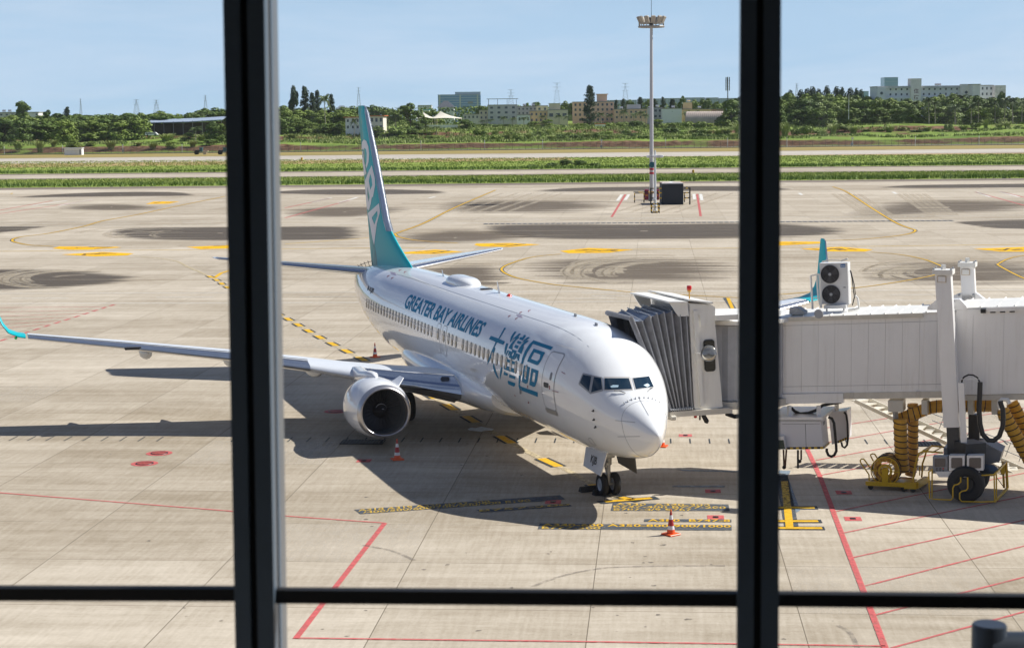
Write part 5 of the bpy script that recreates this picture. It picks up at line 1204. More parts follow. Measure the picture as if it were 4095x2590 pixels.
duct('front yellow ribbed air duct slanting down at the right edge of the view', [BP(*K5(*p), -.2) for p in ((2215, 300), (2260, 400), (2330, 520), (2420, 680), (2520, 850))], .20)
duct('rear yellow ribbed air duct slanting down beside the front one at the right edge', [BP(*K5(*p), -.8) for p in ((2300, 240), (2350, 330), (2420, 460), (2520, 640))], .185)
# --- hose cart
K7 = lambda x, y: (3400+x*.1661, 1750+y*.1661)
ct = thing('hose_cart', 'yellow wheeled hose reel cart parked under the boarding bridge', 'cart')
g0 = G(*K7(490, 1235)); s0, n0 = sn(g0); gA = G(*K7(1515, 1300)); s1, n1 = sn(gA); nf2 = (n0+n1)/2
CPt = lambda x, y, n: BP(*K7(x, y), n)
nn, nb = nf2+.05, nf2-1.15
MB().bar(CPt(395, 1090, nn), CPt(1300, 1130, nn), .09, .13).bar(CPt(1300, 1140, nn), CPt(1600, 1150, nn), .1, .2).bar(CPt(620, 1000, nb), CPt(1500, 1000, nb), .09, .12).build('frame', yel, ct)
a, b = CPt(1600, 1140, nn), CPt(1830, 1000, nb); MB().bar(a, b, .12, .2).bar(CPt(400, 1090, nn), CPt(620, 1000, nb), .09, .12).bar(CPt(1240, 1110, nn), CPt(1420, 990, nb), .5, .03).build('frame', yel, ct)
Q = [CPt(*p, nn+.03) for p in ((760, 750), (910, 750), (915, 1100), (762, 1100))]; MB().prism(Q, -BN*.06).build('reel_bracket', yel, ct)
cr_ = CPt(840, 800, nn-.05); ax = -BN
rl = MB().lathe([(0, .0), (0, .12), (.02, .12), (.02, .0)], cr_, ax, 20).lathe([(-.01, .15), (.0, .22), (.02, .22), (.03, .15)], cr_, ax, 24)
for k in range(6): a_ = 2*pi*k/6; d_ = BT*cos(a_)+Vector((0, 0, 1))*sin(a_); rl.bar(cr_+d_*.1, cr_+d_*.43, .03)
rl.tube([cr_+(BT*cos(a_)+Vector((0, 0, 1))*sin(a_))*.43 for a_ in [2*pi*j/32 for j in range(33)]], .018, 6, caps=False).build('reel', yel, ct)
mb = MB(); rr_ = random.Random(5)
mb.lathe([(.06, .28), (.08, .36), (.3, .40), (.6, .42), (.85, .40), (1.0, .3)], cr_, ax, 30)
for i, v in enumerate(mb.v): mb.v[i] = tuple(Vector(v)+Vector((rr_.uniform(-.02, .02), rr_.uniform(-.02, .02), rr_.uniform(-.02, .03))))
wd = mb.build('wound_hose', mat('duct_yellow_folded', (.62, .33, .03), .6, noise=.45, nscale=6), ct, smooth=30)
mb = MB()
for k in range(5): mb.tube([cr_+ax*(.15+.18*k)+(BT*cos(a_)+Vector((0, 0, 1))*sin(a_))*(.425+.01*(k % 2))+ax*.06*sin(a_*2) for a_ in [2*pi*j/24 for j in range(25)]], .014, 4, caps=False)
mb.build('hose_bands', blk, wd)
for pts, n in ((((460, 1030), (450, 880), (430, 850), (250, 590), (240, 540), (270, 505), (320, 505), (360, 550), (480, 720)), nn), (((560, 560), (500, 450), (490, 400), (540, 380), (590, 390), (660, 500)), nb)):
    MB().tube([CPt(*p, n) for p in pts], .022, 8).build('handle', yel, ct, smooth=50)
for pts, n in ((((1520, 1060), (1530, 850), (1570, 650), (1620, 470), (1660, 370), (1750, 325), (1900, 330), (2230, 360)), nn), (((1720, 950), (1735, 780), (1740, 620), (1790, 480), (1830, 330), (1960, 190), (2100, 205), (2300, 225)), nb)):
    MB().tube([CPt(*p, n) for p in pts], .028, 8).build('push_bar', yel, ct, smooth=50)
MB().bar(CPt(1760, 310, nn), CPt(1960, 195, nb), .05).bar(CPt(1650, 430, nn), CPt(1800, 330, nb), .03).bar(CPt(1980, 350, nn), CPt(2190, 230, nb), .03).build('cross_bar', yel, ct)
MB().tube([CPt(1672, 900, nb+.3), CPt(1672, 690, nb+.3)], .02, 6).build('brake_lever', yel, ct)
for x, y, n in ((490, 1205, nn), (1290, 1265, nn), (1512, 1265, nn), (660, 1120, nb), (1795, 1100, nb)):
    c = CPt(x, y, n); c.z = .085; MB().lathe([(-.03, .03), (-.03, .075), (0, .085), (.03, .075), (.03, .03), (.03, 0)], c, BN, 18).box(c+Vector((0, 0, .1)), (.06, .06, .12)).build('caster', M['dark'], ct, smooth=40)
# --- cones
def cone_proto():
    t = thing('traffic_cone', '', 'traffic cone', group='traffic cones round the jet')
    org = mat('cone_orange', (.80, .10, .01), .45); wht = mat('cone_white_band', (.75, .75, .78), .35); dr = mat('cone_dark_band', (.38, .02, .03), .4)
    MB().box((0, 0, .022), (.40, .40, .044), bev=.015).build('base', org, t)
    r = lambda z: .125*(1-z/.70)+.018*(z/.70)
    for z0, z1, m in ((.044, .16, org), (.16, .26, wht), (.26, .44, dr), (.44, .56, wht), (.56, .66, dr), (.66, .72, org)):
        MB().lathe([(z0, r(z0)), (z1, r(z1))]+([(z1, 0)] if z1 > .7 else []), (0, 0, 0), (0, 0, 1), 28).build('cone_band', m, t, smooth=40)
    return t
cp = cone_proto()
for i, (px, py, lab) in enumerate(((2683, 2137, 'orange cone on the yellow aircraft type lettering in front of the nose wheel'), (2646, 1785, 'orange cone just beyond the tip of the jet nose'), (1589, 1837, 'orange cone standing in shade below the engine intake'), (1500, 1428, 'dark red and white cone behind the near wing'))):
    o = cp if i == 0 else copy_tree(cp); g = G(px, py); o.location = (g.x, g.y, 0); o.rotation_euler = (0, 0, R_(20+35*i)); o['label'] = lab
# --- wheel chocks
nw = [('black rubber wheel chock lying left of the nose wheels', (2355, 1963), .62), ('black rubber wheel chock in front of the nose wheels', (2405, 1976), .55)]
for lab, q, l in nw:
    g = G(*q); t = MB().prism([(-.12, -l/2, 0), (.12, -l/2, 0), (.03, -l/2, .17), (-.03, -l/2, .17)], (0, l, 0)).build('wheel_chock', M['dark']); t.location = (g.x, g.y, .0); t.rotation_euler = (0, 0, R_(8)); tag(t, lab, 'wheel chock', 'chocks at the nose wheels')
# --- ground pit covers
def pit(px, py, lab, w=.0, oval=False, red=True):
    g = G(px, py); t = thing('pit_cover', lab, 'pit cover', (g.x, g.y, 0), AU, 'red ringed pit covers in the apron')
    if red:
        mb = MB()
        if oval: mb.poly([(.46*cos(a), .46*sin(a), .010) for a in [2*pi*k/32 for k in range(32)]])
        else: mb.poly([(-.26, -.24, .010), (.26, -.24, .010), (.26, .24, .010), (-.26, .24, .010)])
        o = mb.build('red_surround', MK['pale'] if red == 'pale' else MK['red'], t, fix=False); set_fall(o, [1.0]*len(mb.v))
    if oval:
        o = MB().lathe([(.012, .27), (.022, .26), (.022, 0)], (0, 0, 0), (0, 0, 1), 28).build('lid', mat('lid_red', (.30, .05, .04), .7, noise=.5, nscale=14), t, smooth=30)
        MB().lathe([(.010, .31), (.026, .30), (.026, .27), (.012, .265)], (0, 0, 0), (0, 0, 1), 28).build('rim', blk, t, smooth=30)
    else: MB().box((0, 0, .020), (.16, .16, .012), bev=.004).lathe([(.012, .08), (.03, .07), (.03, 0)], (0, 0, 0), (0, 0, 1), 16).build('lid', blk, t)
for a in ((637, 1812, 'round red pit cover left of the near engine, farther of the pair', 0, True), (578, 1853, 'round red pit cover left of the near engine, nearer of the pair', 0, True), (1342, 1645, 'round red pit cover in the wing shadow left of the near engine', 0, True), (1456, 1842, 'square red pit patch at the edge of the engine shadow', 0, False),
          (2212, 2007, 'square red pit patch in the nose shadow on the lettering', 0, False), (2741, 1741, 'faded square pit patch right of the jet nose', 0, False, 'pale'), (2851, 1964, 'square red pit patch in the bridge shadow beside the right mullion', 0, False), (2862, 2068, 'square red pit patch in sun at the end of the aircraft type lettering', 0, False),
          (3374, 1969, 'square red pit patch in the bridge shadow right of the red line', 0, False), (3411, 2074, 'square red pit patch at the lower edge of the bridge shadow', 0, False)): pit(*a)
for px, py, lab, w_ in ((1450, 1767, 'black drain grate in the shade below the near engine', 1.5), (3696, 1776, 'black drain grate behind the hose cart', 1.1)):
    g = G(px, py); t = thing('drain_grate', lab, 'drain grate', (g.x, g.y, 0), AU, 'drain grates in the stand')
    mb = MB()
    for k in range(9): mb.box((-.4+.1*k, 0, .018), (.03, w_, .02))
    for k in range(int(w_/.12)+1): mb.box((0, -w_/2+.12*k, .016), (.84, .03, .02))
    mb.build('grille', blk, t); MB().box((0, 0, .008), (.9, w_+.06, .008)).build('pit', mat('pit_dark', (.01, .01, .01), .9), t)
# ================================================================ terminal and its glass wall (the camera stands inside)
cv = CAM.dot(Vv); cuu = CAM.dot(Uv); GV = cv+4.0
def onV(px, py, dv=4.0):
    d = ray(px, py); return CAM+d*(dv/d.dot(Vv))
navy = mat('mullion_navy', (.11, .15, .20), .5); blk2 = mat('mullion_black', (.003, .003, .004), .6); capg = mat('mullion_cap_grey', (.15, .16, .175), .4, .2)
cwall = thing('window_wall', 'dark framed glass wall of the terminal close in front of the viewer', 'glass wall')
def mull(x0t, x0b, x1t, x1b, n):
    a0, a1 = onV(x0t, 0), onV(x0b, 2590); b0, b1 = onV(x1t, 0), onV(x1b, 2590)
    def ext(p, q, t): return p+(q-p)*t
    T, B = -.9, 1.5
    L = [ext(a0, a1, T), ext(a0, a1, B)]; Rr = [ext(b0, b1, T), ext(b0, b1, B)]
    for f0, f1, m, dpt, nm in ((0, .40, navy, 0, 'mullion_face'), (.40, .58, blk2, .02, 'mullion_groove'), (.58, 1, navy, 0, 'mullion_face')):
        P = [L[0]+(Rr[0]-L[0])*f0, L[0]+(Rr[0]-L[0])*f1, L[1]+(Rr[1]-L[1])*f1, L[1]+(Rr[1]-L[1])*f0]
        MB().prism([p+Vv*dpt for p in P], Vv*(.034-dpt)).build(nm, m, mu)
    P = [L[0]+(Rr[0]-L[0])*.25, L[0]+(Rr[0]-L[0])*.96, L[1]+(Rr[1]-L[1])*.96, L[1]+(Rr[1]-L[1])*.25]
    MB().prism([p+Vv*.036 for p in P], Vv*.03).build('outer_cap', capg, mu)
    P = [L[0]+(Rr[0]-L[0])*.22, L[0]+(Rr[0]-L[0])*1.0, L[1]+(Rr[1]-L[1])*1.0, L[1]+(Rr[1]-L[1])*.22]
    MB().prism([p+Vv*.068 for p in P], Vv*.02).build('outer_cap_lip', navy, mu)
    P = [L[0]+(Rr[0]-L[0])*.25, L[0]+(Rr[0]-L[0])*1.0, L[1]+(Rr[1]-L[1])*1.0, L[1]+(Rr[1]-L[1])*.25]
    MB().prism([p+Vv*.09 for p in P], Vv*.055).build('outer_fin', capg, mu)
for args in ((891, 941, 1056, 1098, 0), (2961, 2947, 3124, 3114, 1)):
    mu = bpy.data.objects.new('mullion', None); COL.objects.link(mu); mu.parent = cwall; mull(*args)
for x0, x1, y0a, y0b, y1a, y1b in ((-1500, 940, 2347, 2353, 2398, 2404), (1098, 2948, 2358, 2372, 2412, 2426), (3115, 5600, 2373, 2398, 2425, 2452)):
    P = [onV(x0, y0a, 4.02), onV(x1, y0b, 4.02), onV(x1, y1b, 4.02), onV(x0, y1a, 4.02)]
    MB().prism(P, Vv*.03).build('transom', blk2, cwall)
def pane_mat():
    m = bpy.data.materials.new('window_glass'); m.use_nodes = True; nt = m.node_tree; nt.nodes.clear()
    o = node(nt, 'OutputMaterial'); mx = node(nt, 'MixShader'); t = node(nt, 'BsdfTransparent'); g = node(nt, 'BsdfGlossy'); g.inputs['Roughness'].default_value = .02
    t.inputs[0].default_value = (.95, .965, .97, 1); fr = node(nt, 'Fresnel'); fr.inputs[0].default_value = 1.35
    nt.links.new(fr.outputs[0], mx.inputs[0]); nt.links.new(t.outputs[0], mx.inputs[1]); nt.links.new(g.outputs[0], mx.inputs[2]); tc = node(nt, 'TexCoord'); mp = node(nt, 'Mapping'); mp.inputs['Scale'].default_value = (7, 7, .35); nt.links.new(tc.outputs['Object'], mp.inputs[0])
    n = node(nt, 'TexNoise'); n.inputs['Scale'].default_value = 1.6; n.inputs['Detail'].default_value = 5; n.inputs['Distortion'].default_value = .6; nt.links.new(mp.outputs[0], n.inputs['Vector'])
    r = node(nt, 'MapRange'); r.inputs[1].default_value = .45; r.inputs[2].default_value = .75; r.inputs[3].default_value = .002; r.inputs[4].default_value = .013; nt.links.new(n.outputs[0], r.inputs[0])
    d = node(nt, 'BsdfTranslucent'); d.inputs[0].default_value = (.8, .85, .95, 1); m3 = node(nt, 'MixShader'); nt.links.new(r.outputs[0], m3.inputs[0]); nt.links.new(mx.outputs[0], m3.inputs[1]); nt.links.new(d.outputs[0], m3.inputs[2])
    nt.links.new(m3.outputs[0], o.inputs[0]); return m
pm = pane_mat(); z0, z1 = 9.2, 15.8
uL = (onV(1020, 1295)).dot(Uv); uR = (onV(3040, 1295)).dot(Uv); step = uR-uL; zt = onV(2047, 2390).z
for k in (-2, -1, 0, 1, 2):
    for a, b in ((z0, zt-.005), (zt+.005, z1)):
        u0, u1 = uL+step*k+.03, uL+step*(k+1)-.03
        MB().poly([UV(u0, GV+.04, a), UV(u1, GV+.04, a), UV(u1, GV+.04, b), UV(u0, GV+.04, b)]).build('window_pane', pm, cwall, fix=False)
for k in (-2, -1, 2, 3):
    MB().bar(UV(uL+step*k, GV+.10, z0), UV(uL+step*k, GV+.10, z1), .1, .2, up=Vv).build('mullion_face', navy, cwall)
# building: interior hall round the viewer, dark facade to both sides
tb = thing('terminal_building', 'terminal building from whose dark departure hall the jet is seen', 'terminal')
ti_m = mat('hall_lining', (.62, .60, .57), .7); fac = mat('facade_glass', (.035, .045, .06), .12, spec=.6); fm = mat('facade_panel', (.30, .31, .33), .5)
ua, ub = cuu-14, cuu+16
def bxuv(nm, m, u0, u1, v0, v1, za, zb): return MB().prism([UV(u0, v0, za), UV(u1, v0, za), UV(u1, v1, za), UV(u0, v1, za)], (0, 0, zb-za)).build(nm, m, tb)
bxuv('hall_floor', ti_m, ua, ub, cv-14, GV-.02, 9.0, 9.2); bxuv('hall_ceiling', ti_m, ua, ub, cv-14, GV-.02, 15.8, 16.0)
bxuv('hall_back_wall', ti_m, ua, ub, cv-14.2, cv-14, 9.0, 16.0)
bxuv('hall_side_wall', ti_m, ua-.2, ua, cv-14, GV-.3, 9.0, 16.0); bxuv('hall_side_wall', ti_m, ub, ub+.2, cv-14, GV-.3, 9.0, 16.0)
bxuv('ground_storey', fm, cuu-110, cuu+90, cv-30, GV-.0, 0, 8.8)
uw0, uw1 = uL-2*step-.06, uL+3*step+.06
bxuv('facade', fac, cuu-110, uw0, GV-.2, GV, 8.81, 18.8); bxuv('facade', fac, uw1, cuu+90, GV-.2, GV, 8.81, 18.8)
bxuv('facade_sill', fm, uw0, uw1, GV-.2, GV+.2, 8.81, 9.2); bxuv('facade_head', fac, uw0, uw1, GV-.2, GV, 15.8, 18.8)
bxuv('roof', fm, cuu-112, cuu+92, cv-32, GV+1.0, 18.81, 19.6)
for k in range(-22, 19):
    u = cuu+k*4.6
    if uw0-1 < u < uw1+1: continue
    MB().bar(UV(u, GV+.12, 8.9), UV(u, GV+.12, 18.7), .12, .24, up=Vv).build('facade_fin', capg, tb)
# pipe post standing just outside the glass, lower right
pp = thing('pipe_post', 'blurred dark steel pipe post with a side arm outside the glass at lower right', 'pipe post')
a = onV(3957, 2492, 5.2); MB().lathe([(-1.55, .052), (-.006, .052), (0, .048), (0, .0)], a, (0, 0, 1), 32).build('post', mat('post_steel', (.035, .045, .06), .35, .4), pp, smooth=40)
MB().tube([a+Vector((0, 0, -.10)), a+Vector((0, 0, -.10))+Uv*1.6], .075, 16).build('side_arm', mat('post_steel', (.035, .045, .06), .35, .4), pp, smooth=40)
MB().prism([a-Vv*1.3+Uv*-.2+Vector((0, 0, -1.55)), a-Vv*1.3+Uv*.3+Vector((0, 0, -1.55)), a+Vv*.2+Uv*.3+Vector((0, 0, -1.55)), a+Vv*.2-Uv*.2+Vector((0, 0, -1.55))], (0, 0, -.1)).build('ledge', fm, pp)
# ================================================================ plants
rg = random.Random(11)
def leaf_mat(name, c1, c2, rough=.6):
    m = bpy.data.materials.new(name); m.use_nodes = True; nt = m.node_tree; b = nt.nodes['Principled BSDF']; b.inputs['Roughness'].default_value = rough; b.inputs['Specular IOR Level'].default_value = .25
    oi = node(nt, 'ObjectInfo'); tc = node(nt, 'NewGeometry'); n = node(nt, 'TexNoise'); n.inputs['Scale'].default_value = .35; n.inputs['Detail'].default_value = 5; n.inputs['Roughness'].default_value = .7
    nt.links.new(tc.outputs['Position'], n.inputs['Vector'])
    a = vmath(nt, 'ADD', vmath(nt, 'MULTIPLY', oi.outputs['Random'], .45), vmath(nt, 'MULTIPLY', vmath(nt, 'SUBTRACT', n.outputs[0], .22), .95))
    mx = node(nt, 'Mix', data_type='RGBA'); mx.inputs[6].default_value = (*c1, 1); mx.inputs[7].default_value = (*c2, 1); nt.links.new(a, mx.inputs[0]); nt.links.new(mx.outputs[2], b.inputs['Base Color'])
    return m
LM = dict(dark=leaf_mat('leaf_dark', (.05, .09, .018), (.15, .22, .040)), mid=leaf_mat('leaf_mid', (.085, .135, .022), (.22, .29, .055)), light=leaf_mat('leaf_light', (.13, .19, .03), (.27, .35, .07)),
          blue=leaf_mat('leaf_bluish', (.022, .042, .024), (.060, .10, .048)), palm=leaf_mat('palm_leaf', (.045, .08, .022), (.15, .20, .07)), reed=leaf_mat('reed_leaf', (.17, .22, .05), (.36, .40, .15)))
bark = mat('bark', (.10, .08, .06), .85, noise=.3, nscale=6); palmb = mat('palm_bark', (.30, .27, .22), .8, noise=.2, nscale=5)
def leafq(mb, p, nrm, s):
    a = nrm.orthogonal().normalized(); b = nrm.cross(a); t = rg.uniform(0, 2*pi); x = (a*cos(t)+b*sin(t))*s; y = (b*cos(t)-a*sin(t))*s*rg.uniform(.5, .9)
    mb.poly([p-x, p+y*.8, p+x, p-y*.8])
def rv(): 
    v = Vector((rg.gauss(0, 1), rg.gauss(0, 1), rg.gauss(0, 1))); return v.normalized()
def blobs(mb, L, n, s, up=.25):
    for _ in range(n):
        c, r = rg.choice(L); d = rv()
        if d.z < -.55: d.z = -d.z
        q = c+Vector((d.x*r[0], d.y*r[1], d.z*r[2]))*rg.uniform(.72, 1.08)
        leafq(mb, q, (d+rv()*.7+Vector((0, 0, up))).normalized(), s*rg.uniform(.6, 1.3))
def broad(seed, airy=0, low=True, m='mid', n=3000, leaf=.50):
    """12 m tall, about 11 m wide"""
    global rg; rg = random.Random(seed); tr = MB(); cr = MB(); L = []
    tr.tube([(0, 0, -1), (.1, 0, 2), (.2, .1, 5)], [.32, .26, .18], 7)
    for k in range(20 if not airy else 12):
        a = rg.uniform(0, 2*pi); q = rg.uniform(.15, 1)**.6; h = rg.uniform(2.6 if low else 5.5, 10.4); w_ = (1-max(0, (h-6)/7)**1.6)
        c = Vector((4.1*q*w_*cos(a), 4.1*q*w_*sin(a), h)); r = rg.uniform(1.1, 2.1)*(.75 if airy else 1); L.append((c, (r*1.15, r*1.15, r*.8)))
        tr.tube([(.1, 0, rg.uniform(1.5, 4)), c*.55+Vector((0, 0, .8)), c], [.14, .09, .03], 5)
    L.append((Vector((0, 0, 10.2)), (1.7, 1.7, 1.5))); 
    if low: L += [(Vector((rg.uniform(-4, 4), rg.uniform(-3.6, 3.6), rg.uniform(1.2, 2.6))), (2.3, 2.3, 2.0)) for _ in range(9)]
    blobs(cr, L, n, leaf); return tr, cr, m, 12.0, 11.0
def casuarina(seed, w_=1.0):
    global rg; rg = random.Random(seed); tr = MB(); cr = MB(); tr.tube([(0, 0, -1), (0, 0, 6), (.2, 0, 13.6)], [.3, .2, .04], 7)
    for k in range(64):
        h = 1.2+12.6*(k/64)**1.0; a = rg.uniform(0, 2*pi); rr = (2.7*w_*(1-((h-1)/14)**1.3)+.3)*rg.uniform(.55, 1.15); e = Vector((rr*cos(a), rr*sin(a), h+rr*.35))
        tr.tube([(0, 0, h-.3), e*.6+Vector((0, 0, h*.4)), e], [.05, .03, .01], 4, caps=False)
        blobs(cr, [(e*.75+Vector((0, 0, h*.25)), (.85, .85, .6)), (e, (.6, .6, .65)), (e*.4+Vector((0, 0, h*.6)), (.7, .7, .6))], 62, .26, .1)
    return tr, cr, 'blue', 14.5, 6.0
def palm(seed, royal=False):
    global rg; rg = random.Random(seed); tr = MB(); cr = MB(); H_ = 8.0
    tr.tube([(0, 0, -1), (.1, 0, 3), (.3, .1, 6), (.35, .1, H_)], [.24, .18, .15, .16], 8)
    if royal: tr.tube([(.35, .1, H_-.1), (.35, .1, H_+.7)], [.17, .12], 8)
    for k in range(19):
        a = 2*pi*k/19*1.0+rg.uniform(-.2, .2); el = rg.uniform(-.2, 1.15); ln = rg.uniform(2.3, 3.1); P = []
        for i in range(9):
            t = i/8; P.append(Vector((.35+cos(a)*ln*t*cos(el*(1-t*.5)), .1+sin(a)*ln*t*cos(el*(1-t*.5)), H_+.5+ln*(sin(el)*t-1.0*t*t*(.8-.35*sin(el))))))
        cr.tube(P, [.04]*8+[.01], 4, caps=False); sd = Vector((-sin(a), cos(a), 0))
        for i in range(1, 9):
            p = P[i]; t = (P[i]-P[i-1]).normalized(); w_ = .75*(1-(i/9)**2)+.15
            for q in (-1, 1):
                for j in (0, .5):
                    b_ = p-t*(.36*j); cr.poly([b_, b_+t*.10, b_+sd*q*w_+t*.28-Vector((0, 0, .35*w_+.1)), b_+sd*q*w_*.9+t*.16-Vector((0, 0, .38*w_+.1))])
    return tr, cr, 'palm', 10.2, 6.0
def bush(seed, m='mid'):
    global rg; rg = random.Random(seed); tr = MB(); cr = MB(); tr.tube([(0, 0, -.5), (0, 0, 1.4)], [.1, .05], 5)
    L = [(Vector((rg.uniform(-1.3, 1.3), rg.uniform(-1.2, 1.2), rg.uniform(.8, 1.9))), (1.1, 1.1, .9)) for _ in range(8)]; blobs(cr, L, 900, .28); return tr, cr, m, 3.0, 4.4
def reed(seed):
    global rg; rg = random.Random(seed); tr = MB(); cr = MB(); tr.tube([(0, 0, -.3), (0, 0, .5)], [.15, .1], 5)
    for _ in range(170):
        a = rg.uniform(0, 2*pi); l = rg.uniform(1.6, 3.0); o = Vector((rg.uniform(-.5, .5), rg.uniform(-.5, .5), 0)); P = [o+Vector((cos(a)*l*.55*t**1.6, sin(a)*l*.55*t**1.6, l*(t-.28*t*t))) for t in (0, .35, .7, 1)]
        s = Vector((-sin(a), cos(a), 0))*.05
        for u_, v_ in zip(P, P[1:]): cr.poly([u_-s, u_+s, v_+s*.7, v_-s*.7])
    return tr, cr, 'reed', 2.5, 3.4
PR = {}
def proto(key, fn, name, **k):
    tr, cr, m, h, w_ = fn(**k)
    t = tr.build('trunk', palmb if 'palm' in key else bark, None, smooth=60); c = cr.build('crown', LM[m], None, fix=False)
    PR[key] = (name, t, c, h, w_, [0])
for i in range(4): proto('b%d' % i, broad, 'broadleaf_tree', seed=20+i, m=('mid', 'dark', 'mid', 'dark')[i])
for i in range(2): proto('l%d' % i, broad, 'broadleaf_tree', seed=40+i, m='light')
proto('a0', broad, 'open_crowned_tree', seed=50, airy=1, low=False, m='dark', n=1500); proto('a1', broad, 'open_crowned_tree', seed=51, airy=1, low=False, m='dark', n=2200)
proto('e0', broad, 'eucalyptus_tree', seed=60, low=False, m='blue', n=1900); proto('c0', casuarina, 'casuarina_tree', seed=70); proto('c1', casuarina, 'casuarina_tree', seed=71, w_=.8)
proto('palm0', palm, 'palm_tree', seed=80); proto('palm1', palm, 'palm_tree', seed=81); proto('palmr', palm, 'palm_tree', seed=82, royal=True)
for i in range(3): proto('u%d' % i, bush, 'bush', seed=90+i, m=('mid', 'dark', 'light')[i])
for i in range(2): proto('r%d' % i, reed, 'reed_clump', seed=95+i)
def plant(key, px, D, top, wpx, label, cat, group, base=None, sink=0):
    """put a copy of a kind of plant in image column px at distance D, its top at image row top, wpx wide"""
    name, t, c, h, w_, used = PR[key]; p = at_ground(px, D); zt = (CAM+ray(px, top)*D).z; H_ = max(.6, zt-p.z+sink)
    e = thing(name, label, cat, (p.x, p.y, p.z-sink), rg.uniform(0, 6.28), group); sxy = wpx*D/PF/w_; e.scale = (sxy, sxy, H_/h)
    if not used[0]: used[0] = 1; a, b = t, c
    else: a, b = t.copy(), c.copy(); COL.objects.link(a); COL.objects.link(b)
    a.parent = e; b.parent = e; return e
ORD = lambda n: '%d%s' % (n, 'th' if 10 <= n % 100 <= 20 else {1: 'st', 2: 'nd', 3: 'rd'}.get(n % 10, 'th'))
ADJ = dict(b='bushy green', l='bright green', a='open crowned', e='slim grey-green', c='feathery dark', p='coconut', u='low round', r='spiky pale')
def row(L, D, place, group, kinds=None, sink=0):
    """L: (px, top row, width px, kind)"""
    L = sorted(L, key=lambda q: q[0]); rr = random.Random(len(L))
    for i, (px, top, w_, k) in enumerate(L):
        w_ *= {'b': 1.25, 'l': 1.2, 'a': 1.1, 'e': 1.25, 'u': 1.3, 'r': 1.25}.get(k[0], 1.0); kk = {'b': 'b%d' % rr.randrange(4), 'l': 'l%d' % rr.randrange(2), 'p': 'palm%d' % rr.randrange(2), 'u': 'u%d' % rr.randrange(3), 'r': 'r%d' % rr.randrange(2), 'c': 'c%d' % rr.randrange(2), 'a': 'a%d' % rr.randrange(2)}.get(k, k)
        nm = {'p': 'palm', 'u': 'bush', 'r': 'reed clump'}.get(k[0], 'tree')
        plant(kk, px, D+rr.uniform(-8, 8), top, w_, '%s %s, %s from left in %s' % (ADJ[k[0]], nm, ORD(i+1), place), nm, group, sink=sink)
def spread_row(x0, x1, n, tops, w_, kinds, seed):
    rr = random.Random(seed); L = []
    for i in range(n):
        x = x0+(x1-x0)*(i+rr.uniform(.2, .8))/n; t = i/(n-1)*(len(tops)-1); j = min(int(t), len(tops)-2); tp = tops[j]+(tops[j+1]-tops[j])*(t-j)
        L.append((x, tp+rr.uniform(-7, 7), w_*rr.uniform(.8, 1.25), rr.choice(kinds)))
    return L
P1 = lambda x: x*.4597
# left wood
row(spread_row(-60, 560, 11, (470, 478, 480, 470), 110, 'bbl', 1), 800, 'front row of the left wood', 'trees in the front row of the left wood')
row(spread_row(-40, 880, 14, (462, 466, 455, 462), 105, 'bbba', 2), 850, 'middle row of the left wood', 'trees in the middle row of the left wood')
row([(P1(x), 300+y*.4597, w_, k) for x, y, w_, k in ((350, 350, 90, 'b'), (430, 300, 50, 'a'), (500, 330, 80, 'b'), (590, 275, 46, 'c'), (680, 335, 100, 'b'), (770, 345, 90, 'b'), (860, 340, 100, 'b'), (960, 350, 110, 'b'), (1110, 328, 90, 'b'), (1230, 325, 80, 'b'), (1400, 308, 100, 'b'), (1480, 330, 80, 'l'), (1560, 335, 90, 'l'), (1640, 335, 80, 'b'), (1720, 305, 70, 'p'), (1790, 285, 100, 'a'), (1880, 278, 100, 'b'), (1960, 300, 100, 'b'), (2060, 290, 100, 'b'), (2200, 280, 110, 'b'), (2350, 290, 110, 'b'))], 930, 'back row of the left wood', 'trees in the back row of the left wood')
row([(P1(200), 402, 95, 'a0')], 905, 'front of the concrete house at the left edge', 'open tree before the concrete house')
row(spread_row(-60, 900, 12, (556, 560, 556), 46, 'urrl', 5), 738, 'the scrub below the left wood', 'bushes below the left wood')
row([(P1(x), 300+y*.4597, w_, k) for x, y, w_, k in ((1440, 500, 60, 'r'), (1480, 495, 50, 'r'), (1640, 500, 50, 'b'), (1700, 440, 60, 'p'), (1760, 500, 60, 'r'), (1830, 480, 60, 'r'), (1860, 400, 70, 'b'), (1930, 420, 70, 'b'))], 775, 'the scrub before the shed', 'plants before the blue roofed shed')
P2 = lambda x: 1050+x*.4597
Y2 = lambda y: 300+y*.4597
row([(P2(x), Y2(y), w_, k) for x, y, w_, k in ((285, 85, 40, 'e0'), (380, 95, 60, 'c'), (440, 150, 44, 'c'), (485, 130, 44, 'c'), (600, 165, 48, 'c'))], 930, 'the tall clump beside the mullion', 'tall trees between mullion and tail fin')
plant('palmr', P2(550), 850, Y2(150), 62, 'tall royal palm with pale trunk left of the tail fin', 'palm', None)
row([(P2(x), Y2(y), w_, k) for x, y, w_, k in ((120, 270, 90, 'b'), (190, 262, 90, 'b'), (260, 290, 80, 'b'), (330, 285, 90, 'b'), (430, 295, 90, 'b'), (510, 290, 70, 'b'), (700, 275, 90, 'b'), (790, 265, 80, 'b'), (960, 255, 60, 'b'), (1020, 272, 50, 'b'), (1075, 278, 50, 'b'), (1150, 300, 70, 'b'), (1230, 285, 80, 'b'), (1490, 300, 70, 'b'))], 960, 'the green row beside the tail fin', 'trees level with the tail fin')
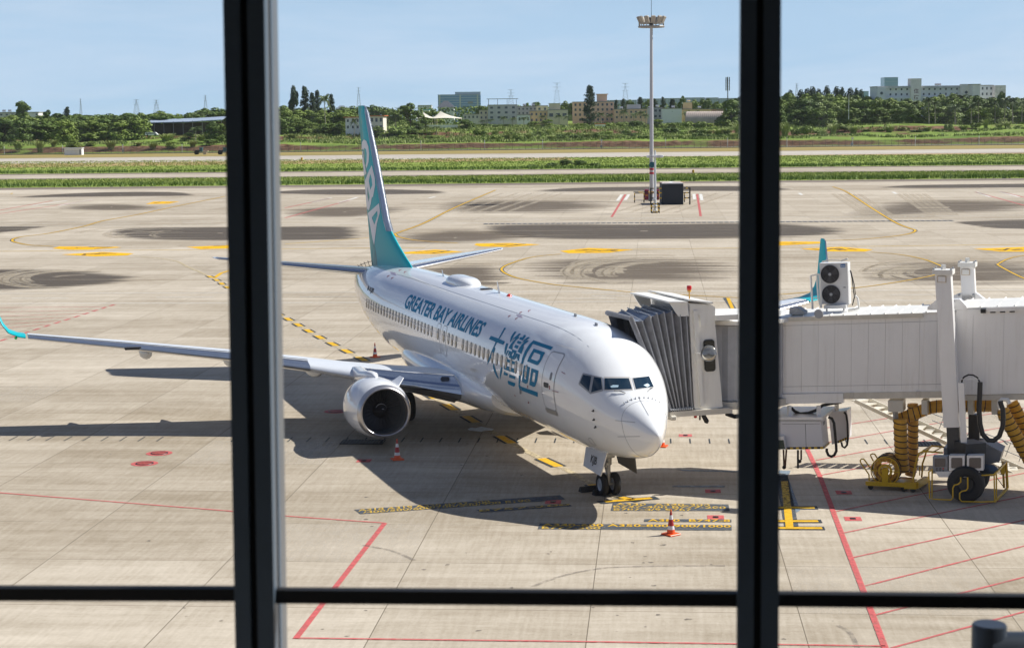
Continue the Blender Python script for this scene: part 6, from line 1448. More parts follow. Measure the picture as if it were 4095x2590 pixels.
row([(P2(x), Y2(y), w_, k) for x, y, w_, k in ((140, 350, 80, 'b'), (210, 360, 80, 'b'), (290, 355, 85, 'l'), (370, 380, 80, 'b'), (460, 440, 50, 'l'), (590, 415, 100, 'b'), (680, 400, 60, 'b'), (1090, 350, 70, 'p'), (1160, 330, 70, 'p'), (1290, 240, 100, 'a1'), (1420, 365, 70, 'a1'), (1350, 400, 60, 'b'), (1780, 385, 66, 'b1'))], 840, 'the middle ground by the tail fin', 'trees in the middle ground by the tail fin')
row([(P2(x), Y2(y), w_, k) for x, y, w_, k in ((800, 370, 40, 'p'), (1240, 445, 90, 'u'), (1180, 450, 60, 'u'), (1430, 440, 60, 'p'), (1510, 440, 60, 'p'), (1000, 440, 60, 'b'), (660, 530, 50, 'r'), (250, 505, 50, 'r'), (970, 520, 40, 'l'), (1900, 455, 50, 'u'), (1500, 520, 70, 'u'), (1400, 510, 80, 'u'), (1280, 515, 80, 'u'), (1130, 510, 80, 'u'), (1060, 500, 70, 'u'))], 815, 'the low plants behind the tail fin', 'low plants behind the tail fin')
P3 = lambda x: 2000+x*.4597
row([(P3(x), Y2(y), w_, k) for x, y, w_, k in ((-170, 265, 60, 'b'), (-110, 275, 50, 'b'), (240, 240, 40, 'b'), (330, 232, 60, 'b'), (570, 222, 50, 'b'), (620, 240, 50, 'b'), (1010, 215, 36, 'c'), (1070, 205, 36, 'c'), (1130, 210, 44, 'b'), (1220, 190, 40, 'c'), (1290, 210, 50, 'b'), (1350, 205, 40, 'c'), (1420, 190, 36, 'c'), (1500, 205, 46, 'c'), (1590, 178, 40, 'a1'), (1690, 210, 46, 'b'), (1760, 205, 60, 'b'), (1810, 200, 50, 'a1'), (1880, 230, 60, 'b'), (1950, 235, 60, 'b'))], 1080, 'the row behind the middle houses', 'trees behind the middle houses')
row([(P3(x), Y2(y), w_, k) for x, y, w_, k in ((35, 355, 42, 'p'), (110, 362, 40, 'p'), (210, 360, 42, 'p'), (370, 345, 44, 'p'), (515, 340, 42, 'p'), (585, 345, 40, 'p'), (880, 320, 46, 'p'), (960, 332, 40, 'p'), (1080, 290, 52, 'p'), (1160, 320, 42, 'p'), (1230, 305, 48, 'p'), (1270, 330, 40, 'p'), (1490, 352, 40, 'p'), (1620, 305, 42, 'p'), (1710, 300, 40, 'p'), (1760, 330, 40, 'p'), (-80, 380, 40, 'p'), (-150, 390, 40, 'p'))], 940, 'the palms before the houses', 'palms before the middle houses')
plant('c0', P3(782), 925, Y2(88), 66, 'tall dark conical casuarina in front of the peach coloured block', 'tree', None)
row([(P3(x), Y2(y), w_, k) for x, y, w_, k in ((60, 425, 50, 'u'), (150, 430, 50, 'u'), (300, 400, 60, 'l'), (420, 380, 50, 'l'), (470, 430, 60, 'u'), (560, 430, 60, 'u'), (680, 415, 40, 'l'), (740, 420, 40, 'b'), (960, 415, 50, 'u'), (1070, 400, 44, 'u'), (1180, 390, 50, 'u'), (1370, 380, 50, 'b'), (1500, 415, 44, 'b'), (1290, 430, 40, 'u'), (1740, 395, 44, 'u'), (2010, 210, 90, 'b1'), (1990, 375, 80, 'u'), (1620, 400, 50, 'u'), (-60, 430, 60, 'u'), (-130, 420, 50, 'u'))], 880, 'the hedge below the houses', 'bushes below the middle houses')
rr = random.Random(77); L = []
for i in range(26): L.append((P3(-60+i*82+rr.uniform(-20, 20)), Y2(455+rr.uniform(-10, 55)), rr.uniform(30, 58), rr.choice('rruu')))
row(L, 790, 'the scrub on the red bank', 'clumps on the red bank'); L = []
for i in range(22): L.append((P3(-40+i*98+rr.uniform(-20, 20)), Y2(500+rr.uniform(-14, 26)), rr.uniform(24, 50), rr.choice('rruu')))
row(L, 755, 'the lower edge of the red bank', 'clumps low on the red bank')
P4 = lambda x: 3000+x*.4924
Y4 = lambda y: 250+y*.4924
row([(P4(x), Y4(y), w_, 'e0') for x, y, w_ in ((330, 218, 34), (400, 214, 34), (452, 205, 38), (512, 190, 42), (560, 208, 32), (612, 184, 40), (690, 190, 42), (745, 195, 40), (800, 200, 38), (855, 203, 34), (890, 212, 28))], 1000, 'the skyline row of the right wood', 'slim trees on the right skyline')
row(spread_row(2960, 3560, 11, (372, 368, 372, 385), 96, 'bbl', 21), 940, 'the back row of the right wood', 'trees in the back row of the right wood')
row(spread_row(3480, 4160, 12, (400, 398, 372, 392, 385), 84, 'bbp', 22), 900, 'the row below the white dormitory', 'trees below the white dormitory')
row(spread_row(2960, 3620, 11, (440, 432, 425, 430), 88, 'bbb', 23), 860, 'the front row of the right wood', 'trees in the front row of the right wood')
row(spread_row(3560, 4180, 10, (425, 420, 425, 440), 80, 'bbbp', 24), 845, 'the front row below the dormitory', 'trees in front below the dormitory')
row([(P4(x), Y4(y), w_, 'p') for x, y, w_ in ((1340, 300, 44), (1450, 268, 60), (1500, 300, 50), (1660, 335, 50), (1790, 318, 54), (1850, 275, 40), (1985, 288, 40), (2060, 262, 54), (2130, 268, 60), (2200, 290, 50))], 835, 'the palms before the dormitory', 'palms before the dormitory')
row([(P4(2035), Y4(232), 54, 'a0')], 850, 'front of the far right gable', 'open tree before the far right gable')
L = []
for i in range(26): L.append((2950+i*47+rr.uniform(-12, 12), 478+rr.uniform(-6, 45), rr.uniform(30, 60), rr.choice('rrru')))
row(L, 800, 'the scrub below the right wood', 'clumps below the right wood')
row(spread_row(3500, 4180, 14, (392, 402, 378, 374, 392, 390), 92, 'bbbl', 31), 888, 'the wood hiding the dormitory foot', 'trees hiding the foot of the dormitory')
row(spread_row(2960, 3560, 10, (398, 392, 396, 402), 100, 'bbl', 32), 905, 'the deep part of the right wood', 'trees deep in the right wood')
row(spread_row(1120, 1420, 6, (432, 440), 90, 'bbl', 33), 905, 'the deep wood beside the tail fin', 'trees deep in the wood by the tail fin')
# the far wood behind everything reads as one mass
rg = random.Random(5); mb = MB(); TP = ((-300, 466), (560, 464), (900, 442), (1100, 428), (1500, 430), (2000, 424), (2500, 420), (2960, 408), (3100, 388), (3500, 386), (4300, 398))
for k in range(330):
    px = -250+k*13.6+rg.uniform(-8, 8); D = rg.uniform(1090, 1160); i = max(j for j in range(len(TP)-1) if TP[j][0] <= px); f_ = (px-TP[i][0])/(TP[i+1][0]-TP[i][0]); tp = TP[i][1]+(TP[i+1][1]-TP[i][1])*f_+rg.uniform(-4, 9)
    g_ = at_ground(px, D); zt = (CAM+ray(px, tp)*D).z; H_ = max(3, zt-g_.z)
    blobs(mb, [(g_+Vector((rg.uniform(-2, 2), rg.uniform(-2, 2), H_*q)), (3.2, 3.2, H_*.22)) for q in (.15, .45, .78)], 66, .95)
stuff(mb.build('far_wood', LM['mid'], fix=False))
# scrub, grass and reeds nobody could count
def tuft_field(name, m, n, fn, h0, h1, blades=5, w_=.05, spread=.5):
    mb = MB(); r3 = random.Random(len(name)+n)
    for _ in range(n):
        p = fn(r3)
        if p is None: continue
        for _k in range(blades):
            a = r3.uniform(0, 2*pi); h = r3.uniform(h0, h1); o = p+Vector((r3.uniform(-spread, spread), r3.uniform(-spread, spread), -.05)); s = Vector((-sin(a), cos(a), 0))*w_*r3.uniform(.7, 1.6)
            e = o+Vector((cos(a)*h*.35, sin(a)*h*.35, h)); mb.poly([o-s, o+s, e+s*.25, e-s*.25])
    o = mb.build(name, m, fix=False); o['label'] = ''; del o['label']; return stuff(o)
def on_bank(r3, d0=30, d1=300, u0=-150, u1=420):
    d = d0+(d1-d0)*r3.random()**1.25; u = cu+r3.uniform(-330, 330); p = Bu*u+Bv*(FV+d); p.z = hgt(p)
    if sin(u*.05+d*.13)+sin(u*.017+2) < -.35 and d < 130: return None
    return p
tuft_field('bank_scrub', LM['reed'], 17000, on_bank, .4, 1.3, 7, .20, 1.0)
tuft_field('bank_bushes', LM['mid'], 7000, on_bank, .4, 1.2, 7, .26, .9)
def in_band(y0, y1, a=.6, b=1.15):
    def f(r3):
        t = r3.uniform(-.05, 1.05); q = r3.random()**a; x = PW*t; ya = y0[0]+(y0[1]-y0[0])*t; yb = y1[0]+(y1[1]-y1[0])*t; g = G(x, ya+(yb-ya)*q); g.z = .02; return g
    return f
MG = leaf_mat('grass_blades', (.24, .30, .06), (.42, .47, .13)); MG2 = leaf_mat('grass_blades_dark', (.09, .15, .025), (.20, .29, .05))
tuft_field('grass_blades', MG, 16000, in_band((750, 712), (722, 685)), .15, .42, 5, .09, .5)
tuft_field('grass_blades', MG2, 1800, in_band((751.5, 713), (744, 706)), .35, .8, 6, .07, .5)
tuft_field('grass_blades', MG, 11000, in_band((696, 659), (648, 616)), .12, .35, 5, .13, .7)
tuft_field('grass_blades', MG2, 2600, in_band((697, 660), (691, 654)), .3, .8, 6, .10, .6)
row([(2255, 632, 50, 'u'), (2290, 634, 60, 'u'), (2330, 638, 56, 'u'), (2210, 645, 50, 'u'), (2370, 645, 50, 'u')], 520, 'the dark clump in the far grass strip', 'dark shrubs in the far grass strip') if False else None
for i, (px, py, w_, h_) in enumerate(((2262, 668, 54, 34), (2318, 668, 60, 30), (2205, 671, 56, 22), (2375, 670, 60, 20), (2130, 672, 50, 14))):
    g = G(px, py); D = (g-CAM).dot(Fw); nm, t, c, h, ww, used = PR['u1']; e = thing('bush', 'dark shrub, %s from the left in the clump on the far grass strip' % ORD((3, 4, 2, 5, 1)[i]), 'bush', (g.x, g.y, 0), i, 'dark shrubs on the far grass strip')
    s = w_*D/PF/ww; e.scale = (s, s, h_*D/PF/h); a, b = t.copy(), c.copy(); COL.objects.link(a); COL.objects.link(b); a.parent = e; b.parent = e
# ================================================================ buildings beyond the field
win = mat('far_window', (.09, .11, .14), .25)
def wallm(name, c, n=.08): return mat(name, c, .8, noise=n, nscale=.35)
def house(label, cat, name, x0, x1, y0, y1, D, wm, floors=2, cols=4, depth=10, rot=0, parts=(), wins=True, wf=(.38, .42), roofm=None, over=.3, skip=()):
    a = AT(x0, y1, D); b = AT(x1, y1, D); h = (AT(x0, y0, D)-AT(x0, y1, D)).length; ex_ = max(0, a.z-hgt(a)); h += 1.5+ex_; zb = a.z-1.5-ex_
    W_ = (b-a).length; dr = Vector(((b-a).x, (b-a).y, 0)).normalized(); yaw = atan2(dr.y, dr.x)+R_(rot)
    t = thing(name, label, cat, (a.x, a.y, zb), yaw)     # local: +x right along the front, -y away
    f = -1
    MB().box((W_/2, depth/2, h/2), (W_, depth, h)).build('wall', wm, t)
    if wins:
        fh = (h-1.5-ex_)/floors; cw = W_/cols
        for i in range(floors):
            for j in range(cols):
                if (i, j) in skip: continue
                MB().box((cw*(j+.5), -.02, 1.5+ex_+fh*(i+.5)), (cw*wf[0], .12, fh*wf[1])).build('window', win, t)
    MB().box((W_/2, depth/2, h+.15), (W_+over*2, depth+over*2, .35)).build('roof', roofm or wallm('roof_slab_grey', (.30, .29, .27)), t)
    return t, W_, h, depth
def K2p(x0, x1, y0, y1): return P2(x0), P2(x1), Y2(y0), Y2(y1)
def K3p(x0, x1, y0, y1): return P3(x0), P3(x1), Y2(y0), Y2(y1)
greyw = wallm('wall_grey', (.56, .55, .56), .12); peach = wallm('wall_peach', (.74, .50, .38), .05); cream = wallm('wall_cream', (.78, .68, .52), .08); whitew = wallm('wall_white', (.85, .85, .85), .04); ochre = wallm('wall_ochre', (.78, .56, .30), .06); conc = wallm('wall_concrete', (.58, .56, .52), .15)
tank = mat('steel_tank', (.7, .7, .72), .25, .8)
def tanks(t, L):
    for x, y, z in L: MB().lathe([(-.9, 0), (-.9, .55), (.9, .55), (.9, 0)], (x, y, z+1.1), (1, 0, 0), 14).bar((x-.6, y, z), (x-.6, y, z+.8), .1).bar((x+.6, y, z), (x+.6, y, z+.8), .1).build('water_tank', tank, t, smooth=40)
t, W_, h, d = house('four storey grey house with an open metal frame on its flat roof', 'house', 'grey_house', *K2p(1962, 2215, 266, 392), 960, greyw, 3, 4, 12)
for x in (.3, W_*.33, W_*.66, W_-.3):
    for y in (.3, d-.3): MB().bar((x, y, h), (x, y, h+3.4), .16).build('frame_post', M['grey'], t)
MB().box((W_/2, d/2, h+3.5), (W_+1.4, d+1.4, .14)).build('frame_roof', M['grey'], t)
t, W_, h, d = house('low beige house left of the grey four storey house', 'house', 'beige_house', *K2p(1885, 1962, 310, 392), 965, cream, 2, 2, 10)
t, W_, h, d = house('dark grey house with sloping sheet roof between tent and grey house', 'house', 'grey_house', *K2p(1745, 1885, 345, 390), 990, greyw, 1, 4, 10)
t, W_, h, d = house('pale house with dark hipped roof in front of the glass office block', 'house', 'hipped_roof_house', *K2p(1525, 1665, 285, 330), 1100, whitew, 1, 5, 12); 
MB().loft([[(-.6, -.6, h), (W_+.6, -.6, h), (W_+.6, d+.6, h), (-.6, d+.6, h)], [(W_*.35, d*.45, h+4.2), (W_*.62, d*.45, h+4.2), (W_*.62, d*.55, h+4.2), (W_*.35, d*.55, h+4.2)]]).build('hipped_roof', mat('dark_tiles', (.09, .10, .12), .6), t)
t, W_, h, d = house('grey roofed pale house half hidden by trees left of the tail fin', 'house', 'hipped_roof_house', *K2p(630, 745, 318, 345), 1020, whitew, 1, 4, 10)
MB().loft([[(-.6, -.6, h), (W_+.6, -.6, h), (W_+.6, d+.6, h), (-.6, d+.6, h)], [(W_*.3, d*.45, h+3.4), (W_*.65, d*.45, h+3.4), (W_*.65, d*.55, h+3.4), (W_*.3, d*.55, h+3.4)]]).build('hipped_roof', mat('grey_tiles', (.20, .24, .28), .6), t)
t, W_, h, d = house('small white house with a teal roof left of the white tent', 'house', 'white_house', *K2p(1400, 1450, 305, 345), 1010, whitew, 1, 2, 8, roofm=mat('teal_roof', (.05, .35, .38), .5))
# villa with the red roof, behind the tail fin
t, W_, h, d = house('two storey white villa with red tiled roof seen behind the tail fin', 'house', 'white_villa', *K2p(722, 935, 372, 482), 830, whitew, 2, 5, 9, roofm=mat('red_tiles', (.55, .14, .05), .6), over=.9)
t, W_, h, d = house('taller white wing of the villa, right of the tail fin, with red roof', 'house', 'white_villa', *K2p(935, 1052, 360, 490), 822, wallm('wall_warm_white', (.78, .72, .62), .03), 2, 3, 9, rot=-6, roofm=mat('red_tiles', (.55, .14, .05), .6), over=.8, wf=(.5, .5))
# white tent
tt = thing('tent_canopy', 'white tensile tent roof with two peaks on slim posts', 'tent'); tm_ = mat('tent_membrane', (.80, .74, .62), .6)
for x0, x1, pk, y0, y1 in ((1330, 1500, 1400, 325, 378), (1460, 1730, 1545, 315, 380)):
    D = 860; A = AT(P2(x0), Y2(y1), D); B = AT(P2(x1), Y2(y1), D); pk_ = AT(P2(pk), Y2(y0), D+5); rows = []
    bk = Bv*12; C4 = [A, B, B+bk, A+bk]; rim = []
    for k in range(4):
        p, q = C4[k], C4[(k+1) % 4]
        for j in range(8): s = j/8; rim.append(p+(q-p)*s+Vector((0, 0, .35*sin(pi*s))))
    for i in range(9): s = i/8; rows.append([pk_*(1-s)+r_*s+Vector((0, 0, -(3.0)*(s*(1-s))*(1-s*.3))) for r_ in rim])
    MB().loft(rows, cap=False).build('membrane', tm_, tt, smooth=60)
    for q in C4: MB().tube([q, Vector((q.x, q.y, hgt(q)-.5))], .18, 6).build('tent_post', cream, tt)
a, b = AT(P2(1340), Y2(450), 850), AT(P2(1700), Y2(448), 850); t = thing('low_wall', 'long low white wall under the white tent', 'wall', (0, 0, 0)); MB().bar(a, b, .3, 1.6).build('wall_face', whitew, t)
# glass office block
t, W_, h, d = house('long blue glass office block on the skyline right of the tail fin', 'office block', 'office_block', *K2p(1527, 1898, 175, 300), 2300, mat('curtain_glass', (.15, .26, .50), .25, spec=.6), 12, 1, 40, wins=False, over=0)
for i in range(11): MB().box((W_/2, -.15, 4+i*h/11.5), (W_, .3, .8)).build('floor_band', mat('band_grey', (.34, .43, .56), .5), t)
for x in (.04, .52, .93): MB().box((W_*x, -.4, h/2), (W_*.035, .8, h)).build('pale_pier', mat('pier_pale', (.45, .47, .5), .6), t)
MB().box((W_*.70, d/2, h+1.8), (W_*.6, d*.8, 3.6)).build('penthouse', mat('band_grey', (.34, .43, .56), .5), t)
MB().box((W_*.76, -.3, h*.72), (W_*.12, .4, 3)).build('roof_sign', M['grey'], t)
t, W_, h, d = house('low grey slab building left of the blue glass office block', 'building', 'slab_building', *K2p(1350, 1470, 266, 300), 1900, greyw, 2, 6, 20)
# peach and cream houses
t, W_, h, d = house('low white house left of the peach coloured front', 'house', 'white_house', *K3p(150, 262, 352, 415), 945, whitew, 1, 3, 8)
t, W_, h, d = house('grey house with blue roof parapet behind the low white house', 'house', 'grey_house', *K3p(150, 320, 278, 352), 985, greyw, 2, 5, 10); tanks(t, ((4, 3, h), (9, 4, h)))
t, W_, h, d = house('peach fronted two storey house with balconies', 'house', 'peach_house', *K3p(258, 412, 318, 418), 950, ochre, 2, 4, 9)
t, W_, h, d = house('plain cream block rising behind the balconied peach house', 'house', 'cream_house', *K3p(318, 415, 272, 320), 975, cream, 1, 2, 9)
t, W_, h, d = house('cream house with wide windows left of the peach block', 'house', 'cream_house', *K3p(415, 590, 308, 392), 945, cream, 1, 3, 10, wf=(.6, .35)); MB().box((W_*.35, 5, h+1.8), (W_*.55, 7, 3.4)).build('upper_room', cream, t); MB().box((W_*.35, 5, h+3.6), (W_*.62, 8, .3)).build('upper_roof', greyw, t)
t, W_, h, d = house('four storey peach block behind the tall casuarina', 'block', 'peach_block', *K3p(637, 990, 240, 412), 985, peach, 4, 9, 14, wf=(.42, .48), skip=((0, 0),)); MB().box((W_*.72, 6, h+2.2), (W_*.24, 7, 4.2)).box((W_*.72, 6, h+4.4), (W_*.3, 8, .4)).build('roof_room', peach, t); tanks(t, ((W_*.5, 3, h+.2),))
t, W_, h, d = house('long low peach house right of the peach block', 'house', 'peach_house', *K3p(995, 1285, 302, 392), 975, peach, 2, 7, 10); tanks(t, ((4, 3, h), (12, 4, h), (20, 3, h))); MB().box((W_*.6, 6, h+1.4), (W_*.4, 6, 2.6)).build('upper_room', greyw, t)
t, W_, h, d = house('grey house with wide windows just left of the plain white house', 'house', 'grey_house', *K3p(1292, 1412, 288, 385), 950, greyw, 2, 3, 10, wf=(.55, .4)); tanks(t, ((5, 3, h),))
t, W_, h, d = house('plain white house with a single small window behind the light mast', 'house', 'white_house', *K3p(1412, 1580, 296, 386), 940, wallm('wall_bright', (.80, .82, .84), .03), 2, 3, 10, skip=((0, 0), (0, 1), (0, 2), (1, 0), (1, 2)), wf=(.1, .12)); tanks(t, ((6, 3, h),))
t, W_, h, d = house('ochre house with roof room behind the arched shed', 'house', 'ochre_house', *K3p(1582, 1838, 302, 368), 960, ochre, 1, 5, 10, wf=(.22, .5)); MB().box((W_*.22, 5, h+2), (W_*.28, 6, 3.8)).build('roof_room', ochre, t); tanks(t, ((W_*.25, 4, h+4), (W_*.62, 4, h+.2)))
t, W_, h, d = house('small brown house at the right end of the house row', 'house', 'brown_house', *K3p(1840, 1942, 302, 362), 965, wallm('wall_brown', (.33, .24, .19), .1), 1, 3, 9)
t, W_, h, d = house('tiny white hut with red roof in the scrub below the peach block', 'hut', 'white_hut', *K3p(828, 915, 430, 458), 860, whitew, 1, 1, 5, wins=False, roofm=mat('red_tiles', (.55, .14, .05), .6))
# arched shed
t = thing('arched_shed', 'long arched corrugated shed with dark open end', 'shed'); a = AT(P3(1625), Y2(420), 905); b = AT(P3(1945), Y2(418), 900); r = 6.0; ax = (b-a).normalized(); side = ax.cross(Vector((0, 0, 1)))
mb = MB(); n = 36
for q, rr_ in ((0, 0), ):
    rows = []
    for i in range(n+1):
        p = a+(b-a)*(i/n); k = 1+(.012 if i % 2 else 0); rows.append([p-side*(-r)+(-side*(r-r*k*cos(t_)))*1.0+Vector((0, 0, r*k*sin(t_)*1.05)) if False else p+side*(-r*k*cos(t_))+Vector((0, 0, r*k*sin(t_))) for t_ in [pi*j/16 for j in range(17)]])
    mb.loft(rows, closed=False)
mb.build('arched_roof', mat('rusty_sheet', (.46, .38, .33), .6, noise=.15, nscale=.4), t)
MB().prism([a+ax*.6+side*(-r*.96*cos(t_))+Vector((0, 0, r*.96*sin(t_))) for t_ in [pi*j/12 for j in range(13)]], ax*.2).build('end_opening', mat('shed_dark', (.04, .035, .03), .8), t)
# far blocks
for i, (x0, x1, y0) in enumerate(((930, 1190, 222), (1200, 1420, 210), (1430, 1600, 205), (1610, 1780, 200), (1790, 1900, 200), (1905, 2080, 205))):
    t, W_, h, d = house('hazy blue apartment row on the skyline behind the houses, %s from the left' % ORD(i+1), 'apartment block', 'apartment_block', *K3p(x0, x1, y0, 262), 2600, mat('far_haze_blue_wall', (.40, .45, .55), .6), 5, 12, 20, wf=(.5, .4), over=0)  # distance haze is painted into the blue wall colour
# dormitory on the right
dw = wallm('dormitory_wall', (.74, .76, .80), .06); dl = wallm('dormitory_gable', (.86, .82, .77), .08)
K4p = lambda x0, x1, y0, y1: (P4(x0), P4(x1), Y4(y0), Y4(y1))
t, W_, h, d = house('long white three storey dormitory with red lettering on its stair tower', 'dormitory', 'dormitory_building', *K4p(1025, 1810, 200, 325), 930, dw, 3, 17, 12, rot=5, wf=(.28, .42), over=.2)
fh = (h-1.5)/3
for i in range(3): MB().box((W_/2, -.5, 1.5+fh*i+.35), (W_, 1.0, .9)).build('balcony', dl if False else dw, t)
MB().box((W_/2, -.55, h-.4), (W_, 1.1, 1.1)).build('parapet', mat('weathered_parapet', (.56, .57, .58), .8, noise=.25, nscale=.4), t)
tx = W_*(1345-1025)/785
MB().box((tx, 1.0, (h+4.2)/2), (5.6, 6, h+4.2)).build('stair_tower', dl, t)
for i, chx in enumerate('住宿餐'):
    V, F, w_ = text_mesh(chx, .01); mb = MB()
    for u, v in V: mb.vert((tx-1.3+2.6*u, -2.03, h-1.2-3.3*i-2.4+2.4*v))
    for f in F: mb.face(f)
    mb.build('lettering', mat('faded_red_print', (.16, .03, .05), .7), t, fix=False)
MB().box((2.2, -.9, h/2), (4.4, 1.9, h)).build('end_bay', dw, t)
for i in range(2): MB().lathe([(0, .8), (.06, .8), (.07, 0)], (2.2, -1.86, h-3.4-4*i), (0, -1, 0), 18).build('round_window', win, t)
MB().box((W_-3.0, -1.6, h/2+.5), (6.4, 3.4, h+1)).build('end_bay', dl, t)
for i in range(2): MB().lathe([(0, .8), (.06, .8), (.07, 0)], (W_-3.6, -3.31, h-3.4-4*i), (0, -1, 0), 18).build('round_window', win, t)
tanks(t, ((W_*.66, 4, h), (W_*.69, 4, h)))
t, W_, h, d = house('shorter right hand wing of the dormitory with weathered gable', 'dormitory', 'dormitory_building', *K4p(1868, 1975, 190, 325), 945, dw, 3, 3, 12, rot=5, wf=(.35, .45), over=.2); MB().box((W_+2.5, 3, h/2), (6, 14, h)).build('gable', mat('stained_gable', (.66, .63, .61), .8, noise=.35, nscale=.5), t)
t, W_, h, d = house('pale gable between the two dormitory wings, sunlit', 'dormitory', 'gable_building', *K4p(1805, 1868, 182, 330), 925, dl, 3, 1, 12, rot=5, wins=False)  # sunlight on this gable is painted in by a brighter, warmer wall colour
t, W_, h, d = house('slim blue glass tower rising behind the white dormitory', 'tower', 'glass_tower', *K4p(1090, 1200, 124, 215), 2800, mat('curtain_glass_pale', (.22, .36, .50), .2), 8, 1, 30, wins=False, over=0)
for i in range(9): MB().box((W_/2, -.2, 4+i*h/9.5), (W_, .4, .8)).build('floor_band', mat('band_blue', (.30, .42, .55), .4), t)
t, W_, h, d = house('low blue glass building peeping over the right wood', 'building', 'glass_building', *K4p(905, 962, 236, 262), 2700, mat('curtain_glass_pale', (.22, .36, .5), .2), 2, 1, 20, wins=False, over=0)
# left side
K1p = lambda x0, x1, y0, y1: (P1(x0), P1(x1), Y2(y0), Y2(y1))
t, W_, h, d = house('flat grey concrete house behind the wood at the left edge', 'house', 'concrete_house', *K1p(-60, 232, 330, 400), 960, conc, 2, 6, 12); tanks(t, ((W_*.28, 4, h), (W_*.45, 4, h)))
t, W_, h, d = house('pale concrete annex right of the grey concrete house', 'house', 'concrete_house', *K1p(232, 337, 328, 400), 950, dl, 2, 3, 10, skip=((0, 0), (0, 1), (1, 0), (1, 1)))
t, W_, h, d = house('small white hut roof showing between the trees of the left wood', 'hut', 'white_hut', *K1p(552, 612, 418, 450), 830, whitew, 1, 2, 6)
t = thing('blue_roofed_shed', 'long open shed with blue sheet roof beside the left mullion', 'shed'); A = AT(P1(1255), Y2(415), 830); B = AT(P1(1640), Y2(405), 828); C_ = AT(P1(1925), Y2(388), 822); bk = Bv*16
sm = mat('blue_sheet_roof', (.33, .40, .50), .45, noise=.06, nscale=.5)
for p, q in ((A, B), (B, C_)): MB().prism([p, q, q+bk+Vector((0, 0, 1.6)), p+bk+Vector((0, 0, 1.6))], (0, 0, -.35)).build('shed_roof', sm, t)
for k in range(9): p = A+(C_-A)*(k/8); MB().bar(p+Bv*.6, Vector((p.x, p.y, p.z-7))+Bv*.6, .22).build('shed_post', mat('post_grey', (.25, .25, .26), .6), t)
MB().prism([A+Bv*10+Vector((0, 0, -7)), C_+Bv*10+Vector((0, 0, -8)), C_+Bv*10+Vector((0, 0, -1)), A+Bv*10+Vector((0, 0, -1))], Bv*.3).build('back_wall', mat('shed_back', (.10, .075, .06), .8, noise=.3, nscale=.3), t)
t2, W_, h, d = house('grey flat block at the left end of the blue roofed shed', 'building', 'grey_block', *K1p(1232, 1308, 392, 440), 850, greyw, 1, 2, 6, wins=False)
def van(x0, x1, y0, y1, D, label):
    a = AT(x0, y1, D); b = AT(x1, y1, D); L_ = (b-a).length; h = (AT(x0, y0, D)-a).length; dr = (b-a).normalized(); t = thing('parked_van', label, 'van', (a.x, a.y, a.z), atan2(dr.y, dr.x))
    P = [(0, 0, .3), (0, 0, h*.9), (L_*.05, 0, h), (L_*.82, 0, h), (L_*.95, 0, h*.58), (L_, 0, h*.5), (L_, 0, .3)]; MB().prism(P, (0, 1.9, 0)).build('body', whitew, t)
    MB().prism([(L_*.06, -.02, h*.55), (L_*.06, -.02, h*.88), (L_*.82, -.02, h*.88), (L_*.9, -.02, h*.58)], (0, .03, 0)).build('side_window', win, t)
    for x in (.2, .8): MB().lathe([(-.1, 0), (-.1, .36), (.12, .36), (.12, 0)], (L_*x, 0, .36), (0, 1, 0), 16).build('wheel', M['dark'], t)
van(P1(1262), P1(1372), Y2(500), Y2(531), 790, 'white van parked under the blue roofed shed')
# light cabin, rollers
g = G(P1(560), 621); t = thing('equipment_cabin', 'small white cabin standing before the boundary fence at far left', 'cabin', (g.x, g.y, 0), YB-pi/2); D = (g-CAM).dot(Fw); w_ = 70*D/PF
MB().box((w_/2, 1.5, 1.3), (w_, 3, 2.6)).build('wall', whitew, t); MB().box((w_/2, 1.5, 2.7), (w_+.4, 3.4, .25)).build('roof', mat('cabin_roof', (.8, .82, .84), .4), t); MB().box((w_*.92, -.01, 1.2), (w_*.12, .05, 2.0)).build('door', M['mid'], t); MB().box((w_*.45, -.005, 1.6), (w_*.7, .04, .06)).build('siding_groove', M['grey'], t)
for x, lab in ((1690, 'dark road roller parked by the fence, left of the pair'), (1895, 'orange road roller parked by the fence, half behind the left mullion')):
    g = G(P1(x), 619); D = (g-CAM).dot(Fw); k = D/PF*.4597; t = thing('road_roller', lab, 'road roller', (g.x, g.y, 0), YB-pi/2, 'road rollers by the fence')
    MB().lathe([(-1, 0), (-1, 18*k), (1, 18*k), (1, 0)], (22*k, 0, 18*k), (0, 1, 0), 20).build('rear_wheel', M['dark'], t); MB().lathe([(-1, 0), (-1, 15*k), (1, 15*k), (1, 0)], (95*k, 0, 15*k), (0, 1, 0), 20).build('drum', mat('drum_cream', (.5, .42, .3), .5) if x < 1800 else mat('drum_orange', (.6, .25, .03), .5), t)
    MB().box((30*k, 0, 32*k), (40*k, 1.6, 16*k), bev=.1).build('engine_cover', dst, t); MB().box((62*k, 0, 42*k), (26*k, 1.5, 36*k), bev=.08).build('cab', mat('cab_teal', (.03, .10, .12), .3), t); MB().box((62*k, 0, 61*k), (30*k, 1.7, 3*k)).build('cab_roof', mat('cab_roof_teal', (.10, .22, .24), .4), t); MB().box((100*k, 0, 30*k), (44*k, 1.7, 6*k)).build('front_frame', mat('drum_cream', (.5, .42, .3), .5), t)
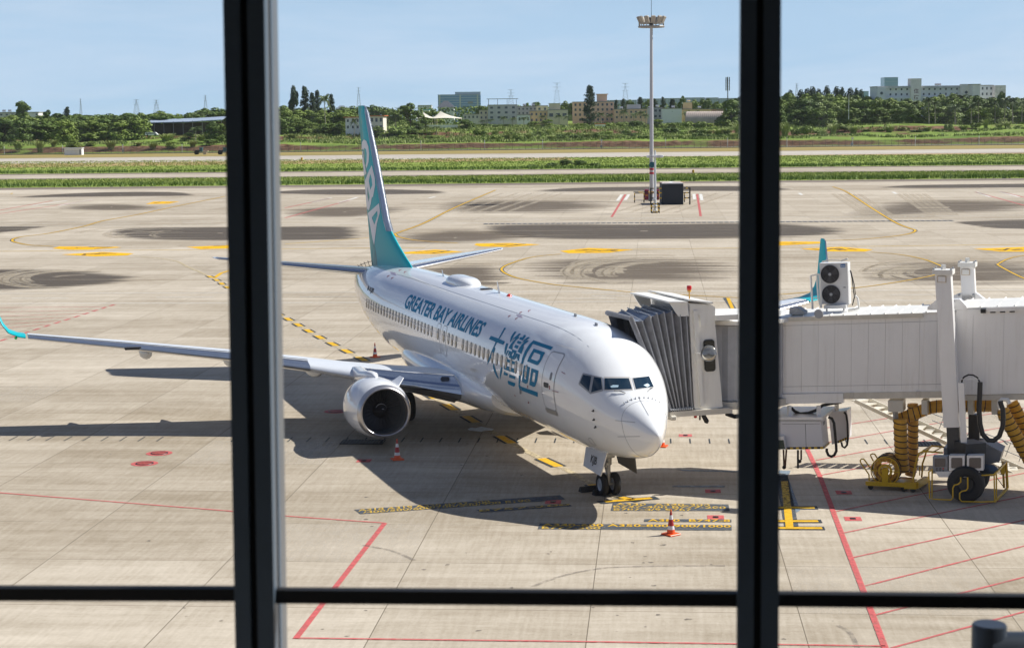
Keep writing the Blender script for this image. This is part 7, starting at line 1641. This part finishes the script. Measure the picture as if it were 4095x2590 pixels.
for px, py, h_, lab in ((1207, 642, 12, 'yellow marker box at the runway edge right of the left mullion'), (2772, 692, 13, 'yellow and black marker beside the near taxiway')):
    g = G(px, py); k = (g-CAM).dot(Fw)/PF; t = thing('marker_box', lab, 'marker', (g.x, g.y, 0), YB-pi/2); MB().box((0, 0, h_*k/2), (8*k, .5, h_*k), bev=.05).build('box', yel, t); MB().box((-2*k, -.26, h_*k*.6), (3*k, .02, h_*k*.3)).build('panel', blk, t)
# fence
fn = thing('boundary_fence', 'long grey wire boundary fence along the foot of the bank', 'fence'); fm_ = mat('fence_grey', (.16, .16, .15), .6)
m = bpy.data.materials.new('wire_mesh'); m.use_nodes = True; m.node_tree.nodes['Principled BSDF'].inputs['Base Color'].default_value = (.09, .085, .08, 1); m.node_tree.nodes['Principled BSDF'].inputs['Alpha'].default_value = .42
FA, FB = G(-400, 625), G(4500, 576); nF = 190; FD = (FB-FA)/nF; FH = 2.4
for a_, b_ in ((0, .5), (.5, 1)): p, q = FA+(FB-FA)*a_, FA+(FB-FA)*b_; MB().poly([p, q, q+Vector((0, 0, FH)), p+Vector((0, 0, FH))]).build('wire_panel', m, fn, fix=False)
mb = MB()
for k in range(nF+1):
    p = FA+FD*k
    if 45 <= k < 145: MB().bar(p, p+Vector((0, 0, FH+.35)), .09).build('post', fm_, fn)
    else: mb.bar(p, p+Vector((0, 0, FH+.35)), .09)
stuff(mb.build('post_rest', fm_, fn))
MB().bar(FA+Vector((0, 0, FH)), FB+Vector((0, 0, FH)), .07).bar(FA+Vector((0, 0, FH+.3)), FB+Vector((0, 0, FH+.3)), .05).bar(FA+Vector((0, 0, .15)), FB+Vector((0, 0, .15)), .3).build('rail', fm_, fn)
poles = [(P1(38), 584), (P1(547), 580), (P1(1070), 577, 1), (P1(1585), 576), (P2(333), 568), (P2(1378), 563), (P2(1932), 560), (P3(370), 558), (P3(882), 558, 1), (P3(1438), 554), (P3(1978), 552), (P4(298), 547), (P4(830), 550, 1), (P4(1340), 545), (P4(1857), 542)]
for i, q in enumerate(poles):
    s = q[0]/PW; g = G(q[0], 619-38*s); zt = (CAM+ray(q[0], q[1])*((g-CAM).dot(Fw))).z; cam_ = len(q) > 2
    t = thing('fence_pole', ('white camera pole' if cam_ else 'white pole')+', %s from the left along the boundary fence' % ORD(i+1), 'pole', (g.x, g.y, 0), 0, 'white poles along the fence')
    MB().tube([(0, 0, 0), (0, 0, zt)], .11, 7).build('shaft', M['mid'] if False else mat('pole_white', (.6, .62, .64), .5), t)
    if cam_: MB().box((0, 0, zt-.3), (.9, .5, .5)).build('camera_box', mat('pole_white', (.6, .62, .64), .5), t); MB().box((.3, 0, 1.1), (.9, .6, .9)).build('control_box', mat('box_blue_grey', (.3, .36, .45), .5), t)
# pylons and masts
def pylon(px, y0, y1, D, w_, label):
    a = AT(px, y1, D); h = (AT(px, y0, D)-a).length; a.z -= 0; k = D/PF; t = thing('power_pylon', label, 'pylon', (a.x, a.y, a.z), YB-pi/2, 'power pylons on the skyline'); mb = MB(); bw_ = w_*k*.5; tw = bw_*.16; th_ = .10*k*7
    def C(z, s): r = bw_*(1-z/h)+tw*(z/h) if z < h*.75 else tw*1.0+.0; return r*s
    n = 9; zs = [h*(i/n) for i in range(n+1)]
    for sx in (-1, 1):
        for sy in (-1, 1): mb.tube([(C(z, sx), C(z, sy), z) for z in zs], k*.28, 4)
    for i in range(n):
        for sx, sy, ex, ey in ((-1, -1, 1, -1), (1, -1, 1, 1), (1, 1, -1, 1), (-1, 1, -1, -1)):
            mb.tube([(C(zs[i], sx), C(zs[i], sy), zs[i]), (C(zs[i+1], ex), C(zs[i+1], ey), zs[i+1])], k*.16, 4, caps=False); mb.tube([(C(zs[i+1], sx), C(zs[i+1], sy), zs[i+1]), (C(zs[i], ex), C(zs[i], ey), zs[i])], k*.16, 4, caps=False)
    mb.build('lattice', mat('pylon_steel', (.20, .22, .25), .6), t)
    for q, ww in ((1.0, 1.0), (.84, 1.15), (.68, .95)):
        z = h*q; MB().tube([(-w_*k*.5*ww, 0, z), (0, 0, z-.0), (w_*k*.5*ww, 0, z)], k*.32, 4).tube([(-w_*k*.5*ww, 0, z), (0, 0, z-h*.05), (w_*k*.5*ww, 0, z)], k*.18, 4).build('cross_arm', mat('pylon_steel', (.20, .22, .25), .6), t)
for i, (px, y0, y1, w_) in enumerate(((P1(705), Y2(210), Y2(350), 9), (P1(1190), Y2(217), Y2(345), 24), (P1(1363), Y2(220), Y2(345), 24), (P1(1790), Y2(180), Y2(320), 14), (P2(838), Y2(112), Y2(300), 16), (P2(2162), Y2(130), Y2(300), 26), (P3(495), Y2(72), Y2(290), 30), (P3(1090), Y2(75), Y2(270), 28), (P4(378), Y4(172), Y4(280), 12))):
    pylon(px, y0, y1, 1700+60*i, w_, 'steel lattice power pylon, %s from the left on the skyline' % ORD(i+1))
a = AT(P3(1980), Y2(250), 1150); h = (AT(P3(1980), Y2(15), 1150)-a).length; t = thing('telecom_mast', 'slim telecom mast with stacked antennas left of the right mullion', 'mast', (a.x, a.y, a.z))
MB().tube([(0, 0, -6), (0, 0, h*.93), (0, 0, h)], [.45, .3, .06], 8).build('pole', M['grey'], t)
for q in (.55, .68, .8, .9):
    for k in range(5): g_ = 2*pi*k/5; MB().box((1.3*cos(g_), 1.3*sin(g_), h*q), (.35, .35, 2.6)).build('antenna', M['grey'], t)
a = AT(P4(800), Y4(395), 840); h = (AT(P4(800), Y4(258), 840)-a).length; t = thing('street_lamp', 'tall white street lamp rising out of the right wood', 'street lamp', (a.x, a.y, a.z), YB-pi/2); MB().tube([(0, 0, -4), (0, 0, h)], [.16, .10], 8).tube([(0, 0, h), (.9, 0, h+.25), (1.4, 0, h+.2)], .07, 6).build('post', mat('pole_white', (.6, .62, .64), .5), t); MB().box((1.3, 0, h+.2), (.9, .35, .14)).build('lamp_head', M['mid'], t)
# ================================================================ high mast group on the apron
mg = G(2606, 802); D = (mg-CAM).dot(Fw); zt = (CAM+ray(2602, 112)*D).z
mp_ = mat('mast_paint', (.52, .53, .55), .4); t = thing('light_mast', 'tall white floodlight mast with a ring of lamps', 'light mast', (mg.x, mg.y, 0), YB-pi/2)
MB().tube([(0, 0, 0), (0, 0, zt*.5), (0, 0, zt)], [.30, .26, .20], 12).build('shaft', mp_, t, smooth=20)
for z in (.176, .153): MB().lathe([(0, .31), (.32, .31)], (0, 0, zt*z), (0, 0, 1), 24).build('red_band', mat('band_red', (.45, .03, .05), .5), t, smooth=40)
MB().lathe([(0, .42), (.02, .42), (.03, 0)], (.05, -.32, zt*.208), (0, -1, 0), 20).build('round_sign', mat('sign_teal', (.0, .09, .12), .4), t)
rw = 49*D/PF; MB().tube([(rw*cos(a_), rw*.9*sin(a_), zt) for a_ in [2*pi*k/32 for k in range(33)]], .14, 6, caps=False).tube([(rw*cos(a_), rw*.9*sin(a_), zt+.5) for a_ in [2*pi*k/32 for k in range(33)]], .06, 6, caps=False).bar((-rw, 0, zt), (rw, 0, zt), .2).bar((0, -rw*.9, zt), (0, rw*.9, zt), .2).build('lamp_ring', mat('ring_steel', (.33, .32, .30), .5, noise=.2), t)
for k in range(12):
    a_ = 2*pi*k/12+.1; d_ = Vector((cos(a_), sin(a_), 0)); c = d_*rw+Vector((0, 0, zt+.95)); Mx = Matrix.Rotation(a_, 3, 'Z') @ Matrix.Rotation(R_(25), 3, 'Y')
    MB().box(c, (.35, .62, 1.05), Mx, bev=.06).bar(d_*rw+Vector((0, 0, zt)), c, .12).build('floodlight', mat('lamp_tan', (.40, .36, .30), .5), t)
MB().tube([(0, 0, zt), (0, 0, zt+1.2)], .3, 10).box((0, 0, zt+1.0), (1.1, 1.1, .5), bev=.1).build('head', dst, t); MB().tube([(0, 0, zt+1.2), (0, 0, zt+4.6)], .035, 5).build('lightning_rod', dst, t)
k = D/PF
def gp(px, py): g = G(px, py); return g, (g-CAM).dot(Fw)/PF
def stripes(mbp, a, b, w_, n=6, par=None):
    for i in range(n): MB().bar(a+(b-a)*(i/n), a+(b-a)*((i+1)/n), w_).build('striped_bar', yel if i % 2 else blk, par)
t = thing('red_cabinets', 'pair of dark red equipment cabinets behind the foot of the light mast', 'cabinet', (mg.x, mg.y, 0), YB-pi/2); crim = mat('cabinet_crimson', (.22, .015, .05), .45)
for x0, x1 in ((-26, -9), (14, 33)):
    MB().box(((x0+x1)/2*k, 2.2, 25*k/2+.3), ((x1-x0)*k, 1.2, 25*k+.6), bev=.03).build('cabinet', crim, t); MB().box(((x0+x1)/2*k, 1.58, 19*k), (10*k, .03, 4*k)).build('label_plate', mat('plate_orange', (.6, .3, .03), .5), t)
t = thing('grey_cabinet', 'slim grey control cabinet at the foot of the light mast', 'cabinet', (mg.x, mg.y, 0), YB-pi/2); MB().box((-7*k, -1.6, 15*k), (15*k, 1.0, 30*k), bev=.04).build('housing', mat('cabinet_grey', (.16, .18, .21), .5), t); MB().box((-7*k, -1.6, 31*k), (17*k, 1.3, .12)).build('lid', mat('lid_orange', (.55, .3, .05), .5), t)
g, kk = gp(2582, 808); t = thing('mast_barrier', 'black and yellow barrier round the foot of the light mast', 'barrier', (g.x, g.y, 0), YB-pi/2)
for x in (-1.3*1, 0, 5.6): stripes(None, Vector((x-.3, -1.6, 0)), Vector((x-.3, -1.6, 1.35)), .13, 4, t)
for y in (-1.6, 2.6): stripes(None, Vector((-1.6, y, 1.3)), Vector((5.3, y, 1.3)), .12, 10, t)
c0, k2 = gp(2647, 819); t = thing('covered_container', 'dark sheeted square container with white top beside the light mast', 'container', (c0.x, c0.y, 0), YB-pi/2); w_ = 86*k2; hh = 83*k2
MB().box((w_/2, 3.0, hh/2), (w_, 6.0, hh), bev=.05).build('side_cover', mat('sheet_navy', (.022, .028, .038), .7, noise=.2, nscale=1), t)
MB().box((w_/2, 3.0, hh+.06), (w_*.97, 5.9, .14)).build('top', mat('top_white', (.75, .74, .74), .5, noise=.12, nscale=.6), t)
for x in (.14, .82): MB().lathe([(0, .9), (.03, .85), (.04, 0)], (w_*x, 2.5, hh+.13), (0, 0, 1), 18).build('rust_patch', mat('rust', (.35, .17, .09), .8, noise=.3, nscale=2), t)
t = thing('side_barrier', 'black and yellow tubular barrier at the right side of the dark container', 'barrier', (c0.x, c0.y, 0), YB-pi/2)
for z in (.9*1, 1.6, 2.2): stripes(None, Vector((w_+.05, 0, z)), Vector((w_+.85, 0, z)), .14, 3, t)
MB().bar((w_+.85, 0, 0), (w_+.85, 0, 2.3), .18).build('upright', blk, t)
t = thing('side_barrier', 'black and yellow tubular barrier between dark container and mast', 'barrier', (c0.x, c0.y, 0), YB-pi/2)
for z in (.9, 1.6, 2.2): stripes(None, Vector((-1.5, 0, z)), Vector((-.05, 0, z)), .14, 4, t)
MB().bar((-1.5, 0, 0), (-1.5, 0, 2.3), .18).build('upright', blk, t)
cg, kc = gp(2620, 851); hT = (CAM+ray(2619, 600)*((cg-CAM).dot(Fw))).z; t = thing('camera_pole', 'thin white camera pole in a striped guard in front of the light mast', 'pole', (cg.x, cg.y, 0), YB-pi/2)
MB().tube([(0, 0, 0), (0, 0, hT*.3), (0, 0, hT)], [.20, .16, .10], 10).build('shaft', mat('pole_silver', (.6, .64, .68), .35), t, smooth=40)
zc = hT*.885; MB().bar((-26*kc, 0, zc), (24*kc, 0, zc), .1).build('camera_arm', mat('pole_silver', (.6, .64, .68), .35), t)
for x in (-22, -15, 10, 20): MB().box((x*kc, -.2, zc+.12), (.75, .4, .3), bev=.05).build('camera', mat('camera_white', (.75, .76, .78), .4), t)
MB().box((-3*kc, -.25, 52*kc), (10*kc, .5, 12*kc), bev=.03).build('control_box', mat('box_pale', (.5, .52, .56), .5), t)
MB().box((-4*kc, 0, .15), (8*kc, 1.2, .3), bev=.05).box((7*kc, 0, .15), (8*kc, 1.2, .3), bev=.05).build('ballast', mat('ballast_cream', (.6, .55, .45), .7), t)
tg = thing('striped_guard', 'black and yellow striped guard rail round the camera pole foot', 'barrier', (cg.x, cg.y, 0), YB-pi/2)
for x in (-15, 15):
    for y in (-.9, .9): stripes(None, Vector((x*kc, y, 0)), Vector((x*kc, y, 38*kc)), .11, 5, tg)
for z in (4, 24, 37): stripes(None, Vector((-15*kc, -.9, z*kc)), Vector((15*kc, -.9, z*kc)), .10, 5, tg)
# ================================================================ light, sky, camera
SUN_EL, SUN_AZ = R_(45), R_(-90.5)     # direction towards the sun in the ground plane
sun_dir = Vector((cos(SUN_EL)*cos(SUN_AZ), cos(SUN_EL)*sin(SUN_AZ), sin(SUN_EL)))
sl = bpy.data.lights.new('sun', 'SUN'); sl.energy = 5.0; sl.angle = R_(.53); sl.color = (1, .955, .88)
so = bpy.data.objects.new('sun', sl); COL.objects.link(so); so.rotation_euler = (-sun_dir).to_track_quat('-Z', 'Y').to_euler(); so.location = (0, -60, 80)
w = bpy.data.worlds.new('World'); sc.world = w; w.use_nodes = True
nt = w.node_tree; bg = nt.nodes['Background']
sky = nt.nodes.new('ShaderNodeTexSky'); sky.sky_type = 'NISHITA'; sky.sun_disc = False
sky.sun_elevation = SUN_EL; sky.sun_rotation = pi/2-SUN_AZ
sky.altitude = 0; sky.air_density = 1.0; sky.dust_density = 0.0; sky.ozone_density = 5.0
# thin high cloud mixed over the blue, a touch cooler than the model's white horizon
tc = node(nt, 'TexCoord'); mp = node(nt, 'Mapping'); mp.inputs['Scale'].default_value = (1.2, 1.2, 9); mp.inputs['Rotation'].default_value = (0, R_(3), .4); nt.links.new(tc.outputs['Generated'], mp.inputs[0])
n = node(nt, 'TexNoise'); n.inputs['Scale'].default_value = 2.2; n.inputs['Detail'].default_value = 9; n.inputs['Roughness'].default_value = .62; n.inputs['Distortion'].default_value = .5; nt.links.new(mp.outputs[0], n.inputs['Vector'])
cl = node(nt, 'MapRange'); cl.inputs[1].default_value = .42; cl.inputs[2].default_value = .68; cl.inputs[4].default_value = .6; nt.links.new(n.outputs[0], cl.inputs[0])
ti_ = node(nt, 'Mix', data_type='RGBA', blend_type='MULTIPLY'); ti_.inputs[0].default_value = 1; ti_.inputs[7].default_value = (.68, .90, 1.36, 1); nt.links.new(sky.outputs[0], ti_.inputs[6])
mxx = node(nt, 'Mix', data_type='RGBA'); nt.links.new(cl.outputs[0], mxx.inputs[0]); mxx.inputs[7].default_value = (16.8, 19.4, 23.0, 1)
sx = node(nt, 'SeparateXYZ'); nt.links.new(tc.outputs['Generated'], sx.inputs[0])
hz = node(nt, 'MapRange', interpolation_type='SMOOTHSTEP'); hz.inputs[1].default_value = .05; hz.inputs[2].default_value = .16; hz.inputs[3].default_value = .95; hz.inputs[4].default_value = 0; nt.links.new(sx.outputs[2], hz.inputs[0])
mh = node(nt, 'Mix', data_type='RGBA'); nt.links.new(hz.outputs[0], mh.inputs[0]); nt.links.new(ti_.outputs[2], mh.inputs[6]); mh.inputs[7].default_value = (12.0, 16.6, 21.8, 1)
nt.links.new(mh.outputs[2], mxx.inputs[6])
nt.links.new(mxx.outputs[2], bg.inputs[0]); bg.inputs[1].default_value = .030
cd = bpy.data.cameras.new('camera'); co = bpy.data.objects.new('camera', cd); COL.objects.link(co); sc.camera = co
cd.sensor_width = 36; cd.lens = PF/PW*36; cd.clip_start = .1; cd.clip_end = 12000
co.matrix_world = Matrix((( Rt.x, Up.x, -Fw.x, CAM.x), (Rt.y, Up.y, -Fw.y, CAM.y), (Rt.z, Up.z, -Fw.z, CAM.z), (0, 0, 0, 1)))
cd.dof.use_dof = True; cd.dof.focus_distance = 62; cd.dof.aperture_fstop = 6.5
sc.view_settings.view_transform = 'Standard'; sc.view_settings.look = 'None'; sc.view_settings.exposure = .47; sc.view_settings.gamma = 1
sc.cycles.use_denoising = True
sc.cycles.max_bounces = 6; sc.cycles.transparent_max_bounces = 12
sc.cycles.caustics_reflective = False; sc.cycles.caustics_refractive = False

# air: one slab of thin haze round everything
HZ = MB().box((1500, -600, 29), (9600, 9600, 62)).build('haze', mat('haze_air', (1, 1, 1)), None); stuff(HZ)
m = HZ.data.materials[0]; nt = m.node_tree; nt.nodes.clear(); o = node(nt, 'OutputMaterial'); v = node(nt, 'VolumePrincipled'); v.inputs['Color'].default_value = (.80, .90, 1, 1); v.inputs['Density'].default_value = .000025; v.inputs['Anisotropy'].default_value = .2; nt.links.new(v.outputs[0], o.inputs['Volume'])
sc.cycles.volume_bounces = 1
